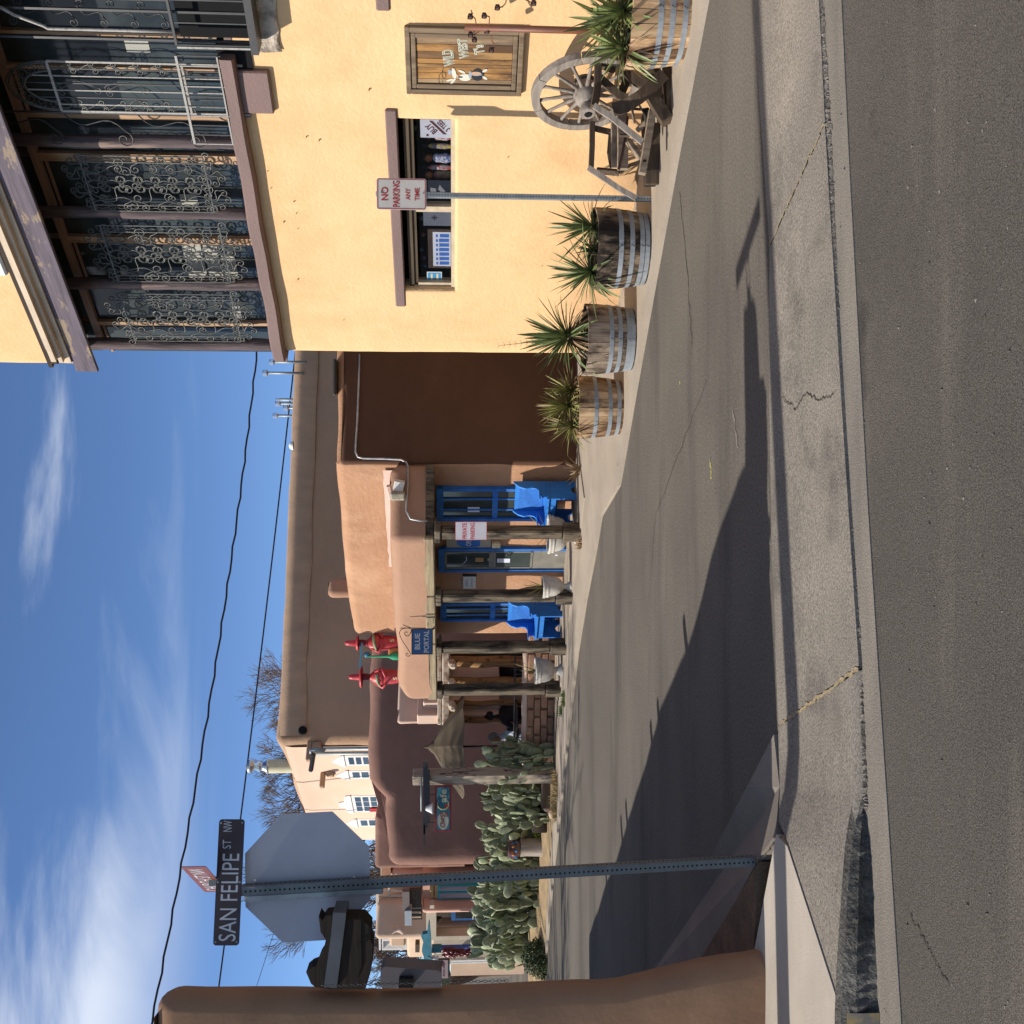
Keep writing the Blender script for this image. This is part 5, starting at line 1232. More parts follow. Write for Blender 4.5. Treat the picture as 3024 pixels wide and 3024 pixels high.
sc7([(980,215),(965,250),(940,268),(910,262),(893,238),(900,215),(920,212),(935,222)]); sc7([(980,165),(985,200),(980,230)]); sc7([(978,520),(960,540),(930,540),(915,520),(925,498),(945,500),(940,515)]); mb.obj('scroll_bracket',iron,HS)
MB().beam((w_/2,0,-h_/2+.0),(w_/2+.02,.4,-h_/2),.02,.02).obj('bracket_arm',iron,HS)
# ---- blue settles
def bench(label,u,wd,seed):
    x=WP.x(u,-.3); o=thing('wooden_settle',label,'bench',wallM(WP,x,.05,-.10),'blue settles under the porch')
    sidep=[(0,0),(0,1.02),(.03,1.06),(-.0,1.06)]
    o.scale=(.92,.88,.83)
    # side panel profile in (depth towards street, z)
    prof=[(0,0),(0,1.04),(.05,1.02),(.13,.94),(.17,.84),(.15,.74),(.17,.66),(.25,.61),(.33,.58),(.36,.56),(.36,.50),(.40,.50),(.40,.0),(.27,0)]+[(.20+.08*math.cos(t),.08*math.sin(t)) for t in [PI*k/8 for k in range(1,8)]]+[(.12,0)]
    for s_ in (0,wd-.025):
        mb=MB(); mb.prism([(-a,b) for a,b in prof],0,.025,0,T(s_,0,0)@RZ(-PI/2)@SC(1,1,1)@RZ(PI)@RZ(PI)); 
        mb.v=[(s_+ (0 if i<len(mb.v)//2 else .025), -([*prof,*prof][i][0]), [*prof,*prof][i][1]) for i in range(len(mb.v))]
        bm=bmesh.new(); me=mb.mesh('side_panel',blu); bm.from_mesh(me); bmesh.ops.recalc_face_normals(bm,faces=bm.faces); bm.to_mesh(me); bm.free(); q=bpy.data.objects.new('side_panel',me); C.objects.link(q); q.parent=o
    MB().box(.025,wd-.025,-.03,-.005,.30,1.0).obj('backrest',blu,o); MB().box(.07,wd-.07,-.038,-.03,.52,.93).obj('back_moulding',blul,o)
    MB().box(-.02,wd+.02,-.43,-.03,.46,.49).obj('seat',blu,o); MB().box(.025,wd-.025,-.395,-.375,.34,.459).obj('apron',blu,o)
    for s_ in (-.02,wd-.05): MB().bbox(s_,s_+.07,-.42,-.10,.60,.625,.004).obj('armrest',blu,o)
    return o
bench('bright blue wooden settle beneath the right hand window, nearest the street corner',1489,.62,1)
bench('bright blue wooden settle beneath the left hand window, beyond the middle post',1160,.60,2)
# ---- urns
urnw=mat('urn_white',(.50,.48,.44),(.36,.34,.31),rough=.8,scale=12,bump=.3,bscale=30,fine=.05)
def urn(label,u,vb,wpx,hpx,seed,plant):
    q=G(u,vb,.04); s=q.y/FP; w_=wpx*s/2; h=hpx*s
    o=thing('garden_urn',label,'urn',base(q,0),'white urns between the porch posts')
    MB().lathe([(w_*.55,0),(w_*.55,h*.05),(w_*.42,h*.10),(w_*.26,h*.20),(w_*.24,h*.28),(w_*.5,h*.34),(w_*.78,h*.46),(w_*.9,h*.62),(w_*.94,h*.78)],28,wob=lambda t,z:1+(.03*math.cos(14*t) if z<h*.5 else 0)).obj('bowl',urnw,o)
    MB().lathe([(w_*.94,h*.78),(w_*1.0,h*.82),(w_*1.0,h*.86),(w_*.96,h*.88),(w_*1.05,h*.93),(w_*1.04,h),(w_*.9,h),(w_*.88,h*.93)],28,wob=lambda t,z:1+.012*math.cos(30*t)).obj('rim',urnw,o)
    MB().lathe([(w_*.86,h*.93),(.01,h*.95)],16).obj('soil',soil,o)
    pl=rosette('spiky_plant',plant,Vector((q.x,q.y,.04+h*.93)),[(0,0,0,22,.40,'y',.1,1.5,0)],'plants in the white urns','plant',seed)
    for c in pl.children: c.scale=(c.scale[0]*.45,c.scale[1]*.45,c.scale[2])
    return o
urn('white urn half hidden behind the first porch post',1447,1702,112,85,21,'spiky grassy plant in the urn behind the first porch post')
urn('white urn standing in shade beside the second porch post',1292,1689,66,88,22,'spiky grassy plant in the shaded urn beside the second post')
urn('large pale urn standing in sun before the low brick wall',1045,1661,76,82,23,'tall yellowish grass plant in the sunlit urn by the brick wall')
# weeds
wd_=leafmat('weed',(.10,.15,.04),(.07,.1,.03),(.25,.22,.1))
def tuft(pts,name,label,n,hh,m,seed):
    r_=random.Random(seed); mb=MB()
    for (p,rad,k) in pts:
        for i in range(k):
            a=r_.uniform(0,6.28); rr=rad*math.sqrt(r_.random()); b=Vector((p.x+rr*math.cos(a),p.y+rr*math.sin(a),p.z)); d=Vector((r_.uniform(-1,1),r_.uniform(-1,1),r_.uniform(.6,1.6))).normalized()*hh*r_.uniform(.5,1.2); s=Vector((r_.uniform(-1,1),r_.uniform(-1,1),0)).normalized()*hh*.08
            mb.add([b-s,b+s,b+d],[(0,1,2)])
    o=mb.obj(name,m); return stuff(o,label,'weeds')
tuft([(G(2090,1916),.03,40),(G(2105,1912),.05,60),(G(1880,1872),.03,20),(G(1655,1836),.06,60),(G(1950,1884),.03,25)],'weeds','small green weeds in the joint between pavement and asphalt near the barrels',0,.05,wd_,4)
tuft([(G(1418,1718,.03),.06,120)],'weeds','dry brown weed clump at the foot of the first porch post',0,.11,ldry,5)
tuft([(G(960,1668,.03),.12,160),(G(925,1660,.03),.09,90)],'weeds','bright green weeds at the foot of the last porch post',0,.09,leafmat('weed2',(.16,.25,.05),(.1,.16,.04),(.3,.3,.1)),6)
tuft([(G(1635,1716,.03),.04,14)],'weeds','thin dry grass against the sunny orange wall right of the blue settle',0,.34,ldry,7)
# ================================================================== TALL BROWN BUILDING BEHIND
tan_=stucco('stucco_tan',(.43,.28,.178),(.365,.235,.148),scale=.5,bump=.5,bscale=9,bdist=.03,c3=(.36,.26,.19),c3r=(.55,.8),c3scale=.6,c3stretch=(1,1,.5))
capm=stucco('stucco_cap_stained',(.45,.30,.195),(.36,.245,.165),scale=3,stretch=(1,1,.35),bump=.5,bscale=9)
whit=mat('trim_white',(.72,.70,.66),(.6,.58,.55),rough=.6,scale=5)
c0=at(831,823,24); zt=c0.z; dR=Vector((.969,.247,0)); dL=Vector((-.6,.8,0))
pR=Vector((c0.x,24,0))+dR*16; pL=Vector((c0.x,24,0))+dL*6.6
TB=thing('tall_brown_building','tall tan adobe building with plain shaded front and white windows on its sunny side','building')
poly=[(c0.x,24),(pR.x,pR.y),(pR.x-4,pR.y+9),(pL.x+6,pL.y+9),(pL.x,pL.y)]
drop=at(608,896,(pL.y+24)/2+1.0).z
def slope(q):
    d=(Vector((q.x,q.y,0))-Vector((c0.x,24,0)))
    s=d.dot(dL) if d.x<0.2 else 0
    return .10*math.exp(-(d.length/.6)**2)+.05*noise.noise(Vector((q.x*.4,q.y*.4,9)))
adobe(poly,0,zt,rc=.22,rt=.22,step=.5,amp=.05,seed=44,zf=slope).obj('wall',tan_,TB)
# stained parapet band, a little proud
def wp_(d,x,z,o): # point on a face
    n=Vector((d.y,-d.x,0)); 
    if n.y>0: n=-n
    q=Vector((c0.x,24,0))+d*x+n*o; return Vector((q.x,q.y,z))
mb=MB(); V=[]; F=[]; n=44
for k in range(n+1):
    x=.15+15.4*k/n; w0_=.60+.05*noise.noise(Vector((x*.8,0,0))); j=.03*noise.noise(Vector((x*1.6,3,0)))
    for (z,o) in ((zt-w0_,.03),(zt-w0_+.05,.05),(zt-.2,.055),(zt-.03,.0),(zt+.02+j,-.15)): V.append(wp_(dR,x,z,o))
for k in range(n):
    for j in range(4): F.append((k*5+j,k*5+5+j,k*5+6+j,k*5+j+1))
mb.add(V,F,0,True); mb.obj('parapet_band',capm,TB)
WS=Wall((c0.x,24),(.6,-.8)); # sunny side: x negative going left
crs=stucco('stucco_sunlit_tone',(.61,.44,.335),(.55,.39,.285),scale=.5,bump=.4,bscale=9,c3=(.52,.36,.25),c3r=(.6,.85),c3scale=.7,c3stretch=(1,1,.5))  # paler copy of the tan stucco; the sun's brightness is put into its colour
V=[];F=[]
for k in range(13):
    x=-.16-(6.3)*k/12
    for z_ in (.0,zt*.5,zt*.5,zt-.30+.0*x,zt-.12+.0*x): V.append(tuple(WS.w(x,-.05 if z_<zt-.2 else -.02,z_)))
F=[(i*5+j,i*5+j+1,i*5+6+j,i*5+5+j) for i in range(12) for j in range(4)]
MB().add(V,F,0,True).obj('sunlit_tone_panel',crs,TB)
def sbox(u0,v0,u1,v1,y0,y1,name,m,par_=TB,off=-.05):
    x0,x1,z0,z1=WS.box(u0,v0,u1,v1,off); mb=MB(); mb.box(x0,x1,y0,y1,z0,z1,0,WS.M); return mb.obj(name,m,par_)
def swin(u0,v0,u1,v1,panes,roof,label=None):
    x0,x1,z0,z1=WS.box(u0,v0,u1,v1,-.05); z0=min(z0,z0)
    f=MB().box(x0,x1,-.06,.02,z0,z1,0,WS.M).obj('window_frame',whit,TB)
    if roof:
        xm=(x0+x1)/2; h=.32
        if roof==1: mb=MB(); mb.prism([(x0-.05,z1),(x1+.05,z1),(x1+.02,z1+.07),(xm,z1+h),(x0-.02,z1+.07)],-.08,.01,0,WS.M)
        else: mb=MB(); mb.prism([(x0-.05,z1),(x1+.05,z1),(x1+.0,z1+.14),(xm+.2,z1+.2),(xm+.14,z1+.34),(xm-.14,z1+.34),(xm-.2,z1+.2),(x0,z1+.14)],-.08,.01,0,WS.M)
        mb.obj('window_head',whit,TB)
    nx,nz=panes; m_=.07
    for i in range(nx):
        for j in range(nz):
            a=x0+m_+(x1-x0-2*m_)*i/nx+.02; b=x0+m_+(x1-x0-2*m_)*(i+1)/nx-.02; c=z0+m_+(z1-z0-2*m_)*j/nz+.025; d=z0+m_+(z1-z0-2*m_)*(j+1)/nz-.025
            MB().box(a,b,-.066,-.06,c,d,0,WS.M).obj('pane',glassb,f)
def u9(x,y): return (1024-y/3.22,660+x/3.22)
swin(764,1018,793,1100,(1,3),1); swin(725,1030,749,1100,(1,2),1); swin(627,1040,675,1124,(3,3),2); swin(584,1055,606,1120,(1,2),1)
redl=plain('chile_red',(.5,.03,.02),.4)
for (u,v) in ((632,1052),(640,1045)): sbox(u,v+40,u+9,v+62,-.10,-.07,'red_flower_box',redl) if u<635 else None
sbox(640,906,666,965,-.02,-.005,'banner',pw_,TB)
x0,x1,z0,z1=WS.box(640,906,666,965,-.03)
for (s_,zz,hh) in (('CASA ROSE',.80,.14),('GIFTS',.58,.07),('2nd Floor OPEN',.36,.12),('WELCOME',.14,.08)):
    mb=text_mesh(s_,(x1-x0)*.8,(z1-z0)*hh,bold=.02); mb.v=[tuple(WS.M@Vector((x0+(x1-x0)/2+a,-.03,z0+(z1-z0)*zz+c))) for a,b,c in mb.v]; mb.obj('lettering',mar,TB)
# canales, vents, drain pipe, chimney
for (u,v) in ((815,910),(735,950)):
    q=wp_(dL,.0,0,0); x,z=WS.at(u,v,-.1); mb=MB(); mb.bbox(x-.07,x+.07,-.42,.05,z-.09,z+.03,.02,0,WS.M); mb.obj('canale',tan_,TB); mb=MB(); mb.bbox(x-.12,x+.12,-.12,.02,z-.3,z-.1,.03,0,WS.M); mb.obj('canale_bracket',tan_,TB)
x,z=WS.at(801,940,-.1); MB().tube([WS.w(x,-.12,z+.1),WS.w(x,-.12,z-3)],.045,8).obj('drain_pipe',galv,TB)
WT=Wall((c0.x,24),(.969,.247)); x,z=WT.at(867,894,-.06); MB().lathe([(.10,0),(.10,.05),(.07,.051)],14).obj('vent_hole',black,TB,wallM(WT,x,z,-.04)@RX(PI/2))
q=at(762,880,25.5); 
MB().lathe([(.17,0),(.17,1.0)],14).obj('chimney_pipe',mat('pipe_cream',(.6,.55,.36),rough=.5,scale=3),TB,T(q.x,25.5,at(762,850,25.5).z-.55)@T(0,0,0))
mb=MB(); mb.lathe([(.17,0),(.2,.04),(.12,.10),(.10,.2),(.15,.25),(.07,.35),(.16,.42),(.16,.50),(.05,.56)],14); mb.obj('chimney_cowl',mat('steel',(.6,.6,.6),rough=.25,metal=.9,scale=5),TB,T(q.x,25.5,at(762,850,25.5).z+.45))
# street lamp arm on the sunny corner
q=at(800,920,23.5)
SL=thing('cobra_street_lamp','dark street lamp head on short arm before the sunny side of the tall building','street lamp',T(q.x,23.5,q.z))
MB().beam((0,0,-.05),(-.42,0,.02),.16,.10,c=.03).obj('lamp_head',iron,SL); MB().tube([(0,0,0),(.06,0,.02),(.08,0,-.1),(.08,0,-.3)],.05,8).obj('arm',galv,SL); MB().tube([(.09,0,-.25),(.09,0,-5.0)],.04,8).obj('pole_shaft',galv,SL)
cb_=[(-.4,.02),(-.8,-.5),(-1.2,-.6),(-2.1,-.75)]
# rooftop floodlights
steel=MATS['steel']
u1_=lambda x,y:(2024-y/3.22,700+x/3.22)
for i,(x0,x1,y0,y1,xb,lb) in enumerate(((308,355,197,245,545,'rightmost'),(245,292,300,352,520,'tallest'),(367,410,566,592,515,'right of the cluster'),(365,412,592,640,515,'middle of the cluster'),(440,488,632,682,520,'lowest of the cluster'),(343,390,710,755,520,'leftmost'))):
    Y=26+.15*i; a=at(*u1_(x0,y1),Y); b=at(*u1_(x1,y0),Y); bb=at(*u1_(xb,y0),Y)
    cxx=(a.x+b.x)/2; o=thing('rooftop_vent','metal box vent on thin pole above the tall tan parapet, '+lb,'vent',T(cxx,Y,bb.z-.3),'rooftop box vents on thin poles')
    w2=(b.x-a.x)/2; h=a.z-b.z; zz=b.z-bb.z+.3
    MB().bbox(-w2,w2,-w2,w2,zz,zz+h,.02).obj('vent_cap',steel,o,RZ(.6)); MB().tube([(0,0,0),(0,0,zz+.03)],.035,8).obj('pole_shaft',galv,o)
q=at(1705,862,25.6); o=thing('roof_dome_vent','small white dome vent poking over the tall tan parapet','vent',T(q.x,25.2,q.z-.1)); MB().lathe([(.11,0),(.10,.05),(.07,.09),(.02,.11)],14).obj('dome',white,o)
# ================================================================== MAUVE CAFE BUILDING
mv=stucco('stucco_mauve',(.265,.15,.115),(.215,.122,.094),bump=.35,bscale=10,bdist=.02,c3=(.35,.205,.16),c3r=(.6,.8),c3scale=.7)
CF=thing('cafe_building','low mauve brown adobe building with stepped rounded parapet behind the cactus bed','building')
Ym=22.4
def ax(u,Y): return at(u,1340,Y).x
zA=at(900,1083,Ym).z; zB=at(600,1134,Ym).z
def mstep(q):
    x1=ax(674,Ym); x2=ax(600,Ym); x3=ax(545,Ym); t=max(0,min(1,(x1+.22-q.x)/.36)); t=t*t*(3-2*t); t2=max(0,min(1,(x3+.3-q.x)/.5))
    return (zB-zA)*t-.08*t2+.01*math.sin(q.x*2.2)
adobe([(ax(471,Ym),Ym),(ax(1180,Ym+1.0),Ym+1.0),(ax(1180,Ym)+1,Ym+5),(ax(471,Ym)-1.2,Ym+4)],-.1,zA,rc=.22,rt=.28,step=.2,amp=.04,seed=51,topvar=.015,zf=mstep).obj('wall',mv,CF)
zC=at(560,1108,Ym+1.6).z; adobe([(ax(468,Ym+1.6),Ym+1.5),(ax(560,Ym),Ym+1.5),(ax(560,Ym)+.4,Ym+4),(ax(468,Ym)-1.0,Ym+4)],1.5,zC,rc=.1,rt=.12,step=.3,amp=.03,seed=53).obj('wall_rear',mv,CF)
# sunlit stair block
crm=stucco('stucco_cream',(.62,.46,.36),(.56,.40,.31),bump=.3,bscale=10)
Ys=19.4
adobe([(ax(887,Ys),Ys),(ax(1010,Ys),Ys+.35),(ax(1010,Ys)+.1,Ys+1.6),(ax(887,Ys)-.1,Ys+1.4)],-.05,at(887,1173,Ys).z,rc=.05,rt=.07,step=.2,amp=.02,seed=54).obj('stair_block',crm,CF)
q0=Vector((ax(887,Ys-.3),Ys-.45,0))
mb=MB(); 
for i,(ua,ub,v) in enumerate(((887,925,1232),(887,962,1250),(887,1010,1272))):
    xa,xb=ax(ua,Ys-.4),ax(ub,Ys-.4); mb.bbox(xa+.01,xb,Ys-.55+.12*i*0,Ys+.02,at(ua,1500,Ys).z if i==0 else 1.0,at(ua,v,Ys-.4).z,.03)
mb2=mb
stp=[]
for i,(ua,ub,v) in enumerate(((887,925,1232),(925.5,962,1250),(962.5,1010,1272))):
    xa,xb=ax(ua,Ys-.4),ax(ub,Ys-.4); MB().bbox(-(xb-xa)*.56,(xb-xa)*.56,-.05,.5,.9,at(ua,v,Ys-.4).z,.02,0,T((xa+xb)/2,Ys-.42,0)@RZ(R(-38))).obj('stair_step',crm,CF)
# cafe porch: logs, corbels, weathered beam
Yp=18.9
pl=mat('peeling_beam',(.58,.50,.40),(.32,.22,.14),scale=11,rough=.9,contrast=(.42,.6),bump=.6,bscale=30)
golden=wood('log_golden',(.33,.19,.08),(.16,.09,.045),'z',c3=(.07,.045,.03),c3r=(.55,.65),c3scale=7)
for (ua,ub) in ((1052,1086),(1000,1024),(938,956),(888,906)):
    xa,xb=ax(ua,Yp),ax(ub,Yp); r_=(xb-xa)/2; mb=MB(); mb.tube([((xa+xb)/2+.01*math.sin(k*1.7),Yp,.0+k*.2) for k in range(10)],[r_*(1+.05*math.sin(k*2.3)) for k in range(10)],10); mb.obj('log_post',golden,CF)
    MB().beam(((xa+xb)/2,Yp-.45,at(ua,1338,Yp).z),((xa+xb)/2,Yp+.3,at(ua,1330,Yp).z),.14,.14,c=.04).obj('corbel',pl,CF)
MB().bbox(ax(880,Yp),ax(1120,Yp),Yp-.1,Yp+.12,at(900,1328,Yp).z,at(900,1306,Yp).z,.02).obj('porch_beam',pl,CF)
MB().bbox(ax(885,Yp),ax(1120,Yp),Yp-.05,Yp+.1,at(900,1304,Yp).z,at(900,1292,Yp).z,.015).obj('porch_beam',pl,CF)
MB().box(ax(1000,20.2),ax(1130,20.2),20.2,20.3,0,at(900,1330,20).z).obj('porch_back',plain('interior_brown',(.10,.05,.03),.9),CF)
MB().box(ax(1028,20.1),ax(1125,20.1),20.12,20.18,.35,at(900,1405,20).z).obj('dark_window',glassd,CF)
MB().box(ax(880,Yp),ax(1125,Yp),Yp,20.3,at(900,1300,Yp).z,at(900,1294,Yp).z).obj('porch_roof',darkw,CF)
# cafe sign on a post
q=G(736,1640,.03); Yc_=q.y
SPo=thing('cafe_sign_post','squared pale post with stepped black arm in front of the mauve building','sign post',base((q.x,q.y,0)))
hz=lambda v:at(736,v,Yc_).z
wpz=37*Yc_/FP
MB().bbox(-wpz/2,wpz/2,-wpz/2,wpz/2,-.05,hz(1219),.015).obj('post',wood('post_split',(.42,.36,.27),(.25,.2,.15),'z',c3=(.06,.055,.06),c3r=(.54,.6),c3scale=5,c3stretch=(1,1,.3)),SPo,RZ(R(-28)))
xx=lambda u:at(u,1340,Yc_).x-q.x
for (ua,ub,va,vb) in ((572,783,1250,1258),(590,783,1258,1264),(606,760,1264,1270),(540,600,1252,1256)):
    MB().box(xx(ua),xx(ub),-.18,-.10-.01*(va%3),hz(vb),hz(va)).obj('arm_tier',iron,SPo)
MB().tube([(xx(755),-.2,hz(1245)),(xx(640),-.2,hz(1245))],.012,6).obj('lamp_rod',galv,SPo)
for u in (650,): MB().lathe([(.03,0),(.09,-.12),(.10,-.13),(.02,-.02)],14).obj('lamp_shade',white,SPo,T(xx(u),-.25,hz(1258)))
CS=thing('cafe_sign','teal cafe sign with red frame and Church St. Cafe lettering hanging from the arm','sign',T(q.x+(xx(712)+xx(577))/2,q.y-.14,hz(1309)))
w_=xx(712)-xx(577); h_=hz(1285)-hz(1333)
MB().bbox(-w_/2,w_/2,-.015,.015,-h_/2,h_/2,.003).obj('sign_frame',plain('frame_red',(.25,.03,.03),.5),CS)
MB().box(-w_/2+.03,w_/2-.03,-.019,-.0155,-h_/2+.03,h_/2-.03).obj('sign_panel',plain('panel_teal',(.035,.17,.22),.6),CS)
MB().prism([(-w_*.46+(w_*.26)*(1+math.cos(t))*.5*1.5,h_*.34*math.sin(t)) for t in [2*PI*k/18 for k in range(18)]],-.021,-.0195).obj('pale_cloud',plain('cloud_sage',(.36,.40,.34),.7),CS)
MB().prism([(-.02*w_,-h_*.36),(.12*w_,-h_*.36),(.1*w_,-.12*h_),(.03*w_,-.05*h_)],-.0215,-.0205).obj('red_patch',plain('patch_red',(.38,.07,.03),.7),CS)
crt=plain('letter_cream',(.6,.56,.36),.6); rdl=plain('letter_brick',(.25,.06,.03),.6)
mb=text_mesh('Church',w_*.34,h_*.3,bold=.03,shear=.3); mb.obj('lettering',rdl,CS,T(-w_*.24,-.0225,h_*.08)@RY(R(-8))); text('St.',CS,-w_*.12,-.0225,-h_*.16,w_*.13,h_*.24,rdl,bold=.03)
mb=MB(); mb.tube([(w_*.10+h_*.32*math.cos(t),-.022,h_*.34*math.sin(t)) for t in [PI*.25+PI*1.5*k/16 for k in range(17)]],[.004+.010*math.sin(PI*k/16) for k in range(17)],4); mb.obj('letter_c',crt,CS)
text('afe',CS,w_*.28,-.022,-.0,w_*.28,h_*.42,crt,bold=.02)
for x in (-.3,.3): MB().tube([(w_*x,0,h_/2),(w_*x,0,h_/2+.12)],.008,4).obj('hanger',iron,CS)
# umbrella
q=at(818,1272,18.7); rU=150*18.7/FP; za=q.z; zr=at(818,1366,18.7).z
UM=thing('patio_umbrella','sand coloured patio umbrella with scalloped panels over the cafe tables','umbrella',T(q.x,18.7,0)@RZ(.25))
um=mat('canvas_sand',(.12,.09,.056),(.10,.076,.048),rough=.95,scale=2); 
for k in range(8):
    a0,a1=2*PI*k/8,2*PI*(k+1)/8; V=[];F=[]
    for i in range(7):
        t=i/6
        for j in range(5):
            a=a0+(a1-a0)*j/4; rr=rU*t*(1-.05*math.sin(PI*j/4)); z=za+(zr-za)*(t**1.15)-.03*math.sin(PI*j/4)*t; V.append((rr*math.cos(a),rr*math.sin(a),z))
    for i in range(6):
        for j in range(4): F.append((i*5+j,i*5+5+j,i*5+6+j,i*5+j+1))
    o=MB().add(V,F,0,False).obj('canopy_panel',um,UM)
    mb=MB(); mb.beam((.02*math.cos(a0),.02*math.sin(a0),za-.02),(rU*math.cos(a0),rU*math.sin(a0),zr-.01),.014,.014); mb.obj('rib',iron,UM)
MB().lathe([(.15,-.09),(.10,-.02),(.05,.03),(.02,.06),(.025,.09),(.005,.12)],12).obj('canopy_cap',um,UM,T(0,0,za)); MB().tube([(0,0,.0),(0,0,za)],.02,8).obj('umbrella_pole',iron,UM)
# low brick wall with bricks one by one
WB=Wall((at(1110,1625,17.0).x,17.15),(.955,-.297)); WB=Wall(G(1110,1640,.03).xy if hasattr(Vector((0,0,0)),'xy') else (0,0),(.93,-.20))
bx1=0; bx0=WB.x(742); zw=WB.at(900,1545)[1]; z0w=.02
BW=thing('brick_wall','low wall of old adobe bricks with rounded plaster cap before the cafe terrace','wall',WB.M)
MB().box(bx0,bx1,.05,.28,0,zw-.04).obj('wall_core',mat('mortar',(.30,.20,.14),(.2,.14,.1),scale=12,rough=1),BW)
brm=mat('brick_adobe',(.40,.24,.155),(.29,.17,.115),rough=.95,scale=7,rnd=.22,bump=.6,bscale=30,coord='World',c3=(.5,.37,.27),c3r=(.6,.75),c3scale=5)
bme=MB().bbox(-.155,.155,0,.09,-.055,.055,.014).mesh('brick',brm)
nc=4; hc=(zw-.07-z0w)/nc
r_=random.Random(2)
for j in range(nc):
    x=bx0+(.17 if j%2 else .02)
    while x<bx1-.05:
        inst('brick',bme,BW,T(x+.155,.0+r_.uniform(-.012,.012),z0w+hc*(j+.5))@RY(r_.uniform(-.03,.03))@SC(r_.uniform(.9,1.0),1,hc/.122)); x+=.335
mb=MB(); mb.tube([(bx0+(bx1-bx0)*k/14,.14,zw-.04+.01*math.sin(k*2)) for k in range(15)],.13,10); mb.v=[(x,y,zw-.04+(z-(zw-.04))*.45) for x,y,z in mb.v]; mb.obj('wall_cap',crm,BW)
# people at the cafe tables
def person(label,p,facing,shirt,hairc,lean=.2,arm=0):
    o=thing('person',label,'person',base(p,facing))
    bm=bmesh.new(); sk=bm.verts.layers.skin.verify()
    J={'pel':(0,0,.46,.13),'waist':(0,.03+lean*.25,.62,.125),'chest':(0,.02+lean*.7,.86,.14),'neck':(0,lean*1.0,1.02,.055),'hd':(0,lean*1.05+.02,1.10,.085),'hd2':(0,lean*1.1+.03,1.20,.09),'top':(0,lean*1.1+.02,1.26,.06),
     'kl':(-.12,.42,.48,.075),'al':(-.12,.46,.08,.05),'fl':(-.12,.58,.04,.035),'kr':(.12,.42,.48,.075),'ar':(.12,.46,.08,.05),'fr':(.12,.58,.04,.035),
     'sl':(-.17,lean*.85,.95,.06),'el':(-.24,lean+.08,.72,.045),'wl':(-.1,lean+.32,.78+arm,.032),'hl':(-.06,lean+.38,.80+arm*1.4,.03),'sr':(.17,lean*.85,.95,.06),'er':(.25,lean+.08,.72,.045),'wr':(.12,lean+.32,.75,.032),'hr':(.08,lean+.38,.76,.03)}
    V={k:bm.verts.new(v[:3]) for k,v in J.items()}
    for k,v in J.items(): V[k][sk].radius=(v[3],v[3])
    for a,b in (('pel','waist'),('waist','chest'),('chest','neck'),('neck','hd'),('hd','hd2'),('hd2','top'),('pel','kl'),('kl','al'),('al','fl'),('pel','kr'),('kr','ar'),('ar','fr'),('chest','sl'),('sl','el'),('el','wl'),('wl','hl'),('chest','sr'),('sr','er'),('er','wr'),('wr','hr')): bm.edges.new((V[a],V[b]))
    V['pel'][sk].use_root=True
    me=bpy.data.meshes.new('body'); bm.to_mesh(me); bm.free(); me.materials.append(shirt); ob=bpy.data.objects.new('body',me); C.objects.link(ob); ob.parent=o
    s=ob.modifiers.new('skin','SKIN'); s.use_smooth_shade=True; u=ob.modifiers.new('sub','SUBSURF'); u.levels=1; u.render_levels=1
    hy=lean*1.1+.03
    fl=plain('skin_tone',(.35,.2,.13),.6)
    MB().lathe([(.02,-.11),(.06,-.08),(.082,-.02),(.085,.04),(.06,.1),(.01,.12)],14,sy=1.1).obj('face',fl,o,T(0,hy+.025,1.17))
    MB().lathe([(.09,-.03),(.103,.02),(.09,.08),(.05,.125),(.005,.135)],14,sy=1.12).obj('hair',plain('hair_%s'%hairc,{'black':(.012,.01,.01),'grey':(.3,.29,.28)}[hairc],.7),o,T(0,hy-.015,1.18))
    MB().lathe([(.008,0),(.014,.02),(.004,.04)],6).obj('nose',fl,o,T(0,hy+.13,1.16)@RX(PI/2-.3))
    return o
dkc=plain('cloth_black',(.018,.018,.022),.9)
person('person in black seated by the terrace wall, leaning forward over the table',(ax(925,18.6),18.75,-.12),PI*.25,dkc,'black',.22,.05)
person('person in dark clothes with raised hand in the shade of the cafe porch',(ax(1043,19.5),19.6,.05),PI*.95,dkc,'black',.05,.3)
person('person in pale blue top sitting beside the umbrella pole',(ax(856,19.2),19.3,-.2),PI*.8,plain('cloth_paleblue',(.45,.5,.6),.8),'grey',.1,.1)
# terrace tables
tb=thing('patio_table','black iron patio table behind the low brick wall','table',(T(ax(885,18.6),18.7,0)),'black patio tables')
MB().lathe([(.42,.60),(.43,.615),(.42,.63)],20).obj('table_top',iron,tb); MB().tube([(0,0,0),(0,0,.6)],.03,6).obj('pedestal',iron,tb); MB().lathe([(.22,0),(.2,.03),(.04,.05)],14).obj('foot',iron,tb)
rl=thing('terrace_railing','thin black railing along the top of the low brick wall','railing',WB.M)
MB().tube([(bx0+.2,.2,zw+.14),(bx1-.2,.2,zw+.14)],.015,6).obj('rail',iron,rl)
for k in range(7):
    x=bx0+.25+k*(bx1-bx0-.5)/6; MB().beam((x,.2,zw-.02),(x,.2,zw+.14),.014,.014).obj('upright',iron,rl)
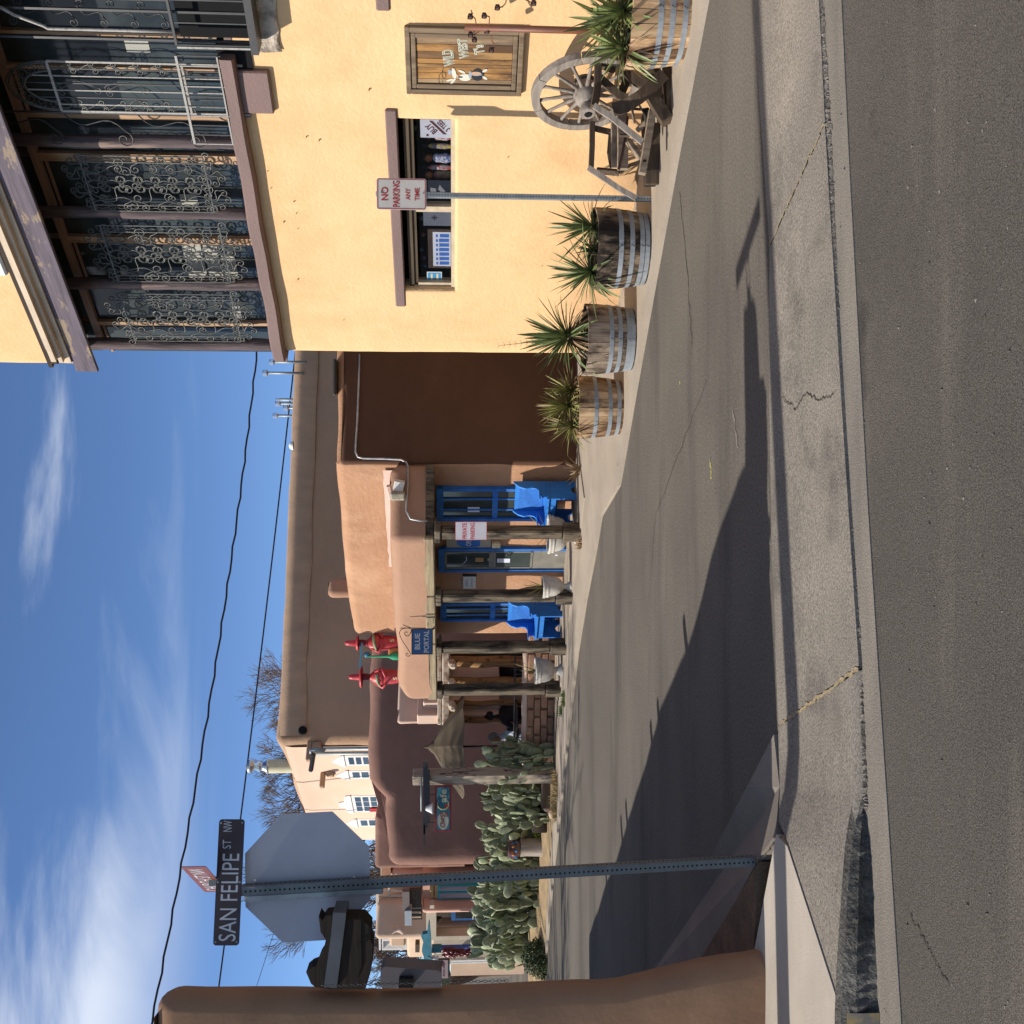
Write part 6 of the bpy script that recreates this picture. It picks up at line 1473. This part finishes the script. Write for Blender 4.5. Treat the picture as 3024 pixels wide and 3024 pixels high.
# ---- painted chile musicians on the porch roof
cr=mat('chile_pink_red',(.50,.055,.06),(.38,.03,.035),rough=.45,scale=9,spec=.4); cdk=plain('chile_dark',(.16,.015,.02),.5); grn=plain('chile_green',(.03,.30,.14),.5); gsg=plain('sash_green',(.25,.36,.2),.7); orr=plain('chile_orange',(.5,.2,.06),.6); skb=plain('guitar_blue',(.06,.22,.34),.5)
def chile(label,uc,vb,vt,brim,Y,ang):
    b=at(uc,vb,Y); t=at(uc,vt,Y); h=t.z-b.z+.12
    o=thing('chile_statue',label,'statue',T(b.x,Y,b.z-.12)@RZ(ang),'red chile musician statues on the porch roof')
    br=brim*Y/FP/2
    MB().lathe([(.085,0),(.10,h*.1),(.125,h*.25),(.13,h*.45),(.11,h*.56),(.05,h*.64)],16,sy=.8).obj('torso',cr,o)
    MB().lathe([(.14,h*.42),(.15,h*.46),(.11,h*.57),(.04,h*.64)],16,sy=.85).obj('poncho',cr,o)
    MB().lathe([(.03,h*.62),(.055,h*.68),(.06,h*.74),(.045,h*.8)],12).obj('head',cdk,o)
    MB().lathe([(br*.9,h*.80),(br,h*.775),(br*1.02,h*.785),(br*.9,h*.815),(br*.35,h*.80),(.055,h*.83),(.048,h*.93),(.035,h),(.005,h*1.01)],20).obj('sombrero',cr,o)
    for s_ in (-1,1):
        MB().tube([(s_*.10,-.02,h*.55),(s_*.17,-.06,h*.42),(s_*.06,-.14,h*.36)],[.03,.028,.022],7).obj('arm',cr,o)
        MB().tube([(s_*.055,0,h*.22),(s_*.065,-.01,h*.1),(s_*.07,0,0)],[.05,.045,.04],7).obj('leg',cdk,o)
    MB().tube([(-.15,-.04,h*.46),(-.05,-.13,h*.5),(.1,-.10,h*.52)],.022,6).obj('sash',gsg,o)
    return o,h
a,h=chile('red chile statue with tall sombrero, right of the pair on the porch roof',1126,1172,1020,44,17.0,.4)
b,h2=chile('red chile statue with wide dark sombrero brim, left of the pair on the porch roof',1026,1181,1031,64,17.2,-.3)
text('S',b,.03,-.135,h2*.20,.05,.07,crt,bold=.02); text('S',a,.0,-.135,h*.20,.05,.07,crt,bold=.02)
q=at(1086,1176,16.9)
gs=thing('green_chile_statue','slender green chile figure with blue guitar neck between the two red statues','statue',T(q.x,16.9,q.z-.1)); hh=at(1086,1080,16.9).z-q.z+.1
MB().lathe([(.03,0),(.065,hh*.12),(.06,hh*.3),(.022,hh*.42),(.014,hh*.9),(.004,hh)],12,sy=.7).obj('chile_body',grn,gs); MB().bbox(-.02,.14,.03,.12,.0,hh*.42,.02).obj('orange_box',orr,gs); MB().lathe([(.01,0),(.045,.03),(.05,.08),(.01,.12)],10).obj('head',skb,gs,T(.02,.06,hh*.88))
MB().beam((-.2,.03,hh*1.16),(.22,.03,hh*1.10),.02,.03).obj('guitar_neck',skb,gs)
# ================================================================== CACTUS BED
padm=mat('cactus_pad',(.25,.29,.165),(.13,.165,.09),rough=.6,scale=3,rnd=.45,spec=.35,c3=(.46,.45,.29),c3r=(.48,.62),c3scale=5,bump=.2,bscale=50)
def pad_mesh(w_,h,th,m):
    bm=bmesh.new(); bmesh.ops.create_uvsphere(bm,u_segments=10,v_segments=6,radius=1)
    for q in bm.verts:
        z=(q.co.z+1)/2; f=.62+.5*z if z<.8 else 1
        q.co=Vector((q.co.x*w_/2*(.7+.42*z),q.co.y*th/2,z*h))
    mb=MB(); mb.bm(bm,0,None,True); return mb.mesh('pad',m)
pads=[pad_mesh(.15,.25,.03,padm),pad_mesh(.165,.22,.035,padm),pad_mesh(.12,.21,.028,padm)]
def cactus(label,u,Y,wpx,vtop,n,seed,depth=.6):
    b=at(u,1340,Y); ztop=at(u,vtop,Y).z; w_=wpx*Y/FP; r_=random.Random(seed)
    o=thing('prickly_pear',label,'cactus',base((b.x,Y,0)),'prickly pear clumps in the bed')
    P=[]
    nb=max(4,int(n/9))
    tips=[]
    for i in range(nb):
        x=(-.5+(i+.5)/nb)*w_*.9+r_.uniform(-.05,.05); y=r_.uniform(-depth/2,depth/2); tips.append((Vector((x,y,.02)),Vector((r_.uniform(-.25,.25),r_.uniform(-.2,.2),1)).normalized(),r_.uniform(0,PI),0))
    cnt=0; q=list(tips)
    while q and cnt<n:
        p,d,yaw,lv=q.pop(r_.randrange(len(q)) if r_.random()<.6 else 0)
        lim=ztop*(.70+.28*math.sin(PI*min(1,max(0,(p.x/w_+.5))))+.32*noise.noise(Vector((p.x*4.5+seed,p.y*2,0))))
        s=r_.uniform(.75,1.45)*Y/19; me=r_.choice(pads); 
        z_=d; x_=Vector((math.cos(yaw),math.sin(yaw),0)); y_=z_.cross(x_).normalized(); x_=y_.cross(z_).normalized()
        M=Matrix(((x_.x,y_.x,z_.x,p.x),(x_.y,y_.y,z_.y,p.y),(x_.z,y_.z,z_.z,p.z),(0,0,0,1)))@SC(s,s,s)
        inst('pad',me,o,M); cnt+=1
        for c in range(r_.choice((1,2,2,3))):
            a=r_.uniform(-1.0,1.0); off=x_*math.sin(a)*.065*s+z_*(.2+.02*math.cos(a))*s*(.8+.2*math.cos(a))
            nd=(z_*math.cos(a*.9)+x_*math.sin(a*.9)+Vector((r_.uniform(-.3,.3),r_.uniform(-.45,.3),.85))).normalized(); np_=p+off
            if np_.z+.17<lim and abs(np_.x)<w_*.56: q.append((np_,nd,yaw+r_.uniform(-1.3,1.3),lv+1))
            elif r_.random()<.25 and np_.z+.1<lim: q.append((np_,Vector((nd.x,nd.y,.1)).normalized(),yaw+r_.uniform(-1,1),lv+1))
        if not q and cnt<n:
            x=r_.uniform(-.5,.5)*w_; y=r_.uniform(-depth/2,depth/2-.1); q.append((Vector((x,y,r_.uniform(.0,ztop*.55))),Vector((r_.uniform(-.5,.5),r_.uniform(-.5,.2),1)).normalized(),r_.uniform(0,PI),0))
    return o
cactus('pale loose prickly pear clump between umbrella pole and cafe sign post',782,17.6,92,1400,152,1)
cactus('tall prickly pear clump just left of the cafe sign post',660,18.4,130,1402,266,2,.7)
cactus('prickly pear clump behind the talavera pot pedestal',548,19.9,150,1412,285,3,.8)
cactus('prickly pear clump directly behind the stop sign post',430,20.0,130,1395,285,4,.8)
cactus('tallest left hand prickly pear clump reaching above the blue door',350,20.4,110,1396,247,5,.8)
cactus('leftmost prickly pear clump sprawling beside the green bush',240,21.2,140,1420,247,6,.8)
def bush(label,p,w_,h,n,s,m,name='bush',cat='bush',seed=0,parent=None,d=None):
    r_=random.Random(seed); mb=MB()
    for i in range(n):
        a=r_.uniform(0,6.28); b=math.acos(r_.uniform(-.2,1)); rr=r_.random()**.35
        q=Vector((p.x+w_/2*rr*math.sin(b)*math.cos(a),p.y+(d or w_)/2*rr*math.sin(b)*math.sin(a),p.z+h*max(0,rr*math.cos(b))))
        t=Vector((r_.uniform(-1,1),r_.uniform(-1,1),r_.uniform(-.3,1))).normalized()*s; v=t.cross(Vector((r_.uniform(-1,1),r_.uniform(-1,1),r_.uniform(-1,1)))).normalized()*s*.5
        mb.add([q-v*.6,q+t*.5-v*.2,q+t,q+t*.5+v],[(0,1,2,3)])
    o0=mb; o0.v=[tuple(Vector(x)-p) for x in o0.v]
    ob=o0.obj('foliage',m); 
    th=thing(name,label,cat,T(*p)); ob.parent=th; ob['kind']='stuff'; 
    MB().tube([(0,0,-.05),(0,0,h*.5)],.03,5).obj('stem',brown,th)
    return th
bush('dense dark green clipped bush at the left end of the cactus bed',G(160,1612,.03)+Vector((.1,.3,0)),.75,.42,2600,.05,leafmat('bush_leaf',(.07,.11,.03),(.045,.075,.025),(.12,.16,.05)),seed=3)
bush('yellow green leafy shrub below the painted pot pedestal',G(560,1610,.03)+Vector((0,.1,0)),.35,.26,420,.05,leafmat('shrub_lime',(.30,.36,.05),(.18,.25,.05),(.45,.4,.12)),name='shrub',cat='shrub',seed=4)
# pedestal and talavera pot
q=G(517,1611,.03)
pd=thing('tree_stump_pedestal','pale grey tree stump standing upright in the bed under a painted pot','stump',base((q.x,q.y+.1,.0)))
wq=54*q.y/FP; hq=H0+(1340-1538)/FP*(q.y)-.0
MB().lathe([(wq*.55,0),(wq*.5,hq*.3),(wq*.47,hq*.8),(wq*.5,hq)],14,wob=lambda t,z:1+.05*math.sin(5*t)).obj('stump',wood('stump_grey',(.42,.37,.31),(.27,.23,.2),'z'),pd)
pt=thing('painted_pot','brown glazed pot painted with blue and orange flowers on top of the stump','pot',base((q.x,q.y+.1,hq)))
ph_=38*q.y/FP
MB().lathe([(wq*.42,0),(wq*.55,ph_*.3),(wq*.58,ph_*.6),(wq*.5,ph_*.88),(wq*.56,ph_),(wq*.48,ph_),(wq*.44,ph_*.85)],22).obj('pot_body',mat('talavera',(.16,.06,.035),(.06,.03,.03),rough=.15,spec=.8,scale=6,c3=(.05,.16,.4),c3r=(.58,.62),c3scale=13),pt)
for k in range(9):
    a=-PI/2+(k-4)*.42; MB().lathe([(.002,0),(.028,.001),(.022,.006),(.004,.009)],6).obj('painted_flower',plain('glaze_orange',(.5,.2,.04),.2) if k%2 else plain('glaze_blue',(.06,.2,.45),.2),pt,T(wq*.575*math.cos(a),wq*.575*math.sin(a),ph_*(.35+.25*(k%2)))@RZ(a)@RY(PI/2))
# dark burnt log, pale rocks, fallen timber
q=G(592,1624,.03); lg_=thing('charred_log','short charred log with pale ashy top lying in the bed','log',base((q.x,q.y+.25,0)))
MB().lathe([(.16,-.2),(.19,-.15),(.2,.1),(.17,.2)],12,wob=lambda t,z:1+.12*math.sin(4*t+z*9)).obj('log',mat('charred',(.04,.028,.02),(.015,.012,.01),scale=8,rough=1,c3=(.42,.38,.34),c3r=(.60,.66),c3scale=5,bump=1,bscale=20),lg_,T(0,0,.18)@RY(PI/2))
q=G(680,1633,.03); lg2=thing('split_timber','brown split timber with pale cut end lying on the ground','log',base((q.x,q.y+.2,0)))
MB().bbox(-.3,.32,-.1,.1,.0,.22,.03).obj('timber',brown,lg2,RZ(-.15)); MB().bbox(-.36,-.29,-.08,.08,.0,.17,.02).obj('cut_end',crm,lg2,RZ(-.15))
for i,(u,v,s) in enumerate(((622,1638,.10),(435,1604,.09),(250,1578,.06))):
    q=G(u,v,.03); o=thing('rock',['pale rock at the end of the split timber','pale rock behind the stop sign post','small pale rock in the dry grass'][i],'rock',base(q)); bm=bmesh.new(); bmesh.ops.create_icosphere(bm,subdivisions=2,radius=s)
    for w2 in bm.verts: w2.co*=1+.3*noise.noise(w2.co*9+Vector((i,0,0))); w2.co.z=w2.co.z*.7+s*.4
    MB().bm(bm).obj('stone',crm,o)
# dry grass bank
gb=sheet([G(60,1600,.05),G(330,1612,.05),G(740,1640,.05),G(740,1600,.12),G(330,1560,.25),G(60,1560,.2)],.2).obj('bed_soil',mat('dry_soil',(.36,.26,.14),(.24,.17,.1),scale=5,rough=1,bump=.5,bscale=20)); struct(gb)
dg_=leafmat('dry_grass',(.50,.38,.17),(.36,.26,.12),(.6,.5,.28))
tuft([(G(u,v,.04),.25,260) for u,v in ((180,1588),(230,1592),(270,1594),(300,1590),(210,1580),(330,1602),(150,1580),(640,1640),(700,1643))],'dry_grass','straw yellow dry grass along the front edge of the cactus bed',0,.12,dg_,9)
# dark ribbon painted in place of tree and canopy shadow streaks before the bed
ribbon([G(1000,1652,.035),G(880,1643,.035),G(760,1640,.035)],.10,'shadow_streak',crack_shadem,z=.01,jit=.05)
# ================================================================== BEIGE BUILDING, FAR LEFT
def u8(x,y): return (474-y/3.864,900+x/3.864)
bei=stucco('stucco_beige',(.60,.44,.32),(.53,.38,.27),bump=.3,bscale=8)
pnk=stucco('stucco_pink',(.64,.40,.31),(.57,.35,.26),bump=.3,bscale=8)
Yb=25.0
BB=thing('beige_building','beige adobe building with white balcony rail, blue door and teal scalloped beam','building')
def X8(y,Y=Yb): return at(474-y/3.864,1340,Y).x
def Z8(x,Y=Yb): return at(300,900+x/3.864,Y).z
# turret block
adobe([(X8(880),Yb),(X8(565),Yb+.5),(X8(565),Yb+3),(X8(880)-1.2,Yb+2.6)],Z8(1388),Z8(805),rc=.12,rt=.12,step=.3,amp=.03,batter=.0,seed=61,topvar=.05).obj('turret',bei,BB)
# wall going left, lit
adobe([(X8(1420,Yb+1.9),Yb+1.9),(X8(890,Yb+1.2),Yb+1.1),(X8(890),Yb+3),(X8(1500)-1,Yb+4)],0,Z8(1150,Yb+1.5),rc=.1,rt=.08,step=.4,amp=.03,seed=62).obj('side_wall',bei,BB)
mb=MB(); mb.bbox(X8(1420),X8(560),Yb-.02,Yb+1,0,Z8(1380),.03); 
# lower storey with openings
Yl=24.7
def bb(x0,x1,y0,y1,Y,d,name,m,par_=BB,bev=.0): # crop coords: x vertical, y horizontal
    xa,xb=sorted((X8(y0,Y),X8(y1,Y))); zb_,zt_=sorted((Z8(x0,Y),Z8(x1,Y))); mb=MB()
    if bev: mb.bbox(xa,xb,Y,Y+d,zb_,zt_,bev)
    else: mb.box(xa,xb,Y,Y+d,zb_,zt_)
    return mb.obj(name,m,par_)
fcr=mat('frame_sand',(.55,.49,.38),(.48,.42,.33),rough=.7,scale=4)
bb(1385,1470,425,850,Yl,.3,'portal_beam',fcr); bb(1470,2700,800,850,Yl,.3,'portal_jamb',fcr); 
bb(1470,2700,438,800,Yl+1.6,.1,'portal_back',mat('portal_shade',(.44,.36,.26),rough=.9,scale=3)); bb(1470,1500,438,800,Yl,1.6,'portal_ceiling',fcr)
d_=bb(1672,2700,622,830,Yl+1.5,.06,'door_frame',plain('door_navy',(.03,.12,.34),.5)); bb(1720,2700,660,800,Yl+1.47,.03,'door_glass',glassb,d_)
w_w=bb(1670,2700,450,615,Yl+1.5,.06,'window_frame',fcr); bb(1715,1900,470,590,Yl+1.47,.03,'pane',glassd,w_w)
lt=bb(1490,1560,695,740,Yl+.8,.1,'lantern',iron)
bb(1470,2700,850,1240,Yl+.4,.3,'wall_panel',mat('panel_grey_beige',(.42,.36,.28),rough=.9,scale=2))
bb(1665,2700,1160,1182,Yl+.2,.1,'white_pillar',whit); bb(1665,2700,1190,1206,Yl+.2,.1,'white_pillar',whit); bb(1665,2700,1206,1420,Yl+.5,.3,'wall_panel',bei)
# pink wing with turquoise windows
adobe([(X8(432),Yl+.0),(X8(342),Yl-.2),(X8(342)+.3,Yl+2),(X8(432),Yl+2)],0,Z8(1350),rc=.06,rt=.05,step=.3,amp=.02,seed=63).obj('pink_pier',pnk,BB)
bb(1350,2700,60,345,Yl+.25,.4,'pink_wall',pnk)
tq=plain('paint_turquoise',(.03,.38,.42),.5)
for (ya,yb) in ((160,232),(240,325)):
    f=bb(1520,2700,ya,yb,Yl+.12,.1,'window_frame',tq); bb(1540,2700,ya+14,yb-12,Yl+.10,.02,'curtain',mat('curtain_lilac',(.36,.30,.32),(.22,.18,.2),scale=20,stretch=(1,1,.05)),f)
for k,x in enumerate((1430,1485)): bb(x,x+42,160,320,Yl+.15,.08,'tile_band',mat('tile_sand',(.5,.34,.16),(.4,.26,.12),scale=30),BB)
bb(1430,1478,338,380,Yl-.3,.2,'pink_ledge',fcr)
# roof lumps over the pink wing, canopy beam and slats
adobe([(X8(420),Yl+1.0),(X8(180),Yl+.8),(X8(180),Yl+2.4),(X8(420),Yl+2.4)],2.3,Z8(985,Yl+1),rc=.25,rt=.3,step=.15,amp=.06,seed=64).obj('parapet_lump',pnk,BB)
adobe([(X8(300,Yl+3),Yl+3),(X8(150,Yl+3),Yl+3),(X8(150,Yl+3),Yl+4),(X8(300,Yl+3),Yl+4)],2.3,Z8(810,Yl+3),rc=.25,rt=.3,step=.15,amp=.06,seed=65).obj('parapet_lump',crm,BB)
bb(1120,1200,165,405,Yl-.25,.12,'canopy_beam',plain('beam_greybrown',(.17,.14,.13),.7)); bb(1143,1222,405,597,Yl-.3,.12,'canopy_beam',plain('beam_paleblue',(.32,.35,.38),.6))
bb(1200,1335,165,400,Yl-.1,.08,'canopy_board',brown)
for k,y in enumerate((400,465,525)): bb(1205,1330,y,y+8,Yl-.1,.05,'slat',fcr)
bb(1205,1340,408,585,Yl+.1,.05,'shade_gap',black)
# pergola lattice
pg=mat('pergola_pale',(.60,.54,.44),rough=.7,scale=5)
bb(815,848,270,610,Yb+.6,.1,'pergola_rail',pg); bb(955,975,300,585,Yb+.7,.08,'pergola_rail',pg)
for y in (345,410,480,555): bb(848,1150,y,y+17,Yb+.7,.06,'pergola_post',pg)
bb(985,1130,430,560,Yb+2.2,.1,'far_wall',mat('ochre_wall',(.4,.25,.1),rough=.9))
# ceramic pot set in the wall
q=at(*u8(1060,740),Yb-.1); MB().lathe([(.09,-.15),(.13,-.12),(.07,-.03),(.065,.04),(.11,.12),(.12,.14)],16).obj('pot_spout',crm,BB,T(q.x,Yb-.10,q.z))
q=at(*u8(1062,930),Yb+.8); MB().bbox(-.2,.2,-.3,.1,-.2,.2,.05).obj('canale',bei,BB,T(q.x,Yb+.8,q.z))
# white picket balcony
xa,xb=X8(1190,Yb+1.2),X8(905,Yb+1.2)
for k in range(22):
    x=xa+(xb-xa)*k/21; MB().box(x-.022,x+.022,Yb+1.18,Yb+1.22,Z8(1160,Yb+1.2),Z8(870+.16*0,Yb+1.2)+.0).obj('picket',whit,BB)
for (x,t) in ((835,22),(872,14),(1140,16)): bb(x,x+t,895,1190,Yb+1.1,.08,'balcony_rail',whit)
bb(880,1085,1035,1060,Yb+1.05,.1,'balcony_post',whit)
bb(1255,1305,1095,1200,Yb+.9,.2,'dark_vent',brown)
# teal scalloped corbel beam
Yt=24.0
def sc8(x,y): a=at(*u8(x,y),Yt); return (a.x,a.z)
pts=[(1448,1210),(1400,1130),(1370,1120),(1345,1080),(1350,1030),(1368,985),(1350,930),(1335,880),(1345,820),(1360,780),(1345,730),(1330,690),(1345,655),(1385,648),(1400,640),(1408,560),(1418,500),(1425,505),(1440,700),(1448,900),(1452,1205)]
mb=MB(); mb.prism([sc8(*p) for p in pts],Yt,Yt+.12); tl=mb.obj('teal_beam',mat('paint_teal',(.045,.19,.25),(.03,.14,.19),rough=.7,scale=6,c3=(.3,.4,.42),c3r=(.68,.72),c3scale=9),BB)
bm=bmesh.new(); bm.from_mesh(tl.data); bmesh.ops.recalc_face_normals(bm,faces=bm.faces); bm.to_mesh(tl.data); bm.free()
bb(1452,1480,983,1205,Yt,.15,'white_gutter',whit); bb(1450,1560,850,915,Yt+.1,.15,'teal_post',MATS['paint_teal']); bb(1560,2400,880,942,Yt+.25,.12,'blue_pillar',plain('pillar_blue',(.04,.12,.42),.5))
# lamp, ristra, shop sign
q=at(*u8(1500,965),Yt-.1); o=thing('spot_lamp','small white spot lamp under the teal beam','lamp',T(q.x,Yt-.1,q.z)); MB().lathe([(.02,.08),(.08,-.02),(.07,-.05)],12).obj('shade',whit,o); MB().tube([(0,0,.05),(.05,.05,.2)],.015,5).obj('arm',iron,o)
q=at(*u8(1560,875),Yt-.1); RI=thing('chile_ristra','hanging string of dark red dried chiles below the teal beam','ristra',T(q.x,Yt-.12,q.z)); r_=random.Random(8)
cm_=MB().tube([(0,0,0),(.012,0,-.045),(.03,0,-.085)],[.018,.014,.003],5).mesh('chile',mat('dried_chile',(.22,.02,.018),(.10,.012,.012),rough=.3,spec=.7,scale=30,rnd=.5))
for k in range(220):
    t=k/220; a=r_.uniform(0,6.28); rr=.05+.05*math.sin(PI*min(1,t*1.6+.15)); inst('chile',cm_,RI,T(rr*math.cos(a)*.7,rr*math.sin(a)*.7,-t*.72)@RZ(a)@RY(r_.uniform(-.45,.15))@SC(1.35,1.35,1.35))
MB().tube([(0,0,.12),(0,0,-.75)],.012,5).obj('cord',fcr,RI)
a=at(*u8(1512,1242),Yt+.2); b=at(*u8(1635,995),Yt+.2); SS=thing('shop_name_board','mauve shop name board in dark frame at the far left, three lines of script','sign',T((a.x+b.x)/2,Yt+.1,(a.z+b.z)/2)); w_=b.x-a.x; h_=a.z-b.z
MB().box(-w_*.56,w_*.46,.03,.10,-h_*.66,h_*.6).obj('frame',iron,SS); MB().box(-w_/2,w_/2,-.0,.029,-h_/2,h_/2).obj('board',plain('board_mauve',(.26,.19,.19),.7),SS)
pu=plain('ink_purple',(.05,.03,.09),.7); text('The',SS,-w_*.2,-.003,h_*.22,w_*.24,h_*.22,pu,bold=.02,shear=.2); text('Basket Shop',SS,-w_*.02,-.003,-h_*.12,w_*.74,h_*.24,pu,bold=.02,shear=.2)
MB().lathe([(.06,0),(.075,.04),(.07,.08),(.03,.1)],10,sy=.1).obj('painted_basket',mar,SS,T(w_*.3,-.004,-.02))
HG=thing('hedge_strip','dark trimmed hedge strip seen under the shop name board','hedge',T(X8(1340,Yt+.5),Yt+.5,Z8(1665,Yt+.5)-.0)); 
bb(1560,1660,1270,1420,Yt+.3,.2,'dark_hedge_core',plain('hedge_dark',(.03,.04,.02),.9),BB)
bpy.data.objects.remove(HG)
cbb=Vector((X8(700),Yb,0)); RB=T(*cbb)@RZ(R(-15))@T(*(-cbb)); BB.matrix_world=RB
for o in [q for q in C.objects if q.parent is None and q.name.split('.')[0] in ('spot_lamp','chile_ristra','shop_name_board')]: o.matrix_world=RB@o.matrix_basis
# ================================================================== BARE TREES
bark=mat('bark_grey',(.17,.13,.10),(.10,.08,.065),rough=.95,scale=20); twg=mat('twig_brown',(.20,.14,.10),(.14,.10,.075),rough=.9,scale=30)
def bare_tree(label,p,h,spread,seed,levels=6,rt=.16,twigr=.006):
    r_=random.Random(seed); o=thing('bare_tree',label,'tree',base(p),'leafless trees behind the buildings'); big=MB(); small=MB()
    def grow(a,d,l,r,lv):
        n=3; P=[a]; dd=d.copy()
        for k in range(n):
            dd=(dd+Vector((r_.uniform(-.18,.18),r_.uniform(-.18,.18),r_.uniform(-.05,.12)))).normalized(); P.append(P[-1]+dd*l/n)
        (big if lv<3 else small).tube(P,[max(twigr,r*(1-.35*k/n)) for k in range(n+1)],5 if lv<3 else 3,cap=False)
        if lv>=levels: return
        nb=r_.choice((2,3,3)) if lv<levels-2 else r_.choice((3,4))
        for k in range(nb):
            t=r_.uniform(.45,1) if k else 1; i=min(n-1,int(t*n)); q=P[i].lerp(P[i+1],t*n-i) if t<1 else P[-1]
            ax_=Vector((r_.uniform(-1,1),r_.uniform(-1,1),r_.uniform(-.4,.4))).normalized(); nd=(dd+ax_*spread*r_.uniform(.5,1.1)).normalized()
            grow(q,nd,l*r_.uniform(.62,.82),r*.62,lv+1)
    grow(Vector((0,0,0)),Vector((0,0,1)),h*.30,rt,0)
    big.obj('trunk',bark,o); c=small.obj('crown',twg,o); c['kind']='stuff'; return o
bare_tree('large leafless tree with reddish twigs rising behind the roof chimney',(at(745,900,36).x,36,0),10.2,.7,11,8,.2,.0055)
bare_tree('second leafless tree of fine twigs right behind the roof chimney',(at(700,900,39).x,39,0),10.2,.7,21,8,.14,.005)
bare_tree('slim leafless tree between chimney and tall parapet corner',(at(800,900,37).x,37,0),9.6,.7,22,8,.14,.005)
bare_tree('leafless tree behind the stop sign, left of the big one',(at(655,900,34).x,34,0),7.2,.55,12,7,.18,.008)
bare_tree('low leafless tree showing just over the tall tan parapet',(at(905,900,38).x,38,0),10.4,.6,13,7,.17,.008)
bare_tree('leafless tree filling the gap under the octagonal sign',(at(440,900,33).x,33,0),6.4,.75,14,7,.17,.008)
bare_tree('leafless tree above the white picket balcony',(at(250,900,34).x,34,0),5.6,.75,15,7,.16,.008)
bare_tree('leafless tree at far left behind the metal lamp box',(at(140,900,32).x,32,0),5.4,.75,16,7,.16,.008)
# trees and roofs outside the frame on the west side throw the long streaks of shade on the street
bare_tree('leafless street tree outside the frame to the left, shading the street',(-13.5,15.3,0),11,.7,17,6,.16,.012)
